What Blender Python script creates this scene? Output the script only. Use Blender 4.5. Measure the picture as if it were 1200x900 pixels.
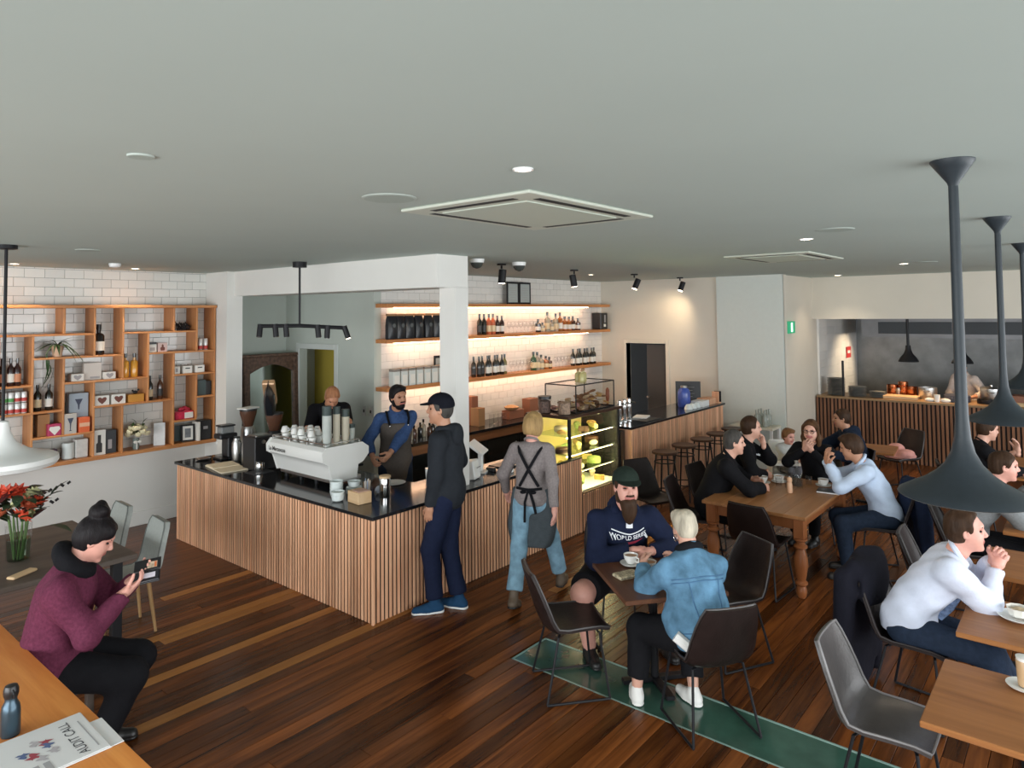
import bpy, bmesh, math, random
import numpy as np
from mathutils import Vector, Matrix, Euler
from mathutils.bvhtree import BVHTree
random.seed(7)
for o in list(bpy.data.objects): bpy.data.objects.remove(o)
S = bpy.context.scene
COL = S.collection
PI = math.pi

# ------------------------------------------------------------------ camera
CAM_H, FPX = 2.6, 809.7
tilt, yaw, roll = .0417, .6943, -.0106
Fv = Vector((math.cos(yaw)*math.cos(tilt), math.sin(yaw)*math.cos(tilt), math.sin(tilt)))
R0 = Vector((math.sin(yaw), -math.cos(yaw), 0)); U0 = R0.cross(Fv)
Rv = R0*math.cos(roll) + U0*math.sin(roll); Uv = -R0*math.sin(roll) + U0*math.cos(roll)
cd = bpy.data.cameras.new('camera'); cam = bpy.data.objects.new('camera', cd); COL.objects.link(cam)
cam.matrix_world = Matrix(((Rv.x, Uv.x, -Fv.x, 0), (Rv.y, Uv.y, -Fv.y, 0), (Rv.z, Uv.z, -Fv.z, CAM_H), (0, 0, 0, 1)))
cd.sensor_width = 36; cd.lens = FPX/1200*36
cd.shift_y = -(450-332.16)/1200
cd.clip_start = .05; cd.clip_end = 100
S.camera = cam
# ------------------------------------------------------------------ world, sun, exposure
W = bpy.data.worlds.new('overcast_sky'); S.world = W; W.use_nodes = True
bg = W.node_tree.nodes['Background']; bg.inputs['Color'].default_value = (.90, .96, 1.0, 1); bg.inputs['Strength'].default_value = 1.5
S.view_settings.view_transform = 'Standard'; S.view_settings.look = 'None'
S.cycles.transparent_max_bounces = 32
S.view_settings.exposure = .46; S.view_settings.gamma = 1; S.view_settings.use_curve_mapping = False
def area_light(name, loc, target, sx, sy, power, col):
    l = bpy.data.lights.new(name, 'AREA'); l.shape = 'RECTANGLE'; l.size = sx; l.size_y = sy; l.energy = power; l.color = col
    o = bpy.data.objects.new(name, l); COL.objects.link(o); o.location = loc
    o.rotation_euler = (Vector(target)-Vector(loc)).to_track_quat('-Z', 'Y').to_euler(); return o
area_light('daylight_through_front_windows', (-4.6, 2.5, 1.55), (5, 3.4, 1.0), 9.0, 1.9, 400, (.95, .98, 1.0))
area_light('daylight_through_side_windows', (5.0, -4.2, 1.55), (5.5, 4, .9), 11.0, 1.9, 330, (.95, .98, 1.0))

# ------------------------------------------------------------------ materials
MATS = {}
def _nt(name):
    m = bpy.data.materials.new(name); m.use_nodes = True; nt = m.node_tree
    return m, nt, nt.nodes['Principled BSDF']
def mat(name, col, rough=.5, metal=0., var=0., scale=20., bump=0., bscale=None, emit=0., stretch=(1,1,1), spec=None, alpha=None, trans=0., ior=1.45, objvar=0., coat=0.):
    if name in MATS: return MATS[name]
    m, nt, b = _nt(name); N = nt.nodes; L = nt.links
    b.inputs['Base Color'].default_value = (*col, 1); b.inputs['Roughness'].default_value = rough; b.inputs['Metallic'].default_value = metal
    if spec is not None: b.inputs['Specular IOR Level'].default_value = spec
    if trans: b.inputs['Transmission Weight'].default_value = trans; b.inputs['IOR'].default_value = ior
    if coat: b.inputs['Coat Weight'].default_value = coat; b.inputs['Coat Roughness'].default_value = .15
    if emit: b.inputs['Emission Color'].default_value = (*col, 1); b.inputs['Emission Strength'].default_value = emit
    if alpha is not None: b.inputs['Alpha'].default_value = alpha
    if var or bump:
        tc = N.new('ShaderNodeTexCoord'); mp = N.new('ShaderNodeMapping'); mp.inputs['Scale'].default_value = stretch
        L.new(tc.outputs['Object'], mp.inputs['Vector'])
    if var:
        nz = N.new('ShaderNodeTexNoise'); nz.inputs['Scale'].default_value = scale; nz.inputs['Detail'].default_value = 4
        L.new(mp.outputs['Vector'], nz.inputs['Vector'])
        mr = N.new('ShaderNodeMapRange'); mr.inputs[1].default_value = .25; mr.inputs[2].default_value = .75; mr.inputs[3].default_value = 1-var; mr.inputs[4].default_value = 1+var
        L.new(nz.outputs['Fac'], mr.inputs[0])
        hs = N.new('ShaderNodeHueSaturation'); hs.inputs['Color'].default_value = (*col, 1)
        if objvar:
            oi = N.new('ShaderNodeObjectInfo'); m2 = N.new('ShaderNodeMapRange'); m2.inputs[3].default_value = 1-objvar; m2.inputs[4].default_value = 1+objvar
            L.new(oi.outputs['Random'], m2.inputs[0]); mm = N.new('ShaderNodeMath'); mm.operation = 'MULTIPLY'
            L.new(m2.outputs[0], mm.inputs[0]); L.new(mr.outputs[0], mm.inputs[1]); L.new(mm.outputs[0], hs.inputs['Value'])
        else: L.new(mr.outputs[0], hs.inputs['Value'])
        L.new(hs.outputs['Color'], b.inputs['Base Color'])
    if bump:
        n2 = N.new('ShaderNodeTexNoise'); n2.inputs['Scale'].default_value = bscale or scale*2; n2.inputs['Detail'].default_value = 3
        L.new(mp.outputs['Vector'], n2.inputs['Vector']); bp = N.new('ShaderNodeBump'); bp.inputs['Strength'].default_value = bump; bp.inputs['Distance'].default_value = .01
        L.new(n2.outputs['Fac'], bp.inputs['Height']); L.new(bp.outputs['Normal'], b.inputs['Normal'])
    MATS[name] = m; return m
def wood(name, c1, c2, rough=.45, axis='X', scale=1., objvar=.0, coat=0., sat=1., c3=None):
    """grain running along the object's given axis; two tones and a per-board shift"""
    m, nt, b = _nt(name); N = nt.nodes; L = nt.links
    tc = N.new('ShaderNodeTexCoord'); mp = N.new('ShaderNodeMapping'); st = {'X': (.6, 9, 9), 'Y': (9, .6, 9), 'Z': (9, 9, .6)}[axis]
    mp.inputs['Scale'].default_value = [v*scale for v in st]
    oi = N.new('ShaderNodeObjectInfo'); ad = N.new('ShaderNodeVectorMath'); ad.operation = 'ADD'
    ml = N.new('ShaderNodeMath'); ml.operation = 'MULTIPLY'; ml.inputs[1].default_value = 37.; L.new(oi.outputs['Random'], ml.inputs[0])
    cb = N.new('ShaderNodeCombineXYZ'); [L.new(ml.outputs[0], cb.inputs[i]) for i in range(3)]
    L.new(tc.outputs['Object'], mp.inputs['Vector']); L.new(mp.outputs['Vector'], ad.inputs[0]); L.new(cb.outputs[0], ad.inputs[1])
    n1 = N.new('ShaderNodeTexNoise'); n1.inputs['Scale'].default_value = 1.6; n1.inputs['Detail'].default_value = 5; n1.inputs['Roughness'].default_value = .6; n1.inputs['Distortion'].default_value = .6
    L.new(ad.outputs[0], n1.inputs['Vector'])
    b.inputs['Specular IOR Level'].default_value = .28
    cr = N.new('ShaderNodeValToRGB'); e = cr.color_ramp.elements; e[0].position = .3; e[0].color = (*c1, 1); e[1].position = .72; e[1].color = (*c2, 1)
    L.new(n1.outputs['Fac'], cr.inputs[0]); hs = N.new('ShaderNodeHueSaturation'); L.new(cr.outputs[0], hs.inputs['Color'])
    if objvar:
        m2 = N.new('ShaderNodeMapRange'); m2.inputs[3].default_value = 1-objvar; m2.inputs[4].default_value = 1+objvar; L.new(oi.outputs['Random'], m2.inputs[0]); L.new(m2.outputs[0], hs.inputs['Value'])
    out = hs.outputs['Color']
    if c3:
        mx = N.new('ShaderNodeMix'); mx.data_type = 'RGBA'; gt = N.new('ShaderNodeMath'); gt.operation = 'GREATER_THAN'; gt.inputs[1].default_value = .93
        fr = N.new('ShaderNodeMath'); fr.operation = 'FRACT'; m9 = N.new('ShaderNodeMath'); m9.operation = 'MULTIPLY'; m9.inputs[1].default_value = 7.31
        L.new(oi.outputs['Random'], m9.inputs[0]); L.new(m9.outputs[0], fr.inputs[0]); L.new(fr.outputs[0], gt.inputs[0])
        m5 = N.new('ShaderNodeMath'); m5.operation = 'MULTIPLY'; m5.inputs[1].default_value = .75; L.new(gt.outputs[0], m5.inputs[0]); L.new(m5.outputs[0], mx.inputs[0])
        L.new(out, mx.inputs[6]); mx.inputs[7].default_value = (*c3, 1); out = mx.outputs[2]
    L.new(out, b.inputs['Base Color'])
    b.inputs['Roughness'].default_value = rough
    if coat: b.inputs['Coat Weight'].default_value = coat; b.inputs['Coat Roughness'].default_value = .2
    bp = N.new('ShaderNodeBump'); bp.inputs['Strength'].default_value = .06; bp.inputs['Distance'].default_value = .003
    L.new(n1.outputs['Fac'], bp.inputs['Height']); L.new(bp.outputs['Normal'], b.inputs['Normal'])
    MATS[name] = m; return m
def glow(name, col, strength):
    if name in MATS: return MATS[name]
    m, nt, b = _nt(name); b.inputs['Base Color'].default_value = (*col, 1); b.inputs['Emission Color'].default_value = (*col, 1); b.inputs['Emission Strength'].default_value = strength
    MATS[name] = m; return m
def glass(name, col=(1, 1, 1), rough=.02, tint=.93):
    """thin pane or thin walled vessel: mostly clear with a reflecting surface"""
    if name in MATS: return MATS[name]
    m = bpy.data.materials.new(name); m.use_nodes = True; nt = m.node_tree; N = nt.nodes; L = nt.links; N.clear()
    o = N.new('ShaderNodeOutputMaterial'); t = N.new('ShaderNodeBsdfTransparent'); t.inputs['Color'].default_value = (*[c*tint for c in col], 1)
    g = N.new('ShaderNodeBsdfGlossy'); g.inputs['Roughness'].default_value = rough; lw = N.new('ShaderNodeLayerWeight'); lw.inputs['Blend'].default_value = .5
    pw = N.new('ShaderNodeMath'); pw.operation = 'POWER'; pw.inputs[1].default_value = 4; ma = N.new('ShaderNodeMath'); ma.operation = 'MULTIPLY_ADD'; ma.inputs[1].default_value = .55; ma.inputs[2].default_value = .035
    L.new(lw.outputs['Facing'], pw.inputs[0]); L.new(pw.outputs[0], ma.inputs[0])
    mx = N.new('ShaderNodeMixShader'); L.new(ma.outputs[0], mx.inputs[0]); L.new(t.outputs[0], mx.inputs[1]); L.new(g.outputs[0], mx.inputs[2]); L.new(mx.outputs[0], o.inputs[0])
    MATS[name] = m; return m

# ------------------------------------------------------------------ mesh helpers
class MB:
    def __init__(s): s.v = []; s.f = []; s.m = []; s.cm = 0
    def add(s, vs, fs):
        n = len(s.v); s.v += [tuple(v) for v in vs]; s.f += [tuple(i+n for i in f) for f in fs]; s.m += [s.cm]*len(fs); return s
    def box(s, x0, y0, z0, x1, y1, z1):
        return s.add([(x0,y0,z0),(x1,y0,z0),(x1,y1,z0),(x0,y1,z0),(x0,y0,z1),(x1,y0,z1),(x1,y1,z1),(x0,y1,z1)],
                     [(0,3,2,1),(4,5,6,7),(0,1,5,4),(1,2,6,5),(2,3,7,6),(3,0,4,7)])
    def cbox(s, cx, cy, cz, sx, sy, sz, b=.004):
        return s.rbox(cx-sx/2, cy-sy/2, cz-sz/2, cx+sx/2, cy+sy/2, cz+sz/2, b)
    def rbox(s, x0, y0, z0, x1, y1, z1, b=.004):
        b = min(b, (x1-x0)*.45, (y1-y0)*.45, (z1-z0)*.45)
        bm = bmesh.new(); bmesh.ops.create_cube(bm, size=1)
        for v in bm.verts: v.co = Vector(((x0+x1)/2+v.co.x*(x1-x0), (y0+y1)/2+v.co.y*(y1-y0), (z0+z1)/2+v.co.z*(z1-z0)))
        bmesh.ops.bevel(bm, geom=bm.edges[:], offset=b, segments=1, affect='EDGES', profile=.5)
        bm.verts.index_update(); s.add([v.co[:] for v in bm.verts], [[v.index for v in f.verts] for f in bm.faces]); bm.free(); return s
    def lathe(s, prof, c=(0,0,0), n=16, axis=(0,0,1), cap=True):
        """prof: list of (radius, height)"""
        q = Vector((0,0,1)).rotation_difference(Vector(axis).normalized()); c = Vector(c); vs = []
        for r, h in prof:
            for k in range(n):
                a = 2*PI*k/n; vs.append(tuple(c + q @ Vector((r*math.cos(a), r*math.sin(a), h))))
        fs = []
        for i in range(len(prof)-1):
            for k in range(n):
                k2 = (k+1) % n; fs.append((i*n+k, i*n+k2, (i+1)*n+k2, (i+1)*n+k))
        if cap: fs.append(tuple(range(n-1, -1, -1))); fs.append(tuple((len(prof)-1)*n+k for k in range(n)))
        return s.add(vs, fs)
    def cyl(s, c, r, h, n=16, axis=(0,0,1), r2=None):
        return s.lathe([(r, 0), (r if r2 is None else r2, h)], c, n, axis)
    def rod(s, a, b, r, n=8, r2=None):
        a = Vector(a); b = Vector(b); return s.lathe([(r, 0), (r if r2 is None else r2, (b-a).length)], a, n, b-a)
    def tube(s, pts, r, n=8, closed=False):
        pts = [Vector(p) for p in pts]; N = len(pts); vs = []; up = None
        for i, p in enumerate(pts):
            t = ((pts[(i+1) % N]-pts[i-1]) if closed else (pts[min(i+1, N-1)]-pts[max(i-1, 0)])).normalized()
            if up is None: up = t.orthogonal().normalized()
            up = (up-t*up.dot(t)).normalized(); w = t.cross(up); rr = r[i] if isinstance(r, (list, tuple)) else r
            for k in range(n):
                a = 2*PI*k/n; vs.append(tuple(p+up*math.cos(a)*rr+w*math.sin(a)*rr))
        fs = []
        for i in range(N if closed else N-1):
            j = (i+1) % N
            for k in range(n): fs.append((i*n+k, i*n+(k+1) % n, j*n+(k+1) % n, j*n+k))
        if not closed: fs.append(tuple(range(n-1, -1, -1))); fs.append(tuple((N-1)*n+k for k in range(n)))
        return s.add(vs, fs)
    def sph(s, c, r, n=12, m=8, sc=(1,1,1)):
        pr = [(max(1e-4, math.sin(PI*i/m))*r, -math.cos(PI*i/m)*r) for i in range(m+1)]; k0 = len(s.v); s.lathe(pr, (0,0,0), n, cap=False)
        for i in range(k0, len(s.v)): v = s.v[i]; s.v[i] = (c[0]+v[0]*sc[0], c[1]+v[1]*sc[1], c[2]+v[2]*sc[2])
        return s
    def extrude(s, poly, z0, z1, M=None):
        """poly in xy, prism in z; M optional matrix"""
        n = len(poly); vs = [Vector((x, y, z0)) for x, y in poly]+[Vector((x, y, z1)) for x, y in poly]
        if M: vs = [M @ v for v in vs]
        return s.add([tuple(v) for v in vs], [tuple(range(n-1, -1, -1)), tuple(range(n, 2*n))]+[(i, (i+1) % n, n+(i+1) % n, n+i) for i in range(n)])
    def xf(s, M, k0=0):
        for i in range(k0, len(s.v)): s.v[i] = tuple(M @ Vector(s.v[i]))
        return s
    def mesh(s, name, mats, smooth=True, angle=35):
        me = bpy.data.meshes.new(name); me.from_pydata(s.v, [], s.f)
        for m in (mats if isinstance(mats, (list, tuple)) else [mats]): me.materials.append(m)
        if any(s.m): me.polygons.foreach_set('material_index', s.m)
        me.validate(); me.update()
        if smooth:
            me.shade_smooth(); me.set_sharp_from_angle(angle=math.radians(angle))
        return me
    def build(s, name, mats, parent=None, smooth=True, angle=35, loc=None, rz=0):
        o = bpy.data.objects.new(name, s.mesh(name, mats, smooth, angle)); COL.objects.link(o)
        if parent: o.parent = parent
        if loc is not None: o.location = loc
        if rz: o.rotation_euler.z = rz
        return o
def tag(o, label=None, cat=None, group=None, kind=None):
    if label: o['label'] = label
    if cat: o['category'] = cat
    if group: o['group'] = group
    if kind: o['kind'] = kind
    return o
def thing(name, label, cat, loc=(0,0,0), rz=0, group=None):
    o = bpy.data.objects.new(name, None); COL.objects.link(o); o.location = loc; o.rotation_euler.z = rz; o.empty_display_size = .1
    return tag(o, label, cat, group)
def link(name, me, parent=None, loc=(0,0,0), rot=(0,0,0)):
    o = bpy.data.objects.new(name, me); COL.objects.link(o); o.parent = parent; o.location = loc; o.rotation_euler = rot; return o
def dup(root, loc, rz, label=None, group=None):
    r = root.copy(); COL.objects.link(r); r.location = loc; r.rotation_euler = (root.rotation_euler.x, root.rotation_euler.y, rz)
    if label: r['label'] = label
    if group: r['group'] = group
    for ch in root.children:
        c = ch.copy(); COL.objects.link(c); c.parent = r
        for g in ch.children:
            d = g.copy(); COL.objects.link(d); d.parent = c
    return r
def text_mesh(txt, size, bold=False):
    """flat lettering, centred, in the xy plane"""
    cu = bpy.data.curves.new('lettering', 'FONT'); cu.body = txt; cu.size = size; cu.align_x = 'CENTER'; cu.align_y = 'CENTER'; cu.extrude = 0
    if bold: cu.offset = size*.02
    o = bpy.data.objects.new('lettering', cu); COL.objects.link(o); dg = bpy.context.evaluated_depsgraph_get()
    me = bpy.data.meshes.new_from_object(o.evaluated_get(dg)); bpy.data.objects.remove(o); return me
def lettering(txt, size, m, parent, loc, rot, bold=False, name='lettering'):
    me = text_mesh(txt, size, bold); me.materials.clear(); me.materials.append(m)
    return link(name, me, parent, loc, rot)
# ================================================================== the room
CEIL = 3.17; YW = 9.18; XB = 4.64; YB = 7.27; XG = 5.85; XD = 11.42; XK = 13.18
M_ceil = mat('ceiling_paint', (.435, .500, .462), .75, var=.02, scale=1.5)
M_white = mat('white_wall_paint', (.72, .71, .67), .7, var=.03, scale=2.)
M_warmw = mat('warm_white_paint', (.66, .61, .52), .75, var=.03, scale=2.)
M_greyw = mat('grey_wall_paint', (.47, .51, .46), .75, var=.04, scale=2.)
M_tile = mat('white_glazed_tile', (.70, .70, .66), .16, var=.05, scale=3., objvar=.05, bump=.04, bscale=9)
M_tile2 = mat('satin_white_tile', (.74, .72, .68), .35, var=.05, scale=3., objvar=.04)
M_grout = mat('grout', (.30, .32, .31), .9)
M_black = mat('black_metal', (.010, .010, .012), .45, spec=.25)
M_dark = mat('charcoal_powder_coat', (.030, .036, .042), .5, var=.1, scale=60)
M_floor = wood('floorboard', (.038, .011, .0038), (.205, .064, .0145), .27, 'X', 1., objvar=.6)
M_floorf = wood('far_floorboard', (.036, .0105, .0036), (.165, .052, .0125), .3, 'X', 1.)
M_floorl = wood('pale_floorboard', (.30, .115, .025), (.46, .20, .050), .3, 'X', 1., objvar=.1)
M_slat = wood('pine_slat', (.62, .30, .165), (.84, .50, .31), .5, 'Z', 1.2, objvar=.2)
M_slatd = wood('dark_slat', (.17, .075, .04), (.30, .14, .075), .5, 'Z', 1.2, objvar=.25)
M_back = mat('dark_slat_backing', (.055, .024, .012), .8)
M_backd = mat('black_slat_backing', (.02, .012, .01), .8)
M_stone = mat('black_stone', (.012, .013, .015), .12, var=.3, scale=90)
M_shelfw = wood('oak_shelf', (.42, .165, .055), (.60, .27, .10), .42, 'X', 1.1, objvar=.1)
M_shelfz = wood('oak_shelf_upright', (.42, .165, .055), (.60, .27, .10), .42, 'Z', 1.1, objvar=.1)
M_benchw = wood('brown_bench_wood', (.17, .075, .035), (.28, .13, .06), .45, 'X', 1.)
M_steel = mat('brushed_steel', (.55, .55, .54), .3, 1., var=.06, scale=40, stretch=(1, 1, .1))
M_chrome = mat('polished_steel', (.75, .75, .75), .12, 1.)
M_porc = mat('white_porcelain', (.80, .80, .77), .15)
M_wplas = mat('white_plastic', (.78, .78, .76), .35)
M_blk = mat('black_plastic', (.012, .012, .014), .35)
M_glass = glass('clear_glass')
M_led = glow('warm_led_strip', (1.0, .64, .40), 18.)
M_lamp = glow('lit_lamp', (1., .80, .58), 14.)

def structure(name, mb, m, label=None, smooth=False):
    return tag(mb.build(name, m, None, smooth), label, kind='structure')
# floor: a dark base with individual boards
fl = structure('floor', MB().box(-3.6, -3.2, -.12, 16.5, 10.5, -.021), M_backd, 'dark reddish timber floor of long narrow boards')
bw = .108; rows = []
y = -1.2; k = 0
while y < 9.2:
    x = -1.5 + random.uniform(-1.8, 0)
    xe = 13.2 if y > 3.9 else 13.2
    while x < xe:
        ln = random.uniform(2.2, 5.2); rows.append((max(x, -1.6), min(x+ln, xe), y)); x += ln
    y += bw
GLX0, GLX1, GLY1, GLY0 = 4.06, 4.48, 3.42, -.6     # glass panel set into the floor
boards = []
for x0, x1, y in rows:
    if x1-x0 < .1: continue
    if y+bw > GLY0 and y < GLY1+.02 and x0 < GLX1 and x1 > GLX0:
        if GLX0-x0 > .08: boards.append((x0, GLX0, y))
        if x1-GLX1 > .08: boards.append((GLX1, x1, y))
    else: boards.append((x0, x1, y))
boards = [b for b in boards if not (b[0] > 4.8 and b[2] > 4.75 and b[1] < 13.3 and b[2] < 9.3)]
def vis(b):
    cx, cy = max(b[0], min(b[1], 4)), b[2]; return cx*math.cos(yaw)+cy*math.sin(yaw)
boards.sort(key=lambda b: vis(b))
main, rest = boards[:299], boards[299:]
for x0, x1, y in main:
    zt = random.uniform(-.0014, 0)
    MB().rbox(x0+.001, y+.0012, -.02, x1-.001, y+bw-.0012, zt, .0025).build('floorboard', M_floorl if any(y <= q < y+bw and x0 < 3.6 for q in (4.66, 5.83)) or random.random() < .035 else M_floor, fl, False)
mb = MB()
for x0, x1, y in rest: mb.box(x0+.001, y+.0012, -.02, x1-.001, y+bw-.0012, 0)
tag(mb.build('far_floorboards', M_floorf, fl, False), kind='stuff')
# trim line (a board edge across the floor, in front of the counter corner)
# glass floor panel
gl = MB(); gl.box(GLX0, GLY0, -.30, GLX1, GLY1, -.28)
gp = thing('floor_glass_panel', 'long green glass panel set flush into the timber floor', 'glass panel', (0, 0, 0))
MB().box(GLX0+.012, GLY0, -.02, GLX1-.012, GLY1-.012, -.004).build('glass_sheet', mat('green_floor_glass', (.040, .105, .078), .14, var=.25, scale=5, coat=.6), gp, False)
fr = MB(); fr.rbox(GLX0-.004, GLY0, -.02, GLX0+.012, GLY1+.004, .001, .002); fr.rbox(GLX1-.012, GLY0, -.02, GLX1+.004, GLY1+.004, .001, .002); fr.rbox(GLX0-.004, GLY1-.012, -.02, GLX1+.004, GLY1+.004, .001, .002)
fr.build('edge_frame', mat('pale_glass_edge', (.22, .34, .30), .25), gp, False)
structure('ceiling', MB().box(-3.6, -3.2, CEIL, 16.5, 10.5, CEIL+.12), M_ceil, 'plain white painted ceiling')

# left wall with tiles above the shelf ledge
wl = structure('wall_left', MB().box(-3.6, YW, -.02, XB-.1, YW+.12, CEIL+.02), M_white, 'white wall with a field of glossy subway tiles')
wn = structure('wall_nib', MB().box(XB-.1, 8.62, -.02, XB+.12, YW+.12, CEIL+.02), M_white, 'short white wall nib at the end of the tiled wall')
structure('trim_beam', MB().box(XB, 4.80, 2.85, XB+.43, 8.63, CEIL+.01), M_white, 'white boxed ceiling beam running to the column')
structure('column', MB().box(XB+.245, 4.80, .0, XB+.43, 5.02, 2.852), M_white, 'white square column standing at the counter')
structure('baseboard_left', MB().rbox(-1.5, YW-.018, 0, XB-.1, YW+.001, .17, .004), M_white, 'white skirting board')
def tile_field(parent, axis_pos, u0, u1, z0, z1, tw, th, m, facing, limit, skip=None):
    """running bond tiles on the plane y=axis_pos facing -y; each tile is a piece of its own up to the limit"""
    g = .004; cells = []; r = 0; zz = z0
    while zz < z1-.01:
        h = min(th, z1-zz); u = u0-(tw/2 if r % 2 else 0)
        while u < u1-.005:
            a, b = max(u, u0), min(u+tw, u1)
            if b-a > .02: cells.append((a, b, zz, zz+h))
            u += tw
        zz += th; r += 1
    cache = {}; out = MB(); n = 0
    cells.sort(key=lambda c: -c[3])
    for a, b, c, d in cells:
        if skip and skip(a, b, c, d) or n >= limit: out.box(a+g/2, axis_pos-.006, c+g/2, b-g/2, axis_pos+.001, d-g/2); continue
        key = (round(b-a, 3), round(d-c, 3))
        if key not in cache: cache[key] = MB().rbox(g/2, -.007, g/2, key[0]-g/2, .001, key[1]-g/2, .0015).mesh('tile', m, False)
        link('tile', cache[key], parent, (a, axis_pos, c), (random.uniform(-.006, .006), 0, random.uniform(-.006, .006))); n += 1
    if out.v: tag(out.build('far_tiles', m, parent, False), kind='stuff')
structure('wall_left_grout', MB().box(1.2, YW-.0025, .98, XB-.1, YW+.001, CEIL), M_grout, 'dark grout between the wall tiles').parent = wl
tile_field(wl, YW-.003, 1.25, XB-.1, .98, CEIL, .2, .1035, M_tile, 1, 298)
# back lobby walls
structure('wall_lobby', MB().box(XB+.12, 9.32, -.02, XG+.12, 9.44, CEIL+.02), M_greyw, 'grey lobby wall behind the mirror')
wg = MB(); wg.box(XG, YB-.02, -.02, XG+.12, 8.10, CEIL+.02); wg.box(XG, 8.10, 2.10, XG+.12, 8.95, CEIL+.02); wg.box(XG, 8.95, -.02, XG+.12, 9.44, CEIL+.02)
structure('wall_grey', wg, M_greyw, 'pale grey wall with a framed doorway')
d1 = MB(); d1.rbox(XG-.02, 8.02, 0, XG+.0, 8.10, 2.18); d1.rbox(XG-.02, 8.95, 0, XG+.0, 9.03, 2.18); d1.rbox(XG-.02, 8.10, 2.10, XG+.0, 8.95, 2.18)
structure('door_1', d1, mat('door_frame_grey', (.55, .58, .55), .5), 'pale door frame round the mustard doorway')
structure('wall_passage', MB().box(XG, 9.32, -.02, XG+.62, 9.44, CEIL).box(XG+.12, 7.3, -.02, XG+.62, 7.42, CEIL), M_greyw, 'grey passage walls beyond the doorway')
structure('wall_mustard', MB().box(XG+.5, 7.4, -.02, XG+.56, 9.34, CEIL), mat('mustard_paint', (.42, .33, .05), .7), 'mustard yellow wall seen through the doorway')
# bar wall
wb = structure('wall_bar', MB().box(XG+.02, YB, -.02, XD+.1, YB+.12, CEIL+.02), M_warmw, 'tiled wall behind the bar shelves')
structure('wall_bar_grout', MB().box(XG+.02, YB-.0025, .9, XD, YB+.001, CEIL), mat('pale_grout', (.42, .42, .40), .9), 'grout').parent = wb
tile_field(wb, YB-.003, XG+.02, XD, .92, CEIL, .2, .1035, M_tile2, 1, 298, lambda a, b, c, d: d < 1.22 or (a > 10.6) or (XG+.35 > b))
# wall with the dark doorway
wd = MB(); Y0d, Y1d = 5.90, 6.72
wd.box(XD, 3.79, -.02, XD+.15, Y0d, CEIL+.02); wd.box(XD, Y0d, 2.0, XD+.15, Y1d, CEIL+.02); wd.box(XD, Y1d, -.02, XD+.15, YB+.12, CEIL+.02)
structure('wall_far', wd, M_warmw, 'off-white wall with a dark doorway beside the bar')
d2 = MB(); d2.rbox(XD-.02, Y0d-.07, 0, XD+.16, Y0d, 2.07, .004); d2.rbox(XD-.02, Y1d, 0, XD+.16, Y1d+.07, 2.07, .004); d2.rbox(XD-.02, Y0d, 2.0, XD+.16, Y1d, 2.07, .004)
structure('door_2', d2, M_warmw, 'off-white frame of the dark doorway')
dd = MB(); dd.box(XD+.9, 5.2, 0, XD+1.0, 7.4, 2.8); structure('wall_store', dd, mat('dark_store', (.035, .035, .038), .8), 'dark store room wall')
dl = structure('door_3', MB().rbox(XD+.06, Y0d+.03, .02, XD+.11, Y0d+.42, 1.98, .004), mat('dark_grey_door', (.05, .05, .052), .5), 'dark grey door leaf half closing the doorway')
MB().lathe([(.012, 0), (.012, .05), (.022, .055), (.022, .075)], (XD+.06, Y0d+.38, 1.02), 10, (-1, 0, 0)).build('door_handle', M_steel, dl)
# pilaster in front, kitchen return wall, bulkhead
structure('wall_pilaster', MB().box(XD-.05, 3.79, -.02, XD+.02, 4.90, CEIL+.02), mat('cool_white_paint', (.62, .655, .61), .7, var=.02), 'pale grey pilaster wall panel')
structure('wall_return', MB().box(XD+.1, 3.86, -.02, XK+3.2, 4.0, CEIL+.02), M_warmw, 'off-white return wall beside the kitchen')
structure('wall_bulkhead', MB().box(XK-.02, -3.2, 2.42, XK+.55, 3.87, CEIL+.02), M_warmw, 'off-white bulkhead over the kitchen opening')
wk = structure('wall_kitchen', MB().box(XK+2.9, -3.2, -.02, XK+3.0, 3.9, CEIL), mat('kitchen_steel_lining', (.22, .225, .225), .5, .8, var=.2, scale=4), 'steel lined kitchen back wall')
ts = structure('wall_splash', MB().box(XK+.2, 3.83, .9, XK+2.9, 3.855, 2.42), M_tile2, 'white tiled kitchen side wall')
for r in range(10):
    for c in range(5):
        MB().rbox(XK+.22+c*.5, 3.822, .92+r*.15, XK+.22+c*.5+.495, 3.832, .92+r*.15+.146, .002).build('tile', M_tile2, ts, False)
# window walls behind and beside the viewer
def window_wall(name, wname, along, pos, a0, a1, n):
    w = MB(); box = (lambda a, b, z0, z1, t: w.box(a, pos-t, z0, b, pos+t, z1)) if along == 'x' else (lambda a, b, z0, z1, t: w.box(pos-t, a, z0, pos+t, b, z1))
    box(a0, a1, -.02, .45, .08); box(a0, a1, 2.95, CEIL, .08)
    structure(name, w, M_white, 'white wall below and above tall windows')
    for i in range(n):
        p = a0+(a1-a0)*i/n; q = a0+(a1-a0)*(i+1)/n; w = MB()
        box = (lambda a, b, z0, z1, t, w=w: w.box(a, pos-t, z0, b, pos+t, z1)) if along == 'x' else (lambda a, b, z0, z1, t, w=w: w.box(pos-t, a, z0, pos+t, b, z1))
        box(p, p+.06, .45, 2.95, .04); box(q-.06, q, .45, 2.95, .04); box(p+.06, q-.06, .45, .51, .04); box(p+.06, q-.06, 2.89, 2.95, .04)
        structure(wname % (i+1), w, M_dark, 'dark framed window')
window_wall('wall_front', 'window_%d', 'y', -3.5, -3.2, 10.4, 6)
window_wall('wall_side', 'window_1%d', 'x', -3.1, -3.6, 13.0, 7)
structure('wall_kitchen_side', MB().box(13.0, -3.2, -.02, 16.3, -3.1, CEIL), M_warmw, 'kitchen side wall')

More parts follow.
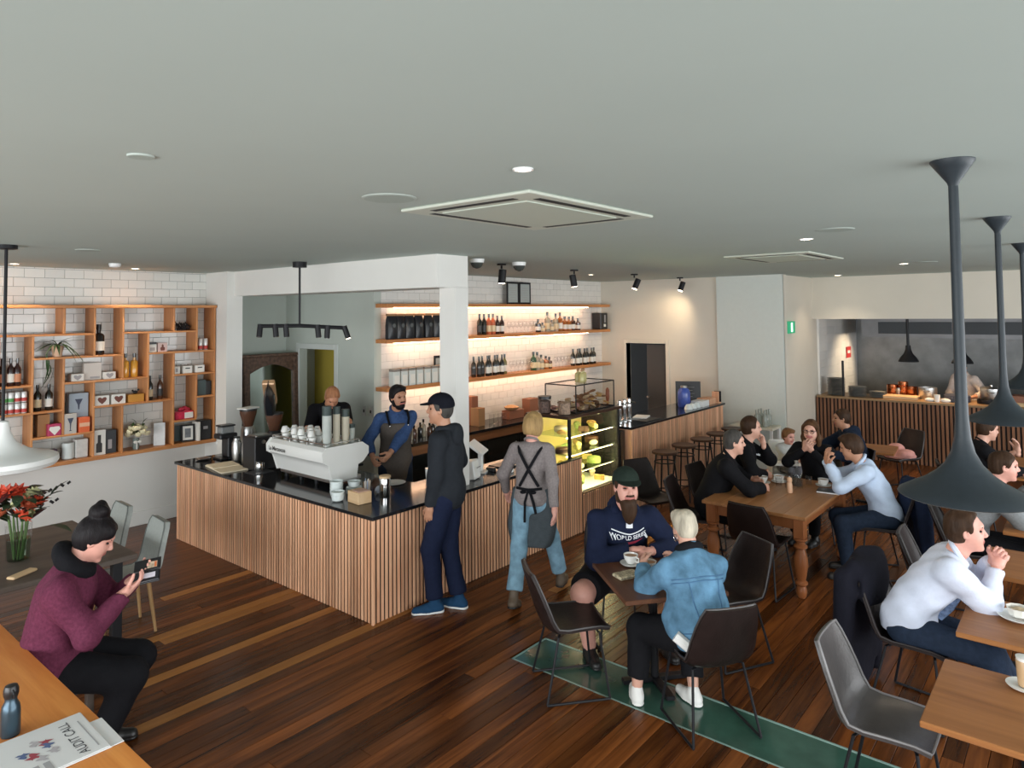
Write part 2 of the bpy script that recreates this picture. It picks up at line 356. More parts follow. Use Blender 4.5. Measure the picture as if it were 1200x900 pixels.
# ------------------------------------------------------------------ slatted counters
def slats(parent, a, b, h, m, pitch=.045, w=.030, t=.009, z0=.0, normal=None):
    """slats as single pieces along the ground line a-b"""
    a = Vector((*a, 0)); b = Vector((*b, 0)); d = b-a; n = int(round(d.length/pitch)); me = MB().rbox(-w/2, -t, z0, w/2, 0, h, .003).mesh('slat', m, False)
    ang = math.atan2(d.y, d.x)
    for i in range(n):
        p = a+d*((i+.5)/n); link('slat', me, parent, (p.x, p.y, 0), (0, 0, ang))
X0, Y0 = 3.753, 4.672; HC = .863
ct = thing('coffee_counter', 'slatted timber coffee counter with black stone top, L-shaped', 'counter', (0, 0, 0))
cb = MB(); cb.box(X0+.018, Y0+.018, 0, X0+.06, 8.28, HC); cb.box(X0+.06, Y0+.018, 0, 6.86, Y0+.06, HC); cb.box(X0+.06, 8.24, 0, 4.7, 8.28, HC); cb.box(6.84, Y0+.06, 0, 6.86, 5.2, .5)
cb.box(6.86, Y0+.018, 0, 7.98, Y0+.06, .44)
cb.build('body', M_back, ct, False)
slats(ct, (X0+.018, 8.28), (X0+.018, Y0), HC, M_slat)                     # front run, facing -x
slats(ct, (X0+.0, Y0+.018), (6.86, Y0+.018), HC, M_slat)
slats(ct, (6.90, Y0+.018), (7.98, Y0+.018), .43, M_slat)
MB().rbox(X0-.004, Y0-.004, 0, X0+.02, Y0+.02, HC, .003).build('corner_post', M_slat, ct, False)
MB().rbox(6.835, Y0-.002, 0, 6.865, Y0+.06, HC, .003).build('end_post', M_slat, ct, False)
tp = MB(); tp.rbox(X0-.012, Y0-.012, HC, 4.78, 8.30, HC+.03, .003)
tp.build('stone_top', M_stone, ct, False)
tt = MB(); tt.rbox(4.78, Y0-.012, HC, 5.085, 4.79, HC+.03, .002); tt.rbox(4.78, 5.03, HC, 5.085, 5.30, HC+.03, .002); tt.rbox(5.085, Y0-.012, HC, 6.295, 5.30, HC+.03, .003); tt.rbox(4.78, 4.79, HC, 4.88, 5.03, HC+.03, .002); tt.build('till_top', M_stone, ct, False)
MB().rbox(6.06+.235, Y0-.008, HC, 6.87, Y0+.055, HC+.012, .003).build('panel_cap', M_blk, ct, False)
ib = MB(); ib.box(4.70, 5.3, .0, 4.76, 8.24, HC); ib.box(4.8, 5.26, .10, 6.0, 5.29, HC); ib.build('inner_panel', M_benchw, ct, False)
# back bench under the bar shelves
bb = thing('back_bench', 'brown timber back bench with dark stone top below the bar shelves', 'bench', (0, 0, 0))
q = MB(); q.box(XG+.14, 6.72, 0, 10.4, YB-.02, .80); q.build('carcass', mat('dark_bench_carcass', (.03, .022, .018), .6), bb, False)  # carcass in one even dark brown
MB().rbox(XG+.14, 6.66, .90, 10.42, YB-.02, .94, .003).build('stone_top', M_stone, bb, False)
MB().rbox(XG+.08, 6.68, .78, 10.42, 6.72, .90, .003).build('timber_fascia', M_benchw, bb, False)
MB().rbox(XG+.1, 6.70, .0, 10.4, 6.73, .12, .003).build('plinth', M_benchw, bb, False)
for i in range(6):
    a = 6.0+i*.73
    dr = MB().rbox(a, 6.70, .14, a+.70, 6.72, .76, .003).build('fridge_door', mat('dark_fridge_glass', (.014, .016, .016), .08), bb, False)
    MB().rbox(a+.62, 6.68, .3, a+.645, 6.70, .66, .003).build('handle', M_steel, dr, False)
# bar counter
BX0, BX1, HB = 8.03, 11.03, 1.04
br = thing('bar_counter', 'tall slatted timber bar counter with black top and stools in front', 'bar counter', (0, 0, 0))
MB().box(BX0+.02, Y0+.018, 0, BX1, Y0+.08, HB).build('body', M_back, br, False)
slats(br, (BX0+.03, Y0+.018), (BX1, Y0+.018), HB, M_slat)
MB().rbox(BX0, Y0-.004, 0, BX0+.03, Y0+.5, HB, .003).build('end_board', M_slat, br, False)
MB().rbox(BX0-.02, Y0-.02, HB, BX1+.02, Y0+.62, HB+.032, .003).build('stone_top', M_stone, br, False)
# kitchen pass
pk = thing('kitchen_pass', 'dark slatted kitchen pass counter with timber and steel top', 'counter', (0, 0, 0))
MB().box(XK+.02, -3.0, 0, XK+.08, 3.85, 1.01).build('body', M_backd, pk, False)
slats(pk, (XK+.018, 3.85), (XK+.018, -1.2), 1.01, M_slatd, .062, .036, .02)
MB().rbox(XK-.02, -3.0, 1.01, XK+.75, 3.82, 1.045, .003).build('top', wood('pass_top', (.20, .12, .06), (.36, .24, .13), .4, 'Y'), pk, False)
# ================================================================== ceiling fittings
M_alu = mat('cassette_offwhite', (.54, .57, .49), .6); M_slot = mat('dark_slot', (.02, .02, .02), .7); M_grille = mat('speaker_grille', (.36, .42, .38), .7, var=.1, scale=200)
def cassette(x0, x1, y0, y1, label):
    t = thing('ceiling_cassette', label, 'air conditioner', ((x0+x1)/2, (y0+y1)/2, CEIL)); hx, hy = (x1-x0)/2, (y1-y0)/2
    MB().rbox(-hx, -hy, -.016, hx, hy, 0, .005).build('panel', M_alu, t, False)
    MB().rbox(-hx+.17, -hy+.15, -.022, hx-.17, hy-.15, -.014, .003).build('intake_grille', mat('cassette_grille', (.50, .55, .47), .6), t, False)
    for a in ((-hx+.07, -hy+.16, -hx+.115, hy-.16), (hx-.115, -hy+.16, hx-.07, hy-.16), (-hx+.16, -hy+.06, hx-.16, -hy+.105), (-hx+.16, hy-.105, hx-.16, hy-.06)):
        s = MB().box(a[0], a[1], -.0175, a[2], a[3], -.015).build('outlet_slot', M_slot, t, False)
        c = ((a[0]+a[2])/2, (a[1]+a[3])/2); w = ((a[2]-a[0])*.9, (a[3]-a[1])*.9)
        MB().cbox(c[0], c[1], -.034, w[0], w[1]*.9 if w[1] > .1 else .02, .003, .001).build('vane', M_alu, s, False) if False else None
cassette(2.5, 3.69, 1.97, 2.87, 'large square off-white ceiling cassette next to the bright downlight')
cassette(7.05, 8.3, 2.08, 2.95, 'square off-white ceiling cassette above the farmhouse table')
for x, y, r, lab in ((2.22, 2.63, .135, 'round grey ceiling speaker beside the large cassette'), (1.03, 2.57, .045, 'small round grey ceiling disc on its own over the floor'), (2.21, 6.55, .10, 'round grey ceiling speaker near the white pendant rod'),
                     (5.3, 1.38, .13, 'round grey ceiling speaker near the dark pendant lamps'), (9.88, 1.53, .13, 'round grey ceiling speaker in front of the kitchen')):
    t = thing('ceiling_speaker', lab, 'speaker', (x, y, CEIL))
    MB().lathe([(r, 0), (r, -.003), (r*.93, -.006)][::-1], n=32).build('rim', mat('speaker_rim', (.42, .47, .43), .6), t); MB().lathe([(r*.92, -.0065), (r*.92, -.003)], n=32).build('grille', M_grille, t)
def downlight(x, y, r, lab, on=True, power=14):
    t = thing('downlight', lab, 'downlight', (x, y, CEIL))
    MB().lathe([(r*.78, -.004), (r, -.006), (r, 0)], n=24, cap=False).build('trim_ring', M_wplas, t); MB().lathe([(r*.78, -.003), (r*.78, 0)], n=24).build('lens', M_lamp, t)
    if on:
        l = bpy.data.lights.new('downlight_lamp', 'SPOT'); l.energy = power; l.color = (1, .8, .58); l.spot_size = 1.9; l.spot_blend = .8; l.shadow_soft_size = .05
        o = bpy.data.objects.new('downlight_lamp', l); COL.objects.link(o); o.parent = t; o.location = (0, 0, -.02)
downlight(2.13, 1.71, .042, 'bright round downlight next to the large cassette', power=30)
downlight(5.83, 1.74, .055, 'lit downlight between the two ceiling cassettes', power=24)
downlight(12.55, 3.25, .07, 'lit downlight over the kitchen return wall', power=26)
downlight(10.02, 1.8, .06, 'lit downlight in front of the kitchen bulkhead', power=24)
downlight(2.24, 8.72, .05, 'lit downlight over the tiled wall, by the white pendant', power=34)
downlight(3.45, 8.72, .05, 'lit downlight over the tiled wall, by the column nib', power=34)
downlight(9.0, 5.9, .05, 'lit downlight above the bar', power=60)
t = thing('smoke_detector', 'small white domed smoke detector on the ceiling', 'smoke detector', (2.98, 8.06, CEIL))
MB().lathe([(.02, -.045), (.05, -.035), (.06, -.012), (.06, 0)], n=20).build('housing', M_wplas, t)
for x, y, lab in ((5.40, 4.98, 'grey dome camera by the column'), (6.11, 4.98, 'grey dome camera between two black spotlights')):
    t = thing('dome_camera', lab, 'camera', (x, y, CEIL)); MB().lathe([(.075, -.04), (.08, -.01), (.08, 0)], n=20).build('base', M_wplas, t)
    MB().lathe([(.012, -.105), (.045, -.09), (.066, -.06), (.07, -.04)], n=20).build('dome', mat('smoked_dome', (.06, .065, .06), .1), t)
sp0 = None
for x, y, lab, r in ((6.13, 5.26, 'black ceiling spotlight nearest the column', .1), (7.75, 5.35, 'black ceiling spotlight over the framed certificates', -.2), (9.37, 5.35, 'black ceiling spotlight with a lit face above the glass cake case', .5), (10.98, 5.38, 'black ceiling spotlight with a lit face by the dark doorway', .45)):
    t = thing('spotlight', lab, 'spotlight', (x, y, CEIL), 0)
    MB().cyl((0, 0, -.02), .055, .02, 16).build('canopy', M_black, t); MB().rod((0, 0, -.02), (0, 0, -.06), .012).build('stem', M_black, t)
    b = MB().lathe([(.045, 0), (.045, .16), (.02, .165)], (0, 0, 0), 16).build('can', M_black, t, loc=(0, 0, -.23)); b.rotation_euler = (r*.5, r*.7, 0)
    l = bpy.data.lights.new('spotlight_lamp', 'SPOT'); l.energy = 20; l.color = (1, .76, .5); l.spot_size = 1.9; l.spot_blend = 1.; l.shadow_soft_size = .04; lo = bpy.data.objects.new('spotlight_lamp', l); COL.objects.link(lo); lo.parent = t; lo.location = (0, 0, -.26); lo.rotation_euler = Vector((0, 0, -1)).rotation_difference(Vector((.55, .75, -.8)).normalized()).to_euler()
    MB().cyl((0, 0, -.003), .038, .004, 16).build('lens', M_lamp, b)
# six-headed bar light
t = thing('bar_light', 'black stem ceiling light with six small spots on a bar', 'ceiling light', (4.28, 6.56, CEIL))
MB().cyl((0, 0, -.06), .075, .06, 20).build('canopy', M_black, t); MB().rod((0, 0, -.06), (0, 0, -.69), .012, 10).build('stem', M_black, t)
d = Vector((-.27, .33, 0)); e = Vector((.33, -.35, -.03)); MB().tube([d+Vector((0, 0, -.69)), Vector((0, 0, -.69)), e+Vector((0, 0, -.69))], .021, 8).build('bar', M_black, t)
for i, f_ in enumerate((-1, -.62, -.35, .40, .62, 1.)):
    p = (d*-f_ if f_ < 0 else e*f_)+Vector((0, 0, -.69)); ax = Vector((.25, -.25, -1)) if i == 5 else Vector((random.uniform(-.15, .15), random.uniform(-.15, .15), -1))
    h = MB().lathe([(.03, .02), (.03, -.12)][::-1], n=14).build('spot_head', M_black, t, loc=p); h.rotation_euler = Vector((0, 0, -1)).rotation_difference(ax.normalized()).to_euler()
    MB().cyl((0, 0, -.124), .024, .003, 14).build('lens', M_lamp if i == 5 else mat('unlit_lens', (.25, .22, .18), .2), h)
# pendants
def pendant(x, y, R, zrim, m, label, group=None, flare=1.):
    t = thing('pendant_lamp', label, 'pendant lamp', (x, y, CEIL)); k = zrim-CEIL
    pr = [(R*.97, k-.004), (R, k), (R*.985, k+.006), (R*.80, k+.030), (R*.60, k+.055), (R*.42, k+.085), (R*.28, k+.12), (R*.18, k+.165), (R*.125, k+.22), (R*.10, k+.30), (R*.092, k+.42)]
    MB().lathe(pr+[(.017, -.09)], n=48, cap=False).build('shade', m, t)
    inn = [(max(.01, r-.006), h-.004) for r, h in pr[1:]]; MB().lathe(inn, n=48, cap=False).build('shade_lining', mat('shade_inside', (.30, .29, .26), .5), t)
    MB().lathe([(.017, -.10), (.022, -.085), (.06, -.03), (.077, -.005), (.077, 0)], n=32).build('ceiling_cup', m, t)
    MB().sph((0, 0, k+.05), .03, 14, 8).build('bulb', mat('frosted_bulb', (.75, .73, .68), .4), t)
M_pend = mat('blue_black_pendant', (.024, .031, .037), .45, spec=.3, var=.08, scale=40)
pendant(3.14, .385, .225, 1.885, M_pend, 'dark flared pendant lamp hanging over the table next to the empty grey chair')
pendant(5.33, .425, .215, 1.885, M_pend, 'dark flared pendant lamp hanging over the seated man in a white shirt')
pendant(7.67, .44, .215, 1.885, M_pend, 'dark flared pendant lamp hanging over the man in a grey hood')
t = thing('pendant_lamp', 'white bell pendant lamp on a black rod', 'pendant lamp', (1.62, 6.52, CEIL))
MB().lathe([(.05, -.035), (.075, -.03), (.075, 0)], n=24).build('ceiling_cup', M_black, t); MB().rod((0, 0, -.03), (0, 0, -1.40), .012, 10).build('rod', M_black, t)
MB().lathe([(.32, -1.74), (.355, -1.73), (.375, -1.70), (.37, -1.665), (.33, -1.645), (.25, -1.63), (.17, -1.60), (.09, -1.54), (.05, -1.46), (.04, -1.38), (.02, -1.37)], n=48).build('shade', mat('white_enamel', (.78, .79, .77), .3), t)

# ================================================================== oak grid shelf on the tiled wall
SX = [1.86, 2.16, 2.47, 2.77, 3.08, 3.39, 3.68, 3.99, 4.28, 4.53]; SZ = [.985, 1.28, 1.56, 1.86, 2.15, 2.41, 2.71]; YF = 8.88; T = .022
sh = thing('grid_shelf', 'oak pigeonhole shelf of staggered compartments on the tiled wall', 'shelf', (0, 0, 0))
YK = YW-.012
def board(x0, x1, zt, d=0): MB().rbox(x0, YF+d, zt-T, x1, YK, zt, .003).build('shelf_board', M_shelfw, sh, False)
def upright(x, z0, z1): MB().rbox(x-T/2, YF+.004, z0, x+T/2, YK, z1, .003).build('upright', M_shelfz, sh, False)
MB().rbox(1.2, YF-.03, .945, 4.53, YK, .985, .004).build('ledge', M_shelfw, sh, False)
MB().rbox(1.2, YF-.03, 2.70, 4.53, YK, 2.735, .004).build('top_board', M_shelfw, sh, False)
for x, a, b in ((2.77, 2.41, 2.70), (3.08, 2.15, 2.70), (2.47, .985, 2.39), (2.77, 1.28, 2.13), (3.08, .985, 1.84), (3.39, 1.86, 2.70), (3.68, 1.56, 2.39), (3.99, 2.41, 2.70), (4.28, 2.15, 2.70), (3.99, .985, 2.13), (4.28, 1.28, 1.84), (3.39, .985, 1.54), (4.519, .985, 2.70), (2.16, 1.56, 2.39), (1.86, .985, 2.70), (2.16, .985, 1.26), (1.50, 1.28, 2.4)): upright(x, a, b)
for x0, x1, zt in ((1.86, 3.08, 2.41), (2.47, 3.39, 2.15), (1.86, 2.47, 1.86), (1.86, 2.47, 1.56), (2.47, 2.77, 1.56), (2.77, 3.68, 1.86), (3.08, 3.99, 1.56), (2.47, 3.08, 1.28), (3.39, 3.68, 2.41), (3.68, 4.28, 2.41), (3.68, 4.51, 2.15), (3.99, 4.51, 1.86), (4.28, 4.51, 1.56), (3.99, 4.28, 1.28), (1.2, 1.86, 2.1), (1.2, 1.86, 1.5), (1.86, 2.16, 1.28)): board(x0, x1, zt)
# ---- goods
def BG(name, rgb, rough=.12): return mat('bottle_'+name, rgb, rough, var=.1, scale=8, coat=.5)
G_dark = BG('black_green', (.010, .012, .010)); G_red = BG('wine_red', (.022, .008, .008)); G_amber = BG('amber', (.32, .10, .018)); G_green = BG('green', (.02, .075, .035)); G_gold = BG('gold', (.62, .30, .035)); G_pink = BG('rose', (.52, .13, .06)); G_pale = mat('pale_bottle_glass', (.62, .60, .50), .1, trans=.6); G_brown = BG('brown', (.07, .025, .012)); G_olive = BG('olive', (.16, .15, .05))
L_w = mat('paper_label_white', (.74, .72, .66), .6); L_c = mat('paper_label_cream', (.66, .54, .34), .6); L_o = mat('paper_label_orange', (.50, .22, .12), .6); L_k = mat('paper_label_black', (.03, .03, .03), .5); L_r = mat('paper_label_red', (.50, .05, .04), .5); L_g = mat('paper_label_green', (.10, .36, .10), .5)
def bottle(x, y, z, h, r, m, lab_m, label, group=None, cap=None, kind='wine', name=None):
    sh_ = .60 if kind == 'wine' else .66
    if kind == 'sq': pr = [(r*.95, 0), (r, .01), (r, h*.62), (r*.8, h*.68), (r*.36, h*.72), (r*.33, h*.92)]
    else: pr = [(r*.92, 0), (r, .008), (r, h*sh_), (r*.86, h*(sh_+.06)), (r*.5, h*(sh_+.13)), (r*.37, h*(sh_+.18)), (r*.36, h*.93)]
    o = MB().lathe(pr, n=14).build(name or ('wine_bottle' if kind == 'wine' else 'spirit_bottle'), m, None, loc=(x, y, z), rz=random.uniform(0, 6))
    MB().lathe([(r*.40, h*.82), (r*.42, h*.9), (r*.42, h)], n=12).build('cap', cap or G_dark, o)
    if lab_m: MB().lathe([(r*1.012, h*.14), (r*1.012, h*.44)], n=14, cap=False).build('paper_label', lab_m, o)
    return tag(o, label, 'bottle', group)
def carton(name, x, y, z, w, d, h, m, label, cat='box', rz=0, face=None, group=None, b=.003, lid=None):
    o = MB().rbox(-w/2, -d/2, 0, w/2, d/2, h, b).build(name, m, None, False, loc=(x, y, z), rz=rz)
    if face: face(o, w, d, h)
    return tag(o, label, cat, group)
def facepanel(m, u0, u1, v0, v1, pts=None, nm='printed_panel'):
    def f_(o, w, d, h):
        mb = MB(); y = -d/2-.0012
        P = pts or [(u0, v0), (u1, v0), (u1, v1), (u0, v1)]
        mb.add([((u-.5)*w, y, v*h) for u, v in P]+[((u-.5)*w, y+.001, v*h) for u, v in P], [tuple(range(len(P)))]+[(i, (i+1) % len(P), len(P)+(i+1) % len(P), len(P)+i) for i in range(len(P))])
        mb.build(nm, m, o, False)
    return f_
def faces(*fs): return lambda o, w, d, h: [f_(o, w, d, h) for f_ in fs]
HEART = [(.5, .12), (.72, .38), (.82, .62), (.76, .8), (.62, .82), (.5, .7), (.38, .82), (.24, .8), (.18, .62), (.28, .38)]
YI = 9.0
for x, l in ((2.22, L_o), (2.29, L_w), (2.35, L_o)): bottle(x, YI-.03*(x > 2.25), 1.86, .30, .034, G_red, l, 'dark wine bottle with cream and orange label above the cans', 'three bottles above the cans')
for x, m_, k in ((2.55, L_c, 'cream'), (2.66, L_w, 'white')): bottle(x, YI, 1.56, .29, .038, G_dark, m_, 'dark red wine bottle with a tall %s label in the lower compartment' % k)
ORD = ('first', 'second', 'third', 'fourth', 'fifth', 'sixth', 'seventh', 'eighth', 'ninth', 'tenth', 'eleventh', 'twelfth', 'thirteenth', 'fourteenth')
for i, (x, z) in enumerate([(2.23+.06*k, zz) for zz in (1.56, 1.68) for k in range(4)]):
    o = MB().lathe([(.024, 0), (.028, .006), (.028, .105), (.024, .113)], n=14).build('drink_can', mat('can_white', (.70, .70, .68), .3, .2), None, loc=(x, 8.95, z))
    MB().lathe([(.0284, .012), (.0284, .05)], n=14, cap=False).build('colour_band', (L_g if i in (4, 5) else L_r), o)
    tag(o, 'white can with %s band, %s row, %s from the upright beside the wine bottles' % ('green' if i in (4, 5) else 'red', 'upper' if i > 3 else 'lower', ORD[3-i % 4]), 'can', 'white cans with green bands' if i in (4, 5) else 'white cans with red bands')
for i, x in enumerate((4.37, 4.44)):
    o = MB().lathe([(.024, 0), (.028, .006), (.028, .14), (.024, .148)], n=14).build('drink_can', MATS['can_white'], None, loc=(x, YI-.02, 2.15)); MB().lathe([(.0284, .01), (.0284, .055)], n=14, cap=False).build('colour_band', L_r, o)
    tag(o, 'tall white can with a red foot, one of two by the shelf end', 'can', 'pair of tall cans')
bottle(3.16, YI, 2.15, .36, .062, mat('black_growler', (.010, .008, .008), .2), L_w, 'large black flagon with a wide white label', kind='sq', name='flagon', cap=M_blk)
carton('coffee_box', 2.93, YI, 1.86, .13, .10, .085, L_w, 'small white box with heart print under the plant', face=facepanel(mat('grey_print', (.35, .33, .33), .6), 0, 0, 0, 0, HEART, 'heart_print'))
carton('coffee_box', 3.10, YI+.02, 1.86, .185, .06, .20, mat('cream_card', (.64, .58, .52), .6), 'tall cream carton with a grey foot print', face=facepanel(MATS['grey_print'], .35, .9, .08, .2))
carton('coffee_box', 3.27, YI, 1.86, .13, .10, .085, L_w, 'small white box with heart print beside the gold bottles', face=facepanel(MATS['grey_print'], 0, 0, 0, 0, HEART, 'heart_print'))
for x in (3.46, 3.56): bottle(x, YI, 1.86, .29, .042, G_gold, None, 'golden liqueur bottle with black stopper beside the %s' % ('small white heart box' if x < 3.5 else 'upright, away from the heart box'), 'golden bottles', kind='sq')
for x in (3.18, 3.36): carton('gift_box', x, YI-.03, 1.56, .155, .10, .115, L_w, 'white box printed with a dark brown heart', group='brown heart boxes', face=facepanel(mat('brown_print', (.16, .05, .035), .6), 0, 0, 0, 0, HEART, 'heart_print'))
carton('honey_box', 3.56, YI-.02, 1.56, .18, .12, .095, mat('amber_carton', (.56, .25, .03), .5), 'orange carton with a small dark toy on top')
o = MB(); o.sph((0, 0, .02), .02, 10, 6, (1.6, 1, 1)); o.sph((.035, 0, .045), .014, 8, 6); o.sph((-.03, 0, .04), .012, 8, 6); tag(o.build('dark_ornament', M_blk, None, loc=(3.57, YI-.02, 1.656)), 'small dark ornament standing on the orange carton', 'ornament')
o = thing('black_ornament', 'tangled black wire ornament in the top compartment', 'ornament', (4.13, YI, 2.41))
for k in range(7):
    a = k*.9; MB().tube([(-.09+.025*k, .02*math.sin(a), .012), (-.085+.025*k, .03*math.cos(a), .06+.02*math.sin(a*2)), (-.07+.025*k, .02, .10+.015*math.cos(a*3)), (-.05+.025*k, -.02, .05), (-.04+.022*k, 0, .012)], .009, 6).build('curl', M_blk, o)
carton('gift_box', 3.745, YI-.02, 2.15, .10, .10, .10, L_w, 'white carton with black top band', face=facepanel(mat('grey_print2', (.4, .36, .34), .6), .2, .8, .2, .6))
MB().box(-.05, -.05, .1, .05, .05, .125).build('lid', M_blk, bpy.data.objects['gift_box.002'], False)
carton('gift_box', 3.87, YI-.02, 2.15, .115, .09, .115, mat('pale_pink_card', (.66, .48, .44), .6), 'pale pink box printed with a dark figure', face=facepanel(MATS['brown_print'], 0, 0, 0, 0, [(.3, .15), (.7, .15), (.75, .45), (.6, .55), (.6, .75), (.5, .85), (.4, .75), (.4, .55), (.25, .45)], 'figure_print'))
for x, l in ((4.05, 'small white box with narrow grey print'), (4.19, 'small white box with a black line of print, between two others'), (4.35, 'small white box with a black line of print, nearest the shelf end')):
    carton('tea_box', x, YI-.02, 1.86, .085 if x < 4.1 else .12, .08, .095, L_w, l, face=facepanel(L_k, .25, .75, .6, .75) if x > 4.1 else facepanel(MATS['grey_print'], .35, .65, .25, .75))
for x, z in ((4.12, 1.955), (4.22, 1.955)): tag(MB().lathe([(.03, 0), (.033, .11), (.030, .11), (.027, .006)], n=14).build('drinking_glass', M_glass, None, loc=(x, YI+.05, z-.095)), 'clear drinking glass behind the small tea boxes', 'glass', 'glasses behind the tea boxes')
for x in (3.75, 3.87): bottle(x, YI, 1.56, .30, .034, G_dark if x < 3.8 else G_brown, L_c if x < 3.8 else L_k, 'slim dark bottle with a %s label, alone with one other in its compartment' % ('cream' if x < 3.8 else 'black'))
pk_ = mat('pink_red_wrap', (.55, .03, .07), .35, var=.3, scale=25)
o = thing('gift_parcel', 'bright red and pink wrapped gift parcel with a white front', 'parcel', (4.14, YI-.02, 1.28))
MB().rbox(-.12, -.07, 0, .12, .07, .10, .012).build('parcel_body', pk_, o); MB().rbox(.0, -.072, .01, .11, -.069, .085, .001).build('white_panel', L_w, o, False)
b = MB(); [b.sph((.02+.05*math.cos(a), .02*math.sin(a*2), .115+.02*math.sin(a)), .035, 10, 6, (1, .7, .7)) for a in (0, 1.3, 2.6, 3.9, 5.2)]; b.build('ribbon_bow', pk_, o)
carton('speaker_box', 4.37, YI-.02, 1.56, .11, .1, .20, mat('dark_teal_card', (.05, .075, .075), .5), 'dark teal carton leaning by the black box'); carton('black_box', 4.46, YI-.02, 1.56, .075, .1, .18, M_blk, 'narrow black box next to the teal carton')
def funnel(m): return facepanel(m, 0, 0, 0, 0, [(.25, .78), (.75, .78), (.56, .5), (.53, .2), (.62, .14), (.38, .14), (.47, .2), (.44, .5)], 'funnel_print')
mb_ = mat('blue_grey_card', (.34, .40, .46), .5)
carton('brewer_box', 2.955, YI+.03, 1.28, .20, .10, .44, mb_, 'tall blue-grey brewer box with a dark funnel print', face=facepanel(mat('navy_print', (.04, .05, .09), .5), 0, 0, 0, 0, [(.3, .85), (.7, .85), (.55, .7), (.53, .58), (.47, .58), (.45, .7)], 'funnel_print'))
carton('brewer_box', 2.845, YI-.07, 1.28, .125, .08, .225, mat('grey_card', (.48, .44, .40), .5), 'beige box with a dark funnel print, in front of the blue-grey box', face=funnel(MATS['navy_print']))
carton('coffee_pack', 2.985, YI-.08, 1.28, .11, .08, .17, mat('orange_card', (.70, .12, .03), .5), 'bright orange pack with a pale middle band', face=facepanel(mat('pale_orange', (.72, .40, .25), .5), .02, .98, .38, .64))
carton('dark_box', 2.60, YI+.0, 1.28, .12, .1, .24, mat('honey_board', (.34, .14, .03), .4), 'brown board standing behind the pink box')
carton('gift_box', 2.69, YI-.06, 1.28, .13, .10, .13, mat('magenta_card', (.42, .03, .10), .5), 'dark magenta box with a white triangle', face=faces(facepanel(L_w, 0, 0, 0, 0, [(.5, .05), (.92, .55), (.85, .78), (.15, .78), (.08, .55)], 'triangle_print')))
for x in (2.56, 2.67): carton('gift_box', x, YI-.05, .985, .105, .10, .14, mat('aubergine_card', (.06, .03, .06), .5), 'dark aubergine box with a white diamond, on the ledge by the white pendant', group='diamond boxes', face=facepanel(L_w, 0, 0, 0, 0, [(.5, .12), (.9, .5), (.75, .75), (.25, .75), (.1, .5)], 'diamond_print'))
o = MB().lathe([(.05, 0), (.062, .01), (.062, .18), (.05, .185)], n=18).build('glass_canister', mat('frosted_glass', (.60, .64, .62), .25), None, loc=(2.86, YI, .985)); tag(o, 'pale frosted glass canister on the ledge', 'canister')
carton('paper_bag', 2.985, YI, .985, .13, .10, .21, mat('grey_white_bag', (.56, .55, .52), .7, var=.1, bump=.3), 'pale grey carton with a folded dark top on the ledge', b=.008)
carton('press_box', 3.16, YI-.02, .985, .135, .10, .29, L_w, 'white coffee press box showing a black plunger', face=facepanel(L_k, 0, 0, 0, 0, [(.25, .1), (.72, .1), (.72, .45), (.62, .5), (.62, .8), (.36, .8), (.36, .5), (.25, .45)], 'press_print'))
carton('press_box', 3.29, YI+.0, .985, .12, .10, .27, mat('dark_slate_card', (.035, .04, .045), .45), 'black brewer box next to the white press box', face=facepanel(MATS['grey_print'], .25, .6, .2, .6))
carton('greeting_card', 3.86, YI-.02, .985, .13, .012, .28, mat('marble_card', (.66, .66, .65), .5, var=.25, scale=6), 'tall pale marbled card standing on the ledge', rz=-.5)
carton('slate_board', 4.09, YI+.08, .985, .16, .02, .20, mat('teal_slate', (.10, .13, .13), .6), 'dark teal board leaning at the back of the ledge')
def picture(x, rz, w, h, m1, lab, nm='picture_frame'):
    t = thing(nm, lab, 'picture frame', (x, YI-.05, .985), rz); f_ = MB(); f_.rbox(-w/2, 0, 0, w/2, .02, .02); f_.rbox(-w/2, 0, h-.02, w/2, .02, h); f_.rbox(-w/2, 0, .02, -w/2+.02, .02, h-.02); f_.rbox(w/2-.02, 0, .02, w/2, .02, h-.02)
    f_.build('frame', M_black, t, False); MB().box(-w/2+.02, .008, .02, w/2-.02, .014, h-.02).build('mount', L_w, t, False); MB().box(-w/2+.045, .005, .05, w/2-.045, .009, h-.05).build('print', m1, t, False); t.rotation_euler.x = -.08
picture(4.205, -.30, .16, .215, mat('dark_photo', (.05, .055, .06), .3, var=.8, scale=14), 'black framed photograph leaning on the ledge by the shelf end')
carton('cook_book', 4.315, YI-.04, .985, .03, .17, .24, L_w, 'thin white-spined book standing on the ledge', 'book'); carton('cook_book', 4.41, YI-.03, .985, .15, .14, .25, M_blk, 'thick black book standing on the ledge by the shelf end', 'book', face=facepanel(MATS['grey_print'], .3, .7, .55, .7))
# plant on shelf
def leaf_mesh(name, L, w, m, droop=.5, n=5):
    vs = []; fs = []
    for i in range(n+1):
        t_ = i/n; ww = w*math.sin(PI*min(1, t_*.92+.06))*.5; x = L*t_*(1-.12*droop*t_); z = L*(.22*t_-droop*t_*t_)
        vs += [(x, -ww, z+.15*ww), (x, 0, z), (x, ww, z+.15*ww)]
    for i in range(n):
        a = i*3; fs += [(a, a+1, a+4, a+3), (a+1, a+2, a+5, a+4)]
    k = len(vs); vs += [(x, y_, z-.0015) for x, y_, z in vs]; fs += [tuple(i+k for i in f_[::-1]) for f_ in fs]
    mb = MB(); mb.add(vs, fs); return mb.mesh(name, m, True, 60)
pl = thing('potted_plant', 'trailing spider plant in a pale pot on the oak shelf', 'plant', (2.73, 8.98, 2.15))
MB().lathe([(.045, 0), (.06, .11), (.062, .125), (.05, .12)], n=18).build('pot', mat('peach_pot', (.64, .42, .28), .6), pl)
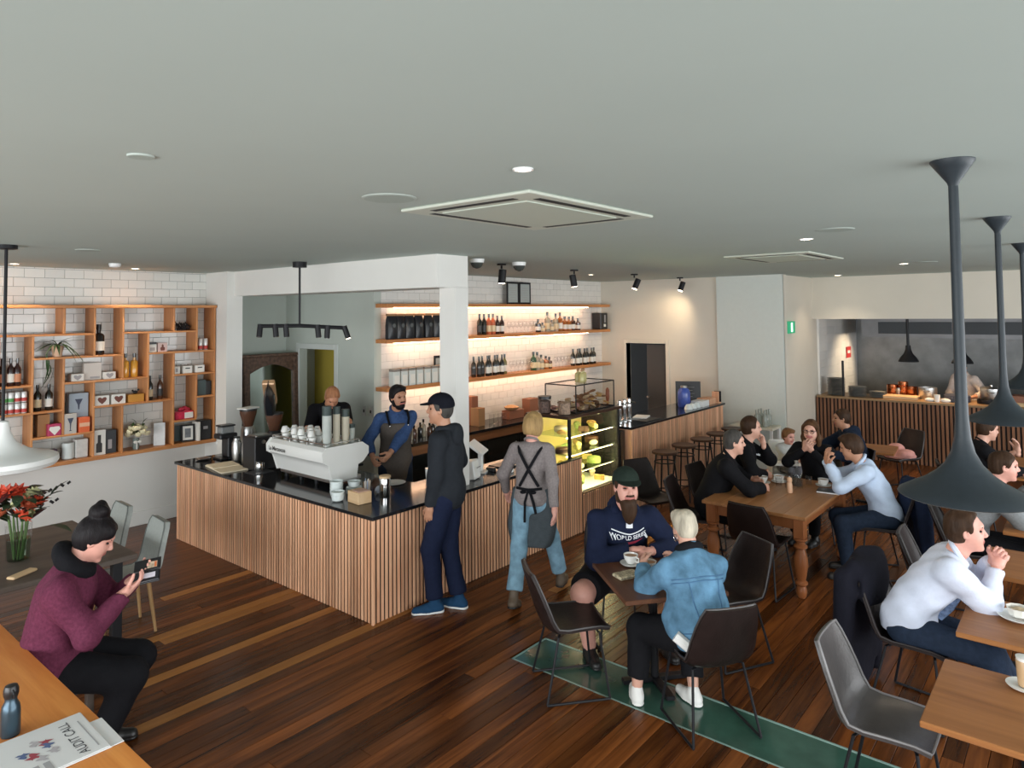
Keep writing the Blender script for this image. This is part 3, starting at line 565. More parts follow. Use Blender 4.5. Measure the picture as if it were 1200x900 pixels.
lm = leaf_mesh('leaf', .26, .022, mat('dark_green_leaf', (.035, .075, .025), .45, var=.3, scale=10), 1.1, 7)
for k in range(34):
    o = link('leaf', lm, pl, (0, 0, .12), (random.uniform(-.2, .2), random.uniform(-1.0, .15), k*2.4)); s_ = random.uniform(.6, 1.15)*(.45 if math.sin(k*2.4) > .25 else 1); o.scale = (s_, 1, s_)
lm2 = leaf_mesh('leaf', .20, .02, MATS['dark_green_leaf'], 1.6, 7)
for k in range(4): link('leaf', lm2, pl, (-.12+.01*k, -.07, .05-.06*k), (0, .9, -2+.5*k))
# small bouquet
fl_ = thing('flower_vase', 'small posy of cream flowers in a glass vase with white bow', 'flower vase', (3.58, 8.97, .985))
MB().lathe([(.032, 0), (.04, .02), (.035, .09), (.04, .13)], n=16, cap=False).build('vase', mat('grey_green_glass', (.20, .24, .22), .1), fl_)
b = MB(); b.sph((-.02, -.042, .09), .022, 10, 6, (1.2, .5, .8)); b.sph((.03, -.042, .09), .022, 10, 6, (1.2, .5, .8)); b.rbox(-.012, -.05, .0, .0, -.04, .09, .003); b.build('white_bow', L_w, fl_)
fm = MB(); fm.sph((0, 0, 0), .032, 10, 6, (1, 1, .75)); [fm.sph((.022*math.cos(a), .022*math.sin(a), .012), .018, 8, 5) for a in range(0, 6)]; fme = fm.mesh('blossom', mat('cream_petal', (.70, .64, .42), .6, var=.12, scale=40))
for k in range(16):
    a = k*2.4; r_ = .022+.021*math.sqrt(k); link('blossom', fme, fl_, (r_*math.cos(a)*1.25, r_*math.sin(a)*.8-.02, .22+.045*math.cos(k*1.7)), (random.uniform(-.6, .6),)*3)
lm3 = leaf_mesh('leaf', .10, .035, mat('mid_green_leaf', (.07, .12, .04), .5, var=.3, scale=12), .4, 4)
for k in range(22): link('leaf', lm3, fl_, (random.uniform(-.08, .08), random.uniform(-.05, .05), .16+random.uniform(0, .15)), (0, random.uniform(-1.2, .2), k*2.4))

# ================================================================== bar shelves with lit undersides
YS = 7.02
for z, lab in ((2.73, 'long oak bar shelf, topmost, carrying framed certificates'), (2.26, 'long oak bar shelf with spirits and coffee bags'), (1.63, 'long oak bar shelf, lowest, with canisters and wine')):
    s_ = thing('bar_shelf', lab, 'shelf', (0, 0, 0)); MB().rbox(XG+.03, YS, z-.05, 11.35, YB-.011, z, .004).build('board', M_shelfw, s_, False)
    for a, b_ in ((6.1, 7.9), (7.92, 9.3), (9.32, 10.75)): MB().rbox(a, YB-.15, z-.060, b_, YB-.12, z-.0505, .002).build('led_strip', M_led, s_, False)
YBt = 7.13
wg_ = 'wine bottles in the row on the lowest bar shelf'
for i, x in enumerate((7.64, 7.73, 7.83, 7.92, 8.0, 8.09, 8.18, 8.26, 8.36)): bottle(x, YBt-.03*(i % 2), 1.63, .31, .038, G_dark if i < 8 else G_olive, (L_k if i < 3 else L_w), '%s dark wine bottle from the white column on the lowest bar shelf' % ORD[i], wg_)
for x in (7.78, 7.88): bottle(x, YBt, 2.26, .32, .04, G_dark, L_k, 'dark green wine bottle with black label left of the rosé bottles', 'dark bottles beside the rosé')
for x in (7.99, 8.09): bottle(x, YBt, 2.26, .32, .04, G_pink, L_c, 'orange rosé wine bottle with cream label', 'rosé bottles')
for x in (8.19, 8.30): bottle(x, YBt, 2.26, .29, .04, G_red, L_w, 'dark wine bottle with white label right of the rosé bottles', 'dark bottles with white labels')
spm = [(9.24, .22, G_dark, 'black'), (9.36, .16, G_pale, 'clear'), (9.50, .34, G_pale, 'clear'), (9.62, .20, G_pale, 'clear'), (9.74, .31, G_pale, 'clear'), (9.87, .33, G_amber, 'amber'), (10.01, .26, G_amber, 'amber'), (10.14, .25, G_amber, 'amber'), (10.26, .26, G_brown, 'brown'), (10.42, .22, G_brown, 'brown')]
for i, (x, h, m_, k) in enumerate(spm): bottle(x, YBt, 2.26, h, .048, m_, L_w if k != 'clear' else L_c, '%s spirit bottle with a stopper, %s after the glasses on the middle bar shelf' % (k, ORD[i]), '%s spirits' % k, kind='sq')
for x, h, m_, k in ((9.10, .31, G_green, 'green'), (9.20, .30, G_pale, 'clear'), (9.31, .25, G_pale, 'clear'), (9.44, .22, G_amber, 'amber'), (9.54, .2, G_brown, 'brown')): bottle(x, YBt, 1.63, h, .05, m_, L_c, '%s bottle in the small group on the lowest bar shelf' % k, '%s bottles of the small group' % k, kind='sq' if k != 'green' else 'wine')
for i, x in enumerate((10.25, 10.36, 10.47, 10.58, 10.70, 10.81, 10.93)): bottle(x, YBt-.03*(i % 2), 1.63, .30, .042, G_dark, L_w, '%s dark wine bottle from the dark doorway on the lowest bar shelf' % ORD[6-i], 'wine bottles by the doorway')
gme = MB().lathe([(.03, 0), (.03, .004), (.005, .008), (.005, .08), (.03, .11), (.038, .15), (.03, .20)], n=12, cap=False).mesh('wine_glass', M_glass)
def glasses(x0, x1, n, z, lab, grp, rows=1):
    for r_ in range(rows):
        for i in range(n): tag(link('wine_glass', gme, None, (x0+(x1-x0)*i/(n-1)+.02*r_, YBt-.05+.1*r_, z)), ORD[i]+' '+lab, 'wine glass', grp)
glasses(8.42, 9.10, 8, 2.26, 'clear stemmed glass after the rosé bottles on the middle bar shelf', 'glasses on the middle shelf')
glasses(8.46, 9.0, 7, 1.63, 'clear stemmed glass on the lowest bar shelf, between wine row and green bottle', 'glasses by the green bottle')
glasses(9.66, 10.15, 6, 1.63, 'clear stemmed glass on the lowest bar shelf, beside the doorway bottles', 'glasses by the doorway bottles')
def pouch(x, y, z, w, h, d, m, label, grp, rz=0, fold=None):
    o = MB(); n = 9; vs = []; pr = [(.0, .9, .9), (.03, 1, 1), (.55, 1., .95), (.8, .98, .55), (.92, .97, .15), (1.0, .97, .08)]
    for v, a, b_ in pr:
        for k in range(12):
            t_ = 2*PI*k/12; c, s1 = math.cos(t_), math.sin(t_); q = 4
            rr = (abs(c)**q+abs(s1)**q)**(-1/q); vs.append((c*rr*w/2*a, s1*rr*d/2*b_, v*h))
    fs = [(i*12+k, i*12+(k+1) % 12, (i+1)*12+(k+1) % 12, (i+1)*12+k) for i in range(len(pr)-1) for k in range(12)]+[tuple(range(11, -1, -1)), tuple(60+k for k in range(12))]
    o.add(vs, fs); ob = o.build('coffee_bag', m, None, True, loc=(x, y, z), rz=rz); tag(ob, label, 'coffee bag', grp)
    if fold: MB().rbox(-w*.49, -.022, h*.93, w*.49, .022, h*1.02, .005).build('folded_top', fold, ob)
    MB().lathe([(w*.17, -d/2*.97-.006), (w*.17, -d/2*.9)], (0, 0, h*.55), 12, (0, 1, 0)).build('round_emblem', mat('grey_emblem', (.09, .10, .10), .5), ob)
    return ob
M_bag = mat('black_coffee_bag', (.014, .016, .02), .35, bump=.4, bscale=18); M_kraft = mat('kraft_paper', (.34, .19, .09), .7)
for i, x in enumerate((6.02, 6.17, 6.33, 6.50, 6.68, 6.86, 7.03)): pouch(x, YBt-.03, 2.26, .165, .33, .11, M_bag, '%s black coffee bag with folded brown top, counted from the grey wall' % ORD[i], 'black coffee bags', random.uniform(-.15, .15), M_kraft)
for i, x in enumerate((6.07, 6.21, 6.35, 6.49, 6.63, 6.77, 6.91, 7.05)):
    o = MB().rbox(-.058, -.05, 0, .058, .05, .20, .006).build('tea_canister', mat('white_canister', (.60, .63, .60), .4), None, False, loc=(x, YBt-.03, 1.63)); MB().rbox(-.056, -.048, .20, .056, .048, .235, .004).build('lid', mat('grey_brown_lid', (.24, .21, .18), .5), o, False); MB().box(-.04, -.0515, .03, .04, -.0495, .15).build('paper_label', L_w, o, False)
    tag(o, '%s white square tea canister with brown lid, counted from the grey wall' % ORD[i], 'canister', 'row of white tea canisters')
carton('dark_menu_frame', 6.98, YBt+.08, 1.63, .16, .02, .36, M_black, 'black framed card standing behind the white canisters', 'picture frame', face=facepanel(mat('grey_sheet', (.30, .32, .30), .5), .15, .85, .1, .9))
for x in (8.58, 8.89):
    t = thing('certificate_frame', 'black framed certificate standing on the top bar shelf', 'picture frame', (x, 7.12, 2.73), 0, 'pair of framed certificates')
    f_ = MB(); w, h = .30, .36; f_.rbox(-w/2, 0, 0, w/2, .02, .03); f_.rbox(-w/2, 0, h-.03, w/2, .02, h); f_.rbox(-w/2, 0, .03, -w/2+.03, .02, h-.03); f_.rbox(w/2-.03, 0, .03, w/2, .02, h-.03); f_.build('frame', M_black, t, False)
    MB().box(-w/2+.03, .006, .03, w/2-.03, .012, h-.03).build('sheet', mat('certificate_paper', (.36, .40, .39), .4), t, False)
    for k in range(6): MB().box(-.08+.02*(k % 2), .004, .07+k*.037, .08-.02*(k % 2), .006, .078+k*.037).build('printed_line', MATS['grey_print'], t, False)
o = MB().rbox(-.12, -.10, 0, .12, .10, .31, .012).build('black_tin', M_blk, None, False, loc=(11.17, 7.14, 2.26)); MB().box(-.02, -.104, .05, .05, -.101, .10).build('paper_label', L_w, o, False); MB().box(.0, -.104, .13, .045, -.101, .27).build('side_print', MATS['grey_print'], o, False); tag(o, 'large black tin with white print at the doorway end of the shelf', 'tin')
# ================================================================== people: implicit surfaces meshed with surface nets
V3 = lambda *a: np.array(a, dtype=np.float64)
def _n(v): v = np.asarray(v, float); return v/(np.linalg.norm(v)+1e-12)
def RC(a, b, r1, r2, k=.03, lab=0, cut=None, op='add', fl=1.): return dict(t='rc', a=np.asarray(a, float), b=np.asarray(b, float), r1=r1, r2=r2, k=k, lab=lab, cut=cut, op=op)
def EL(c, rad, B=None, k=.03, lab=0, cut=None, op='add'): return dict(t='el', c=np.asarray(c, float), r=np.asarray(rad, float), B=np.eye(3) if B is None else np.asarray(B, float), k=k, lab=lab, cut=cut, op=op)
def pdist(p, x, y, z):
    if p['t'] == 'rc':
        a, ba = p['a'], p['b']-p['a']; px, py, pz = x-a[0], y-a[1], z-a[2]
        h = np.clip((px*ba[0]+py*ba[1]+pz*ba[2])/max(1e-9, ba@ba), 0, 1)
        d = np.sqrt((px-h*ba[0])**2+(py-h*ba[1])**2+(pz-h*ba[2])**2)-(p['r1']+(p['r2']-p['r1'])*h)
    else:
        c, B, r = p['c'], p['B'], p['r']; px, py, pz = x-c[0], y-c[1], z-c[2]
        u = [(px*B[i][0]+py*B[i][1]+pz*B[i][2]) for i in range(3)]
        k0 = np.sqrt(sum((u[i]/r[i])**2 for i in range(3))); k1 = np.sqrt(sum((u[i]/r[i]**2)**2 for i in range(3)))
        d = k0*(k0-1)/np.maximum(k1, 1e-6)
    if p['cut']:
        for pt, n in p['cut']: d = np.maximum(d, (x-pt[0])*n[0]+(y-pt[1])*n[1]+(z-pt[2])*n[2])
    return d
def paabb(p):
    if p['t'] == 'rc': r = max(p['r1'], p['r2']); return np.minimum(p['a'], p['b'])-r, np.maximum(p['a'], p['b'])+r
    e = np.sqrt(((p['B']*p['r'][:, None])**2).sum(0)); return p['c']-e, p['c']+e
CORN = np.array([(i, j, k) for i in (0, 1) for j in (0, 1) for k in (0, 1)]); EDG = [(a, b) for a in range(8) for b in range(a+1, 8) if abs(CORN[a]-CORN[b]).sum() == 1]
def implicit(prims, res, cuts=(), noise=0., nfreq=22., seed=0):
    lo = np.min([paabb(p)[0] for p in prims if p['op'] == 'add'], 0)-2.5*res; hi = np.max([paabb(p)[1] for p in prims if p['op'] == 'add'], 0)+2.5*res
    dim = np.ceil((hi-lo)/res).astype(int)+1
    D = np.full(dim, .2, np.float32); ax = [(lo[i]+res*np.arange(dim[i])).astype(np.float32) for i in range(3)]
    for p in prims:
        a, b = paabb(p); mg = p['k']+3*res; i0 = np.clip(np.floor((a-mg-lo)/res).astype(int), 0, dim-1); i1 = np.clip(np.ceil((b+mg-lo)/res).astype(int)+1, 1, dim)
        if np.any(i1 <= i0): continue
        sl = tuple(slice(i0[i], i1[i]) for i in range(3)); x = ax[0][sl[0]][:, None, None]; y = ax[1][sl[1]][None, :, None]; z = ax[2][sl[2]][None, None, :]
        d = pdist(p, x, y, z); S_ = D[sl]; k = max(p['k'], 1e-5)
        if p['op'] == 'add': h = np.maximum(k-np.abs(S_-d), 0)/k; D[sl] = np.minimum(S_, d)-h*h*k*.25
        else: h = np.maximum(k-np.abs(S_+d), 0)/k; D[sl] = np.maximum(S_, -d)+h*h*k*.25
    X_, Y_, Z_ = ax[0][:, None, None], ax[1][None, :, None], ax[2][None, None, :]
    if noise:
        r_ = np.random.RandomState(seed); nn = 0
        for q in range(5):
            w = r_.normal(size=3); w = w/np.linalg.norm(w)*nfreq*(.6+.35*q); nn = nn+np.sin(X_*w[0]+Y_*w[1]+Z_*w[2]+r_.uniform(0, 6))/(1+.5*q)
        D += (noise*nn*.6).astype(np.float32)
    for pt, n in cuts: D = np.maximum(D, (X_-pt[0])*n[0]+(Y_-pt[1])*n[1]+(Z_-pt[2])*n[2])
    # surface nets
    s = D < 0; n0, n1, n2 = dim; cnt = np.zeros((n0-1, n1-1, n2-1), np.int8)
    for c in CORN: cnt += s[c[0]:n0-1+c[0], c[1]:n1-1+c[1], c[2]:n2-1+c[2]]
    I = np.argwhere((cnt > 0) & (cnt < 8))
    val = np.stack([D[I[:, 0]+c[0], I[:, 1]+c[1], I[:, 2]+c[2]] for c in CORN], 1); acc = np.zeros((len(I), 3)); num = np.zeros(len(I))
    for a, b in EDG:
        m = (val[:, a] < 0) != (val[:, b] < 0); t_ = val[:, a]/(val[:, a]-val[:, b]+1e-12); t_ = np.clip(t_, 0, 1)
        acc += np.where(m[:, None], CORN[a]+(CORN[b]-CORN[a])*t_[:, None], 0); num += m
    verts = lo+res*(I+acc/num[:, None]); idx = np.full((n0-1, n1-1, n2-1), -1, np.int32); idx[I[:, 0], I[:, 1], I[:, 2]] = np.arange(len(I)); quads = []
    for axs in range(3):
        u, v = (axs+1) % 3, (axs+2) % 3; A = [slice(None)]*3; Bq = [slice(None)]*3; A[axs] = slice(0, dim[axs]-1); Bq[axs] = slice(1, dim[axs])
        df = s[tuple(A)] != s[tuple(Bq)]; E_ = np.argwhere(df); E_ = E_[(E_[:, u] > 0) & (E_[:, v] > 0) & (E_[:, u] < dim[u]-1) & (E_[:, v] < dim[v]-1)]
        if len(E_) == 0: continue
        ins = s[E_[:, 0], E_[:, 1], E_[:, 2]]
        def cell(du, dv): c = E_.copy(); c[:, u] += du; c[:, v] += dv; return idx[c[:, 0], c[:, 1], c[:, 2]]
        q = np.stack([cell(-1, -1), cell(0, -1), cell(0, 0), cell(-1, 0)], 1); q[~ins] = q[~ins][:, ::-1]; quads.append(q)
    quads = np.concatenate(quads); quads = quads[(quads >= 0).all(1)]
    lab = None
    labs = sorted({p['lab'] for p in prims if p['op'] == 'add'})
    if len(labs) > 1:
        c = verts[quads].mean(1); best = np.full(len(c), 9., float); lab = np.zeros(len(c), int)
        for l in labs:
            d = np.min([pdist(p, c[:, 0], c[:, 1], c[:, 2]) for p in prims if p['op'] == 'add' and p['lab'] == l], 0)
            if l: d = d-.0015
            m = d < best; best[m] = d[m]; lab[m] = l
    return verts, quads, lab
def np_mesh(name, pieces, mats):
    vs, qs, ls, off = [], [], [], 0
    for v, q, l in pieces: vs.append(v); qs.append(q+off); ls.append(np.zeros(len(q), int) if l is None else l); off += len(v)
    v = np.concatenate(vs); q = np.concatenate(qs); l = np.concatenate(ls); me = bpy.data.meshes.new(name)
    me.vertices.add(len(v)); me.vertices.foreach_set('co', v.astype(np.float32).ravel()); me.loops.add(len(q)*4); me.loops.foreach_set('vertex_index', q.astype(np.int32).ravel())
    me.polygons.add(len(q)); me.polygons.foreach_set('loop_start', np.arange(0, len(q)*4, 4, dtype=np.int32)); me.polygons.foreach_set('loop_total', np.full(len(q), 4, np.int32))
    for m in mats: me.materials.append(m)
    me.update(calc_edges=True)
    if l.any(): me.polygons.foreach_set('material_index', l.astype(np.int32))
    me.shade_smooth(); return me
def ik(a, c, l1, l2, hint):
    a, c = np.asarray(a, float), np.asarray(c, float); d = c-a; L = np.linalg.norm(d); L2 = min(L, (l1+l2)*.995); u = d/L; c = a+u*L2
    x = (l1*l1-l2*l2+L2*L2)/(2*L2); hgt = math.sqrt(max(0, l1*l1-x*x)); hv = np.asarray(hint, float); hv = hv-u*(hv@u); hv = _n(hv); return a+u*x+hv*hgt, c
def frame(yaw_, pitch=0., roll_=0.):
    """rows: forward, left, up; pitch > 0 looks down"""
    return np.array((Euler((0, 0, yaw_)).to_matrix() @ Euler((0, pitch, 0)).to_matrix() @ Euler((roll_, 0, 0)).to_matrix()).transposed())
SKIN = lambda n, c: mat('skin_'+n, c, .5, var=.06, scale=30)
SK_A = SKIN('fair', (.62, .34, .25)); SK_B = SKIN('tan', (.46, .23, .14)); SK_C = SKIN('pink', (.66, .33, .26)); M_eye = mat('dark_eye', (.03, .02, .018), .2); M_lip = mat('lips', (.42, .14, .12), .4)
def hair_mat(n, c): return mat('hair_'+n, c, .5, var=.35, scale=30, stretch=(1, 1, .25), bump=.6, bscale=60, spec=.12)
H_blk = hair_mat('black', (.012, .010, .011)); H_brn = hair_mat('brown', (.045, .024, .014)); H_grey = hair_mat('dark_grey', (.06, .055, .05)); H_bld = hair_mat('blond', (.33, .21, .09)); H_sil = hair_mat('silver', (.46, .41, .32)); H_lbr = hair_mat('light_brown', (.18, .09, .04)); H_bal = hair_mat('copper', (.40, .18, .09))
def cloth(n, c, var=.12, scale=25, bump=.25, rough=.85): return mat('cloth_'+n, c, rough, var=var, scale=scale, bump=bump, bscale=90, spec=.12)
def hand_prims(W, d, n, left, curl=.5, k=.006, sc=1., spread=.06):
    d = _n(d); n = _n(n-d*(n@d)); th = np.cross(n, d) if left else np.cross(d, n); P = lambda x, y, z: W+(d*x+th*y+n*z)*sc; out = []
    out += [RC(P(-.03, 0, 0), P(.02, .002, 0), .027*sc, .026*sc, .015), RC(P(.02, .017, 0), P(.08, .022, .002), .018*sc, .0135*sc, .02), RC(P(.02, -.015, 0), P(.075, -.02, .002), .018*sc, .0125*sc, .02), RC(P(.02, 0, 0), P(.082, .0, 0), .017*sc, .013*sc, .02)]
    for i, (y, L, r) in enumerate(((.029, .070, .0092), (.0095, .078, .0094), (-.0105, .073, .009), (-.029, .057, .008))):
        p = P(.080-.004*abs(i-1), y, 0); a = curl*.55; di = d+th*(1.5-i)*spread; seg = (L*.43, L*.31, L*.26)
        for q in range(3):
            v = _n(_n(di)*math.cos(a)+n*math.sin(a)); e = p+v*seg[q]*sc; out.append(RC(p, e, r*(1-.07*q)*sc, r*(.95-.08*q)*sc, k)); p = e; a += curl*(.9 if q == 0 else .7)
    p = P(.022, .024, .004); v = _n(d*.62+th*.62+n*.35); e = p+v*.042*sc; out.append(RC(p, e, .0145*sc, .0115*sc, .014)); v = _n(d*.85+th*.2+n*(.3+.4*curl)); e2 = e+v*.036*sc; out.append(RC(e, e2, .011*sc, .0095*sc, k)); out.append(RC(e2, e2+_n(v+n*.3*curl)*.022*sc, .0095*sc, .008*sc, k))
    return out
def head_prims(O, B, s, fem=False, skinlab=0):
    g = lambda x, y, z: O+(B[0]*x+B[1]*y+B[2]*z)*s; E = lambda c, r, k=.02, lab=0, op='add', BB=None: EL(g(*c), np.array(r)*s, B if BB is None else BB, k*s, lab, None, op)
    j = .9 if fem else 1.
    P = [E((-.012, 0, .035), (.096, .076, .090)), E((.012, 0, -.02), (.080, .066, .085), .03), E((.042, 0, -.078), (.046*j, .044*j, .040), .035), E((.035, .034, -.035), (.045, .032, .04), .03), E((.035, -.034, -.035), (.045, .032, .04), .03),
         E((.070, 0, .042), (.024, .048, .020), .02),
         E((.076, .031, .016), (.020, .017, .012), .012, op='sub'), E((.076, -.031, .016), (.020, .017, .012), .012, op='sub'),
         RC(g(.086, 0, .022), g(.108, 0, -.014), .008*s, .012*s, .010*s), E((.098, .012, -.020), (.012, .009, .008), .008), E((.098, -.012, -.020), (.012, .009, .008), .008),
         E((.076, 0, -.052), (.020, .028, .018), .012), E((.078, 0, -.098), (.018, .022, .016), .02),
         E((.0735, .031, .014), (.011, .0115, .0065), .003, 1), E((.0735, -.031, .014), (.011, .0115, .0065), .003, 1), E((.0935, 0, -.047), (.006, .024, .0055), .004, 2), E((.0925, 0, -.056), (.0065, .021, .006), .004, 2)]
    for sg in (1, -1): P += [E((-.008, sg*.078, -.004), (.019, .009, .031), .008), E((-.004, sg*.084, -.002), (.010, .006, .018), .006, op='sub')]
    return P
def hair_pieces(kind, O, B, s):
    g = lambda x, y, z: O+(B[0]*x+B[1]*y+B[2]*z)*s; E = lambda c, r, k=.015, cut=None, op='add': EL(g(*c), np.array(r)*s, B, k*s, 0, cut, op); n_ = lambda x, y, z: _n(B[0]*x+B[1]*y+B[2]*z)
    hl = [(g(.070, 0, .075), n_(.75, 0, -.66)), (g(-.05, 0, -.075), n_(.25, 0, -1))]
    P = [];
    if kind in ('short', 'bun', 'receding', 'long', 'cropped'):
        t_ = {'short': .014, 'cropped': .008, 'bun': .016, 'receding': .011, 'long': .016}[kind]
        h2 = [(g(.045 if kind == 'receding' else .070, 0, .085), n_(.8, 0, -.6)), (g(-.05, 0, -.075), n_(.25, 0, -1))]
        P = [E((-.014, 0, .038), (.096+t_, .076+t_, .090+t_), cut=h2), E((-.028, 0, .0), (.080+t_, .071+t_*.8, .095), cut=[(g(-.004, 0, 0), n_(1, 0, -.12)), (g(0, 0, -.085), n_(.1, 0, -1))])]
        for sg in (1, -1): P.append(E((.012, sg*.071, .03), (.022, .010+t_*.4, .036)))
        if kind == 'short': P.append(E((.045, .01, .112), (.045, .055, .022), .03))
        if kind == 'bun':
            P += [E((-.062, .0, .145), (.058, .060, .052), .012), E((-.075, .02, .185), (.03, .032, .026), .015), E((-.045, -.03, .17), (.03, .028, .026), .015), E((-.05, 0, .115), (.035, .035, .02), .01), E((.03, .045, .07), (.055, .035, .05), .02), E((.03, -.045, .07), (.055, .035, .05), .02)]
        if kind == 'long':
            for sg in (1, -1): P += [RC(g(.02, sg*.072, .05), g(-.01, sg*.088, -.09), .024*s, .030*s, .03*s), RC(g(-.01, sg*.088, -.09), g(.015, sg*.085, -.24), .03*s, .016*s, .03*s)]
            P.append(RC(g(-.07, 0, 0), g(-.075, 0, -.16), .06*s, .05*s, .04*s))
    elif kind == 'bob':
        P = [E((-.016, 0, .030), (.112, .094, .106)), E((-.020, 0, -.035), (.108, .100, .095), .03, [(g(0, 0, -.105), n_(-.15, 0, -1))]), E((.105, 0, -.055), (.080, .064, .125), .02, None, 'sub')]
    elif kind == 'pixie':
        P = [E((-.018, 0, .040), (.110, .090, .102)), E((-.045, 0, -.01), (.072, .078, .085), .03, [(g(0, 0, -.085), n_(0, 0, -1))]), E((.02, .035, .095), (.06, .05, .045), .025), E((-.055, .0, .09), (.06, .06, .05), .03), E((.12, 0, -.03), (.075, .075, .10), .02, None, 'sub')]
    elif kind == 'beard':
        P = [E((.040, 0, -.085), (.054, .060, .052)), E((.012, .062, -.05), (.034, .020, .05)), E((.012, -.062, -.05), (.034, .020, .05)), RC(g(.088, .024, -.036), g(.096, 0, -.032), .008*s, .010*s, .006*s), RC(g(.088, -.024, -.036), g(.096, 0, -.032), .008*s, .010*s, .006*s), E((.083, .0, -.086), (.024, .032, .026)), E((.098, 0, -.051), (.02, .023, .009), .004, None, 'sub')]
    elif kind == 'longbeard':
        P = hair_pieces('beard', O, B, s)[:-1]+[E((.070, 0, -.135), (.048, .055, .075), .03), E((.068, 0, -.19), (.03, .035, .05), .03), E((.100, 0, -.051), (.02, .023, .009), .004, None, 'sub')]
    elif kind == 'brows':
        P = [RC(g(.089, sg*.016, .040), g(.080, sg*.046, .041), .005*s, .004*s, .002) for sg in (1, -1)]
    return P
def add_mesh(name, pieces, mats, parent): o = bpy.data.objects.new(name, np_mesh(name, pieces, mats)); COL.objects.link(o); o.parent = parent; return o
PEOPLE = {}
def person(key, label, loc, rz, h=1.75, pelvis=None, lean=0., lean2=None, twist=0., side=0., head=(0., .1, 0.), handL=None, handR=None, elbL=(-.3, .6, -.6), elbR=(-.3, -.6, -.6), ankL=None, ankR=None, kneeL=(1, .1, .3), kneeR=(1, -.1, .3), footL=0., footR=0.,
           bulk=1., belly=0., wide=1., skin=None, hair='short', hairm=None, beard=None, fem=False, top=None, bottom=None, shoes=None, curlL=.5, curlR=.5, palmL=None, palmR=None, hdL=None, hdR=None, legs=True, hs=1., detail=1., neck=(0, 0), toes=(0., 0.), slope=0.):
    s = h/1.75; skin = skin or SK_A; lean2 = lean if lean2 is None else lean2
    P = V3(0, 0, .53*h) if pelvis is None else np.asarray(pelvis, float)
    u0 = _n(V3(math.sin(lean), math.sin(side), math.cos(lean))); u1 = _n(V3(math.sin(lean2)*math.cos(twist), math.sin(side)+math.sin(lean2)*math.sin(twist), math.cos(lean2)))
    sd0 = V3(0, 1, 0); sd = V3(-math.sin(twist), math.cos(twist), 0); sd = _n(sd-u1*(sd@u1)); fw = np.cross(sd, u1); B0 = np.array([_n(np.cross(sd0, u0)), sd0, u0]); B1 = np.array([fw, sd, u1])
    waist = P+u0*.13*s; N = waist+u1*.40*s; chest = waist+u1*.20*s
    SL, SR = N-u1*(.06+slope)*s+sd*.172*s*wide, N-u1*(.06+slope)*s-sd*.172*s*wide
    HB = frame(*head); un = _n(u1*.6+HB[2]*.6); hb = N+un*.075*s+fw*.012*s; O = hb+HB[2]*.095*s*hs+HB[0]*.022*s; hsc = s*.98*hs
    la, lf = .285*s, .255*s
    handL = SL+V3(.05, .08, -.5)*s if handL is None else np.asarray(handL, float); handR = SR+V3(.05, -.08, -.5)*s if handR is None else np.asarray(handR, float)
    EL_, WL = ik(SL, handL, la, lf, elbL); ER_, WR = ik(SR, handR, la, lf, elbR)
    HL, HR = P+sd0*.092*s*wide+V3(0, 0, -.01), P-sd0*.092*s*wide+V3(0, 0, -.01)
    ankL = P*V3(1, 1, 0)+V3(0, .11*s, .085*s) if ankL is None else np.asarray(ankL, float); ankR = P*V3(1, 1, 0)+V3(0, -.11*s, .085*s) if ankR is None else np.asarray(ankR, float)
    KL, AL = ik(HL, ankL, .43*s, .42*s, kneeL); KR, AR = ik(HR, ankR, .43*s, .42*s, kneeR)
    b = bulk; ba = 1+(bulk-1)*.45
    def torso(t, kk=.05):
        return [EL(P+u0*.015*s, (V3(.112*b+belly*.5, .158*wide*(b*.5+.5), .115)*s)+t, B0, kk), EL(waist+B0[0]*belly*.6*s, (V3(.105*b+belly, .138*wide*b, .15)*s)+t, B0, kk+.02), EL(chest, (V3(.112*b, .152*wide, .195)*s)+t, B1, kk+.02), RC(SL-sd*.03*s-u1*.005, SR+sd*.03*s-u1*.005, .052*s+t, .052*s+t, .05), EL(N-u1*.07*s+fw*-.01, (V3(.07, .12, .075)*s)+t, B1, .05)]
    def arm(S_, E_, W_, t, end=1., te=None, kk=.03):
        te = t if te is None else te
        if end <= .5: e = S_+(E_-S_)*end*2; return [RC(S_, e, .054*s*ba+t, .047*s*ba+te, kk, 0, [(e, _n(E_-S_))])]
        e = E_+(W_-E_)*(end-.5)*2; return [RC(S_, E_, .054*s*ba+t, .045*s*ba+t, kk), RC(E_, e, .045*s*ba+t, (.045+(.031-.045)*(end-.5)*2)*s*ba+te, kk, 0, [(e, _n(W_-E_))])]
    def leg(H_, K_, A_, t, end=1., flare=0., kk=.04):
        if end <= .5: e = H_+(K_-H_)*end*2; return [RC(H_, e, .088*s*b+t, .062*s*b+t+flare, kk, 0, [(e, _n(K_-H_))])]
        e = K_+(A_-K_)*(end-.5)*2; return [RC(H_, K_, .086*s*b+t, .060*s*b+t, kk), RC(K_, e, .060*s*b+t, (.060-.02*(end-.5)*2)*s*b+t+flare, kk, 0, [(e, _n(A_-K_))])]
    # the body: one skin figure, with finer meshing for head and hands
    neckp = [RC(N-u1*.02*s, hb+HB[2]*.03*s, .060*s*(b*.4+.6), .055*s*(b*.3+.7), .03)]
    body = torso(-.012)+neckp+arm(SL, EL_, WL, -.003)+arm(SR, ER_, WR, -.003)
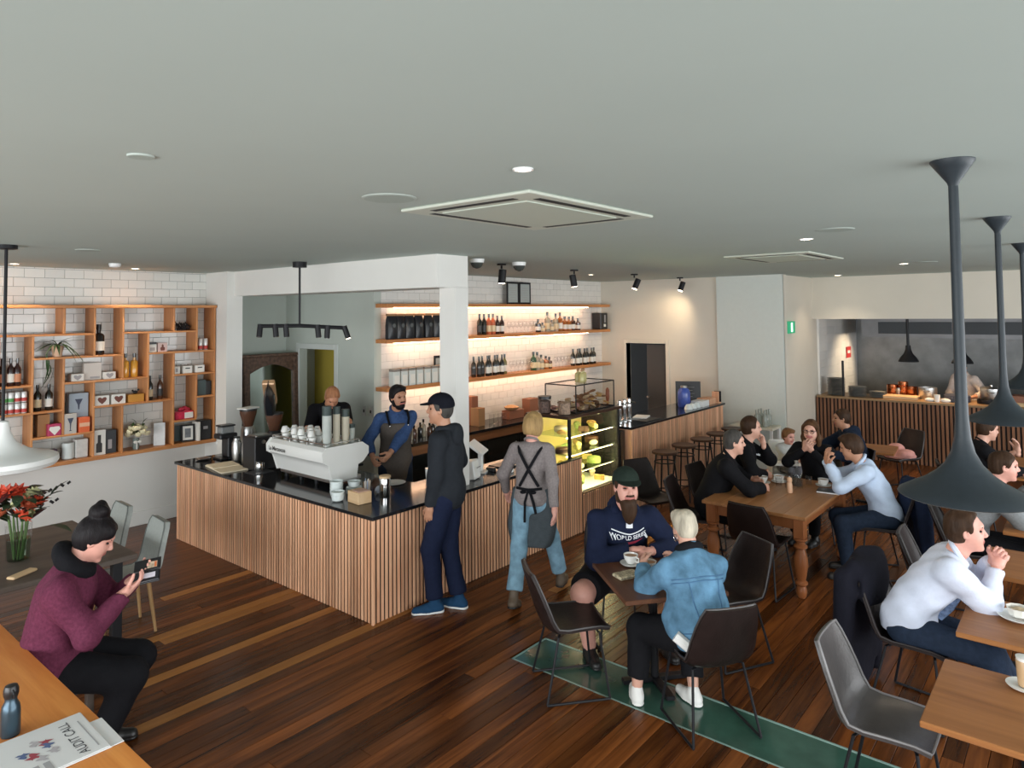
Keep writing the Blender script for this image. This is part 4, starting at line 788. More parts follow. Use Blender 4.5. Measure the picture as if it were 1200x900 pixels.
    if legs:
        lt_ = -.004 if not bottom or bottom.get('len', 1) < .6 else -.016; body += leg(HL, KL, AL, lt_)+leg(HR, KR, AR, lt_)
        for K_, A_ in ((KL, AL), (KR, AR)): d_ = _n(A_-K_); body.append(EL(K_+(A_-K_)*.3-np.cross(d_, np.cross(_n(V3(1, 0, .0)), d_))*-.012, (.045*s*b+lt_, .045*s*b+lt_, .12*s), np.array([_n(np.cross(V3(0, 1, 0), d_)), _n(np.cross(d_, np.cross(V3(0, 1, 0), d_))), d_]), .04))
    pcs = [implicit(body, .015), implicit(head_prims(O, HB, hsc, fem)+[RC(hb-un*.03*s, O-HB[2]*.04*hsc-HB[0]*.02, .054*s*(b*.3+.7), .052*s, .03)], .0062/detail)]
    dL = _n(WL-EL_) if hdL is None else _n(np.asarray(hdL, float)); dR = _n(WR-ER_) if hdR is None else _n(np.asarray(hdR, float)); pl_ = V3(0, -1, -.3) if palmL is None else V3(*palmL); pr_ = V3(0, 1, -.3) if palmR is None else V3(*palmR)
    pcs.append(implicit(hand_prims(WL, dL, pl_, True, curlL, sc=s), .0045)); pcs.append(implicit(hand_prims(WR, dR, pr_, False, curlR, sc=s), .0045))
    o = bpy.data.objects.new('person', np_mesh('person', pcs, [skin, M_eye, M_lip])); COL.objects.link(o); o.location = loc; o.rotation_euler.z = rz; tag(o, label, 'person')
    sk = dict(o=o, s=s, P=P, N=N, waist=waist, chest=chest, SL=SL, SR=SR, EL=EL_, WL=WL, ER=ER_, WR=WR, HL=HL, HR=HR, KL=KL, KR=KR, AL=AL, AR=AR, O=O, HB=HB, hsc=hsc, B0=B0, B1=B1, u0=u0, u1=u1, hb=hb, fw=fw, sd=sd, dL=dL, dR=dR)
    if hair and hair != 'bald': add_mesh('hair', [implicit(hair_pieces(hair, O, HB, hsc), .007, noise=.0022, nfreq=70, seed=len(PEOPLE))], [hairm or H_brn], o)
    add_mesh('eyebrows', [implicit(hair_pieces('brows', O, HB, hsc), .004)], [hairm or H_brn], o)
    if beard: add_mesh('beard', [implicit(hair_pieces(beard[0], O, HB, hsc), .006, noise=.002, nfreq=80)], [beard[1]], o)
    if top:
        t = top.get('t', .014); hem = top.get('hem', -.06); pr = torso(t)+arm(SL, EL_, WL, t, top.get('sleeve', .97), top.get('cuff', t*.7))+arm(SR, ER_, WR, t, top.get('sleeve', .97), top.get('cuff', t*.7)); pr.append(EL(P+u0*(.03)*s, V3(.118*b+belly*.6, .162*wide*(b*.5+.5), .13)*s+t+.006, B0, .05))
        if top.get('skirt'): pr.append(RC(P, P-V3(0, 0, top['skirt']), .15*s, .17*s, .06))
        cl = top.get('collar')
        if cl == 'high': pr.append(RC(N-u1*.02*s, N+un*.045*s, .072*s+t*.5, .068*s+t*.3, .02, 0, [(N+un*.05*s, un)]))
        ns = top.get('wrinkle', .004)
        if hem < -.12: cuts = []
        cuts = [(P+u0*hem*s, -u0)] if not legs or top.get('cuthem', True) else []
        if top.get('seated'): cuts = [(P-u0*.085*s, -u0)]
        nk = [EL(N+un*.055*s+fw*.02*s, V3(.062, .066, .05)*s, B1, .01, 0, None, 'sub')] if cl != 'high' else []
        for p_ in pr[:5]+[pr[-1] if cl != 'high' else pr[-2]]: p_['cut'] = cuts or None
        pcs = [implicit(pr+nk, top.get('res', .0125), (), ns, top.get('nfreq', 26), len(PEOPLE)+3)]
        g_ = add_mesh(top.get('name', 'shirt'), pcs, [top['m']], o); sk['top'] = g_
        if top.get('lab'): g_['label'] = top['lab']
        c0 = N+u1*.012*s
        if cl == 'hood':
            add_mesh('hood', [implicit([RC(N+un*.01*s+sd*.075*s+fw*.02*s, N-fw*.085*s+u1*.0*s, .038*s, .05*s, .03), RC(N+un*.01*s-sd*.075*s+fw*.02*s, N-fw*.085*s, .038*s, .05*s, .03), EL(N-fw*.10*s-u1*.05*s, V3(.055, .10, .085)*s, B1, .04)]+[EL(N+un*.06*s+fw*.03*s, V3(.07, .068, .06)*s, B1, .01, 0, None, 'sub')], .011, (), .004, 40)], [top['m']], g_)
        elif cl in ('shirt', 'round', 'crew'):
            rr = (.016, .011, .009)[('shirt', 'round', 'crew').index(cl)]*s; pts = []
            for q in range(20):
                a = 2*PI*q/20; pts.append(c0+(fw*math.cos(a)*.068+sd*math.sin(a)*.066)*s+u1*(.018-.030*math.cos(a) if cl != 'crew' else .012-.02*math.cos(a))*s)
            mb = MB(); mb.tube(pts, rr, 6, True)
            if cl == 'shirt':
                for sg in (1, -1):
                    k0 = c0+(fw*.070+sd*sg*.012)*s-u1*.012*s; mb.add([tuple(k0), tuple(k0+(sd*sg*.055-u1*.02+fw*-.012)*s), tuple(k0+(sd*sg*.035-u1*.06+fw*.014)*s), tuple(k0+fw*.012), tuple(k0+(sd*sg*.055-u1*.02+fw*.004)*s), tuple(k0+(sd*sg*.035-u1*.06+fw*.026)*s)], [(0, 1, 2), (3, 5, 4), (0, 3, 4, 1), (1, 4, 5, 2), (2, 5, 3, 0)])
            mb.build('collar', top.get('collarm', top['m']), g_)
    if bottom and legs:
        t = bottom.get('t', .012); e = bottom.get('len', .96); fl = bottom.get('flare', .006)
        pr = [EL(P+u0*.0*s, V3(.118*b+belly*.5, .164*wide*(b*.5+.5), .125)*s+t*.4, B0, .05, 0, [(P+u0*.10*s, u0)])]+leg(HL, KL, AL, t, e, fl)+leg(HR, KR, AR, t, e, fl)
        g_ = add_mesh(bottom.get('name', 'trousers'), [implicit(pr, .0125, (), bottom.get('wrinkle', .0035), 24, len(PEOPLE)+9)], [bottom['m']], o); sk['bottom'] = g_
        if bottom.get('lab'): g_['label'] = bottom['lab']
    if shoes and legs:
        for A_, ya, tp in ((AL, footL, toes[0]), (AR, footR, toes[1])):
            f_ = V3(math.cos(ya)*math.cos(tp), math.sin(ya)*math.cos(tp), -math.sin(tp)); dn = V3(-math.cos(ya)*math.sin(tp), -math.sin(ya)*math.sin(tp), -math.cos(tp)); hz = .085*s
            g = lambda x, z: A_+f_*x*s+dn*(-z)*s; sl = g(0, -.085)
            pr = [RC(g(-.035, -.05), g(.06, -.055), .041*s, .042*s, .03), RC(g(.06, -.058), g(.155, -.062), .043*s, .034*s, .03), RC(g(-.005, -.03), g(.0, shoes.get('shaft', .0)), .043*s, .043*s, .03)]
            so = add_mesh('shoe', [implicit(pr, .008, [(sl, dn)])], [shoes['m']], o)
            lo_ = [RC(g(-.035, -.075), g(.06, -.078), .043*s, .045*s, .02), RC(g(.06, -.078), g(.155, -.078), .045*s, .036*s, .02)]
            add_mesh('sole', [implicit(lo_, .007, [(sl, dn), (g(0, -.066), -dn)])], [shoes.get('sole', shoes['m'])], so)
    PEOPLE[key] = sk; return sk
def cap_on(sk, m, brim=True, back=None):
    O, B, s = sk['O'], sk['HB'], sk['hsc']; g = lambda x, y, z: O+(B[0]*x+B[1]*y+B[2]*z)*s
    pr = [EL(g(-.012, 0, .055), V3(.114, .093, .090)*s, B, .01, 0, [(g(0, 0, .052), -_n(B[2]+B[0]*-.14))]), EL(g(-.03, 0, .03), V3(.098, .088, .06)*s, B, .02, 0, [(g(0, 0, .015), -B[2]), (g(.02, 0, 0), B[0])])]
    c = add_mesh('cap', [implicit(pr, .006)], [m], sk['o']); vs, fs = [], []
    mb = MB(); n = 12; P = []
    for q in range(n+1):
        a = -1.15+2.3*q/n; P.append((.092*math.cos(a)*1.0, .088*math.sin(a), .066)); 
    Q = [(x+.078*math.cos(-1.15+2.3*i/n)**.7, y*1.02, z-.006-.006*math.cos((-1.15+2.3*i/n))) for i, (x, y, z) in enumerate(P)]
    vs = [tuple(g(*p)) for p in P]+[tuple(g(*p)) for p in Q]; vs += [tuple(g(x, y, z-.006)) for x, y, z in P+Q]; k = 2*(n+1)
    for i in range(n): fs += [(i, i+1, n+2+i, n+1+i), (k+i+1, k+i, k+n+1+i, k+n+2+i), (n+1+i, n+2+i, k+n+2+i, k+n+1+i)]
    mb.add(vs, fs); mb.build('brim', m, c); MB().sph(g(-.012, 0, .143), .008, 8, 6).build('button', m, c)
    return c
def drape_text(sk, target, txt, size, origin, right, up, normal, m, name='lettering', bold=True, lift=.003):
    """lettering pressed onto a garment: each glyph vertex is dropped along -normal onto the cloth"""
    me = text_mesh(txt, size, bold); dg = target.data; bvh = BVHTree.FromPolygons([v.co for v in dg.vertices], [p.vertices for p in dg.polygons])
    bm = bmesh.new(); bm.from_mesh(me); bmesh.ops.triangulate(bm, faces=bm.faces[:])
    for _ in range(2):
        bmesh.ops.subdivide_edges(bm, edges=[e for e in bm.edges if e.calc_length() > .012], cuts=1)
        bmesh.ops.triangulate(bm, faces=bm.faces[:])
    o0, r, u, n = Vector(origin), Vector(right).normalized(), Vector(up).normalized(), Vector(normal).normalized()
    for v in bm.verts:
        p = o0+r*v.co.x+u*v.co.y+n*.25; hit = bvh.ray_cast(p, -n, .6); v.co = (hit[0]+n*lift) if hit[0] else p-n*.25
    md = sorted(v.co.dot(n) for v in bm.verts)[len(bm.verts)//2]
    for v in bm.verts:
        e = v.co.dot(n)-md
        if e > .035: v.co -= n*(e-.0)
    bm.to_mesh(me); bm.free(); me.materials.clear(); me.materials.append(m); return link(name, me, target)
# ================================================================== chairs and tables
M_leather = mat('dark_brown_leather', (.018, .011, .010), .42, var=.2, scale=14, bump=.12, bscale=60, spec=.3)
M_leath2 = mat('worn_grey_leather', (.055, .048, .046), .36, var=.25, scale=8, bump=.12, bscale=60)
M_ghfab = mat('grey_green_vinyl', (.30, .32, .30), .5, var=.08, scale=40)
M_tanw = wood('tan_leg_wood', (.30, .17, .07), (.42, .26, .12), .5, 'Z', 1.)
def shell(prof, halfw, curl, th, nx=10, taper=None):
    """upholstered one-piece shell: profile of (x, z) swept over the width"""
    n = len(prof); pts = []
    for i, (x, z) in enumerate(prof):
        a = prof[max(i-1, 0)]; b = prof[min(i+1, n-1)]; tx, tz = b[0]-a[0], b[1]-a[1]; L = math.hypot(tx, tz); nxv, nzv = tz/L, -tx/L     # normal towards the sitter
        nxv, nzv = (nxv, nzv) if nzv > -.2 or nxv > 0 else (-nxv, -nzv)
        if nzv < 0 and nxv < 0: nxv, nzv = -nxv, -nzv
        row = []
        for j in range(nx+1):
            u = -1+2*j/nx; k = curl[i]*abs(u)**2.6; row.append((Vector((x+nxv*k, u*halfw[i]*(1-.06*(abs(u) > .99)), z+nzv*k)), Vector((nxv, 0, nzv))))
        pts.append(row)
    vs = [tuple(p) for r in pts for p, _ in r]+[tuple(p-q*th) for r in pts for p, q in r]; w = nx+1; N_ = n*w; fs = []
    for i in range(n-1):
        for j in range(nx):
            a = i*w+j; fs += [(a, a+w, a+w+1, a+1), (N_+a, N_+a+1, N_+a+w+1, N_+a+w)]
    rim = [j for j in range(w)]+[i*w+nx for i in range(1, n)]+[(n-1)*w+j for j in range(nx-1, -1, -1)]+[i*w for i in range(n-2, 0, -1)]
    for q in range(len(rim)): a, b = rim[q], rim[(q+1) % len(rim)]; fs.append((a, b, N_+b, N_+a))
    mb = MB(); mb.add(vs, fs); return mb, [vs[i] for i in rim]
PROF = [(.23, .452), (.16, .462), (.06, .455), (-.06, .442), (-.14, .445), (-.185, .475), (-.21, .53), (-.235, .61), (-.262, .70), (-.285, .78), (-.297, .835)]
HW = [.205, .218, .228, .236, .238, .238, .235, .228, .215, .195, .172]; CU = [.012, .02, .028, .036, .045, .055, .05, .045, .036, .026, .014]
def leather_chair(label, loc, rz, m=None, m2=None, group=None):
    t = thing('dining_chair', label, 'chair', loc, rz, group); mb, rim = shell(PROF, HW, CU, .022); sh_ = mb.build('bucket_seat', m or M_leather, t, True, 50)
    MB().tube(rim, .007, 6, True).build('piped_edge', m2 or m or M_leather, sh_)
    for s_ in (1, -1):
        MB().tube([(.15, s_*.13, .432), (.165, s_*.17, .425), (.215, s_*.225, .012)], .0085, 8).build('leg', M_black, t); MB().tube([(-.10, s_*.13, .42), (-.12, s_*.17, .415), (-.215, s_*.225, .012)], .0085, 8).build('leg', M_black, t)
        MB().tube([(.215, s_*.225, .0095), (-.215, s_*.225, .0095)], .0085, 8).build('floor_rail', M_black, t)
    MB().rod((.15, -.13, .432), (.15, .13, .432), .0085).build('cross_bar', M_black, t); MB().rod((-.10, -.13, .42), (-.10, .13, .42), .0085).build('cross_bar', M_black, t)
    return t
leather_chair('empty dark leather bucket chair beside the small dark table, near the glass floor panel', (4.02, 2.86, 0), -.69, None, mat('worn_piping', (.045, .04, .04), .4))
leather_chair('dark leather bucket chair that the woman in the denim jacket sits on', (4.20, 1.92, 0), .93, None, mat('worn_piping', (.1, .1, .1)))
leather_chair('dark leather bucket chair under the bearded man', (4.87, 2.98, 0), -2.25)
leather_chair('empty dark leather bucket chair between the denim jacket and the farmhouse table', (5.12, 2.17, 0), 2.64, None, MATS['worn_piping'])
leather_chair('empty black chair pushed in at the near end of the farmhouse table', (6.50, 2.43, 0), -.06)
leather_chair('dark chair under the man in the pale blue shirt at the farmhouse table', (7.62, 1.66, 0), 2.0)
leather_chair('dark chair under the grey-haired man in black', (6.80, 3.20, 0), -1.35); leather_chair('dark chair under the man holding his hand to his mouth', (7.50, 3.28, 0), -1.65); leather_chair('dark chair under the woman with glasses', (8.40, 2.45, 0), 3.1)
leather_chair('dark chair under the man in a navy hooded coat', (9.45, 2.42, 0), 2.3); leather_chair('dark chair with a pink scarf on its seat by the kitchen pass', (11.25, 2.15, 0), 2.6, None, MATS['worn_piping'])
leather_chair('dark chair under the man in the white shirt', (5.20, .94, 0), -1.72); leather_chair('empty worn grey leather chair at the table in the foreground', (4.07, .88, 0), -1.57, M_leath2, mat('grey_piping', (.16, .15, .15), .4))
leather_chair('empty dark chair between the white shirt and the grey hood', (6.30, .92, 0), -1.5, None, MATS['worn_piping']); leather_chair('dark chair under the man in a grey hooded top', (7.32, .86, 0), -1.5, None, MATS['worn_piping']); leather_chair('dark chair under the person in black by the kitchen', (9.35, 1.10, 0), -1.3)
leather_chair('dark chair standing behind the farmhouse table by the bar stools', (7.2, 3.95, 0), -2.0)
GP = [(.22, .455), (.12, .468), (0, .462), (-.12, .455), (-.175, .475), (-.205, .54), (-.225, .64), (-.245, .74), (-.262, .82), (-.268, .86)]
def grey_chair(label, loc, rz):
    t = thing('upholstered_chair', label, 'chair', loc, rz); mb, rim = shell(GP, [.20, .215, .22, .22, .22, .218, .214, .205, .19, .16], [.0, .004, .006, .008, .014, .018, .018, .015, .01, .004], .045); b = mb.build('seat_shell', M_ghfab, t, True, 50); MB().tube(rim, .006, 6, True).build('piped_edge', mat('dark_seam', (.12, .13, .12), .6), b)
    for x, y in ((.15, .15), (.15, -.15), (-.14, .15), (-.14, -.15)): MB().rod((x, y, .43), (x*1.35, y*1.3, 0), .018, 10, .011).build('leg', M_tanw, t)
grey_chair('grey upholstered chair at the dark table by the white wall', (2.40, 6.98, 0), 3.10); grey_chair('grey upholstered chair with tan legs beside the seated reader', (2.40, 6.22, 0), 3.05)
M_dtop = wood('dark_table_wood', (.075, .030, .016), (.14, .058, .028), .35, 'X', .8); M_otop = wood('orange_table_wood', (.60, .19, .035), (.82, .34, .085), .38, 'Y', .7); M_ftop = wood('farmhouse_wood', (.27, .115, .04), (.42, .20, .085), .35, 'X', .6); M_fleg = wood('farmhouse_leg_wood', (.26, .085, .028), (.40, .15, .055), .32, 'Z', .6)
M_rtop = wood('right_table_wood', (.24, .090, .028), (.42, .175, .058), .4, 'Y', .7); M_gtop = wood('grey_brown_table', (.075, .058, .048), (.13, .10, .08), .5, 'X', .8)
def pedestal_table(label, loc, rz, sx, sy, m, h=.74, th=.03):
    t = thing('cafe_table', label, 'table', loc, rz); MB().rbox(-sx/2, -sy/2, h-th, sx/2, sy/2, h, .004).build('tabletop', m, t, False); MB().cyl((0, 0, .03), .028, h-th-.04, 14).build('column', M_black, t)
    b = MB(); b.rbox(-sx*.33, -.03, 0, sx*.33, .03, .03, .004); b.rbox(-.03, -sy*.33, 0, .03, sy*.33, .03, .004); b.build('base', M_black, t, False); MB().rbox(-.13, -.13, h-th-.012, .13, .13, h-th, .002).build('mount_plate', M_black, t, False); return t
pedestal_table('small dark timber table between the bearded man and the denim jacket', (4.46, 2.44, 0), .885, .84, .72, M_dtop)
pedestal_table('timber cafe table in the foreground with a latte at its edge', (3.98, .28, 0), 0, .72, .74, M_rtop); pedestal_table('timber cafe table in front of the man in the white shirt', (5.07, .28, 0), 0, .68, .74, M_rtop)
pedestal_table('empty timber cafe table between the white shirt and the grey hood', (6.23, .28, 0), 0, .68, .74, M_rtop); pedestal_table('timber cafe table in front of the man in the grey hood', (7.42, .24, 0), 0, .70, .74, M_rtop)
pedestal_table('small timber table behind the man in the navy coat', (10.22, 2.30, 0), .1, .60, .60, M_rtop); pedestal_table('timber table beneath the kitchen pass, beside the person in black', (10.0, .62, 0), 0, 1.3, .66, M_rtop)
ot = thing('long_table', 'long orange-toned timber table with newspaper and bottle', 'table', (0, 0, 0))
for i in range(4): MB().rbox(-.32+.4025*i, 2.2, .70, -.32+.4025*(i+1)-.0015, 5.35, .74, .004).build('plank', M_otop, ot, False)
for x in (-.2, 1.12):
    for y in (2.4, 5.2): MB().rbox(x-.04, y-.04, 0, x+.04, y+.04, .70, .004).build('leg', M_otop, ot, False)
gt = thing('dark_table', 'grey-brown table carrying the vase of red flowers', 'table', (0, 0, 0)); MB().rbox(.75, 5.80, .70, 2.34, 7.22, .74, .005).build('tabletop', M_gtop, gt, False)
for x in (.85, 2.24):
    for y in (5.95, 7.1): MB().rbox(x-.035, y-.035, 0, x+.035, y+.035, .70, .004).build('leg', M_black, gt, False)
# farmhouse table with turned legs
ft = thing('farmhouse_table', 'large farmhouse table with thick turned legs, shared by four people', 'table', (0, 0, 0))
for i in range(5): MB().rbox(6.45, 2.0+.196*i, .71, 7.92, 2.0+.196*(i+1)-.001, .742, .004).build('plank', M_ftop, ft, False)
ap = MB(); ap.rbox(6.53, 2.07, .60, 7.84, 2.095, .71, .003); ap.rbox(6.53, 2.885, .60, 7.84, 2.91, .71, .003); ap.rbox(6.53, 2.095, .60, 6.555, 2.885, .71, .003); ap.rbox(7.815, 2.095, .60, 7.84, 2.885, .71, .003); ap.build('apron', M_fleg, ft, False)
TL = [(.022, 0), (.03, .015), (.036, .05), (.032, .09), (.026, .105), (.042, .125), (.042, .14), (.028, .155), (.036, .20), (.047, .29), (.045, .36), (.032, .42), (.028, .435), (.046, .45), (.046, .465), (.03, .48), (.030, .50), (.046, .515), (.046, .53)]
for x in (6.535, 7.835):
    for y in (2.075, 2.905): l_ = MB().lathe([(r_*1.3, h_) for r_, h_ in TL], (x, y, 0), 20); l_.rbox(x-.048, y-.048, .53, x+.048, y+.048, .71, .005); l_.build('turned_leg', M_fleg, ft)
# bar stools
def stool(label, loc, h=.75, rz=0):
    t = thing('bar_stool', label, 'bar stool', loc, rz); MB().lathe([(.15, h-.035), (.165, h-.03), (.17, h-.012), (.16, h), (.08, h-.006)], n=28).build('seat', wood('stool_seat', (.05, .025, .016), (.10, .05, .03), .4, 'X') if 'stool_seat' not in MATS else MATS['stool_seat'], t)
    for k in range(4): a = PI/4+k*PI/2; c, s_ = math.cos(a), math.sin(a); MB().rod((c*.115, s_*.115, h-.035), (c*.20, s_*.20, 0), .011, 8).build('leg', M_black, t)
    for z, r in ((.22, .178), (h-.14, .135)): MB().tube([(r*math.cos(2*PI*k/20), r*math.sin(2*PI*k/20), z) for k in range(20)], .008, 6, True).build('foot_ring', M_black, t)
for x, lab in ((8.35, 'black round bar stool next to the cake case, behind the bearded man'), (8.92, 'black bar stool second along the bar from the cake case'), (9.50, 'black bar stool at the middle of the bar'), (10.05, 'black bar stool fourth along the bar from the cake case'), (10.6, 'black bar stool at the wall end of the bar')): stool(lab, (x, 4.36, 0))
# high chair
hc = thing('high_chair', 'white plastic high chair holding the small child', 'high chair', (9.0, 3.02, 0), -2.6)
sb = MB(); sb.rbox(-.16, -.16, .50, .16, .16, .53, .01); sb.rbox(-.19, -.16, .50, -.15, .16, .92, .015); sb.rbox(-.16, -.19, .50, .12, -.155, .70, .012); sb.rbox(-.16, .155, .50, .12, .19, .70, .012); sb.build('seat', M_wplas, hc); MB().rbox(.08, -.2, .68, .32, .2, .70, .008).build('tray', M_wplas, hc)
for x, y in ((.15, .15), (.15, -.15), (-.15, .15), (-.15, -.15)): MB().rod((x, y, .5), (x*1.7, y*1.6, 0), .015).build('leg', mat('grey_tube', (.45, .45, .45), .4, .5), hc)
# ================================================================== things on the coffee counter
WZ = HC+.031
M_esp = mat('white_machine_enamel', (.80, .80, .77), .22, coat=.3)
em = thing('espresso_machine', 'white three-group espresso machine with cups on top', 'espresso machine', (3.99, 5.70, WZ))     # local y runs along the counter
L_ = .97; PR = [(.10, .085), (.06, .20), (.045, .235), (.0, .27), (-.015, .33), (-.005, .375), (.04, .405), (.44, .405), (.49, .37), (.51, .31), (.47, .24), (.39, .215), (.37, .085)]
mb = MB(); mb.extrude([(x, z) for x, z in PR], 0, L_, Matrix(((1, 0, 0, 0), (0, 0, 1, 0), (0, 1, 0, 0), (0, 0, 0, 1)))); 
for i in range(len(mb.f)): mb.f[i] = mb.f[i][::-1]
body_ = mb.build('body', M_esp, em, True, 30)
for y in (-.012, L_): e_ = MB().extrude([(x, z) for x, z in [(.095, .075), (.04, .24), (-.025, .28), (-.03, .36), (.02, .415), (.45, .415), (.53, .36), (.53, .29), (.46, .22), (.40, .20), (.38, .075)]], 0, .012, Matrix(((1, 0, 0, 0), (0, 0, 1, y), (0, 1, 0, 0), (0, 0, 0, 1)))).build('end_panel', M_esp, em, False)
MB().rbox(.12, .02, .045, .46, L_-.02, .085, .004).build('drip_tray', M_steel, em, False)
for y in (.08, .35, .62, .89): f_ = MB().cyl((.16, y, 0), .022, .045, 12); f_.cyl((.42, y, 0), .022, .045, 12); f_.build('foot', M_black, em)
rl = MB()
for y in (.02, L_-.02): rl.rod((.03, y, .44), (.44, y, .44), .006)
for x in (.03, .44): rl.rod((x, .02, .44), (x, L_-.02, .44), .006)
for x in (.03, .44):
    for y in (.02, .33, .64, L_-.02): rl.rod((x, y, .40), (x, y, .44), .005)
rl.build('cup_rail', M_chrome, em)
MB().rbox(.05, .03, .404, .42, L_-.03, .410, .002).build('cup_tray', M_steel, em, False)
lettering('La Marzocco', .06, M_blk, em, (.0-.022+.02, .93, .245), (PI/2, 0, -PI/2), True, 'logo_lettering').location = (-.0165, .80, .318)
for y in (.18, .48, .79):
    g_ = MB().cyl((.43, y, .14), .036, .07, 14).build('group_head', M_chrome, em); MB().rod((.43, y, .145), (.60, y, .135), .013, 8).build('portafilter_handle', M_black, g_)
for y in (.06, .9): MB().rod((.52, y, .34), (.58, y, .34), .02, 10).build('steam_knob', M_black, em)
# takeaway cups stacked on the machine
M_cupg = mat('grey_green_paper_cup', (.44, .47, .44), .55, var=.08, scale=18); M_lidd = mat('dark_green_cup', (.045, .065, .062), .5); M_cupb = mat('beige_paper_cup', (.50, .46, .36), .55)
def cupstack(x, y, r, n, ndark, m, lab):
    z0 = WZ+.411; o = thing('cup_stack', lab, 'paper cups', (x, y, z0)); zz = 0
    for i in range(n): MB().lathe([(r*.72, zz), (r*.985, zz+.095), (r, zz+.10), (r, zz+.104)], n=18).build('paper_cup', m if i < n-ndark else M_lidd, o); zz += .018
cupstack(4.08, 5.78, .046, 17, 5, M_cupg, 'tallest stack of wide grey takeaway cups with dark top cups'); cupstack(4.20, 5.79, .037, 16, 4, M_cupb, 'stack of slim beige takeaway cups beside the tallest stack'); cupstack(4.30, 5.78, .040, 14, 4, M_cupb, 'stack of beige takeaway cups between the slim and the short stacks'); cupstack(4.39, 5.80, .036, 5, 2, M_cupg, 'short stack of grey takeaway cups at the machine end'); cupstack(4.16, 5.90, .036, 2, 0, M_cupg, 'two low grey cups in front of the tallest stack')
cupm = MB().lathe([(.022, 0), (.026, .004), (.038, .04), (.041, .062), (.038, .062), (.034, .04), (.02, .008)], n=16, cap=False); cupm.tube([(.038, 0, .05), (.058, 0, .048), (.058, 0, .025), (.034, 0, .018)], .005, 6); cme = cupm.mesh('coffee_cup', M_porc)
for i in range(22):
    a = i % 11; lv = i//11; x = 4.08+.095*(a % 3)+.02*lv; y = 6.02+.15*(a//3)+.05*lv+.03*(a % 2)
    tag(link('coffee_cup', cme, None, (x, y, WZ+.411+.062*lv+(.062 if lv else 0)), (PI if lv else 0, .0, random.uniform(0, 6))), 'white cup %s on top of the espresso machine' % ('turned upside down onto another' if lv else 'standing upright under an upturned one'), 'cup', 'upturned cups on the machine' if lv else 'upright cups on the machine')
# grinders, boilers and jugs left of the machine
g1 = thing('coffee_grinder', 'black coffee grinder with clear hopper at the counter end', 'coffee grinder', (4.20, 7.98, WZ)); MB().rbox(-.11, -.10, 0, .11, .10, .02, .006).build('base', M_blk, g1, False); MB().rbox(-.01, -.08, .02, .10, .08, .26, .01).build('body', M_blk, g1); MB().rbox(-.11, -.085, .24, .11, .085, .30, .012).build('head', M_blk, g1); MB().rbox(-.08, -.06, .30, .08, .06, .38, .01).build('hopper', mat('smoky_hopper', (.24, .25, .25), .1), g1); MB().rbox(-.09, -.07, .38, .09, .07, .40, .006).build('lid', M_blk, g1); MB().lathe([(.02, 0), (.02, .004)], (-.112, 0, .2), 12, (1, 0, 0)).build('dial', M_wplas, g1)
def flask(x, y, lab, m, h=.27, r=.055): t = thing('thermal_jug', lab, 'jug', (x, y, WZ)); MB().lathe([(r*.95, 0), (r, .01), (r, h*.8), (r*.75, h*.92), (r*.7, h)], n=20).build('body', m, t); MB().lathe([(r*.7, h), (r*.6, h+.02)], n=16).build('lid', M_blk, t); MB().tube([(0, -r*.8, h*.92), (0, -r*1.7, h*.85), (0, -r*1.6, h*.4), (0, -r*.95, h*.3)], .008, 6).build('handle', M_blk, t)
flask(4.19, 7.70, 'tall steel thermal jug beside the black grinder', M_steel); flask(4.20, 7.50, 'steel thermal jug next to the tall black brewer', M_steel, .25)
br_ = thing('batch_brewer', 'tall black batch brewer box with steel tap', 'coffee brewer', (4.16, 7.17, WZ)); MB().rbox(-.12, -.13, 0, .14, .13, .36, .008).build('body', M_blk, br_); MB().rbox(-.08, -.08, .36, .1, .08, .375, .003).build('steel_top', M_steel, br_, False); MB().cyl((-.02, -.13, .31), .02, .02, 12, (0, -1, 0)).build('dial', M_steel, br_)
def big_grinder(x, y, lab, hz, m): t = thing('coffee_grinder', lab, 'coffee grinder', (x, y, WZ)); MB().rbox(-.10, -.12, 0, .12, .12, .03, .006).build('base', M_blk, t); MB().lathe([(.08, .03), (.09, .06), (.085, .30), (.07, .34)], n=20).build('body', m, t); MB().lathe([(.055, .34), (.06, .36), (.10, .50), (.10, .53)], n=20, cap=False).build('hopper', mat('brown_hopper', (.11, .05, .03), .12), t); MB().cyl((0, 0, .53), .104, .02, 20).build('hopper_lid', M_blk, t); return t
big_grinder(4.50, 8.0, 'dark grinder with a ribbed hopper and white paper on its lid', .5, M_steel); big_grinder(4.52, 7.45, 'dark grinder with an upturned coffee bag on its hopper', .5, M_blk)
tag(MB().rbox(-.11, -.08, 0, .11, .08, .016, .004).build('paper_stack', M_wplas, None, False, loc=(4.50, 8.0, WZ+.552), rz=.3), 'stack of white paper lying on the grinder lid', 'paper')
bg_ = pouch(4.53, 7.44, WZ+.56, .20, .40, .12, M_bag, 'black and tan coffee bag tipped over onto the grinder hopper', None, .5, None); bg_.rotation_euler = (.0, -.75, .9); bg_.location = (4.42, 7.36, WZ+.60); MB().rbox(-.035, -.068, .03, .035, .068, .395, .01).build('tan_side', mat('tan_foil', (.55, .33, .18), .3, .2), bg_).location = (.085, 0, 0); lettering('1241', .045, M_wplas, bg_, (-.02, -.063, .14), (PI/2, 0, 0), True, 'printed_number')
o = MB().lathe([(.035, 0), (.04, .01), (.036, .07), (.03, .10), (.034, .115)], n=18).build('milk_jug', M_chrome, None, loc=(4.06, 6.99, WZ+.006)); MB().tube([(.03, .0, .09), (.065, 0, .085), (.06, 0, .03), (.036, 0, .02)], .005, 6).build('handle', M_chrome, o); tag(o, 'small polished steel milk jug on a dark mat', 'jug')
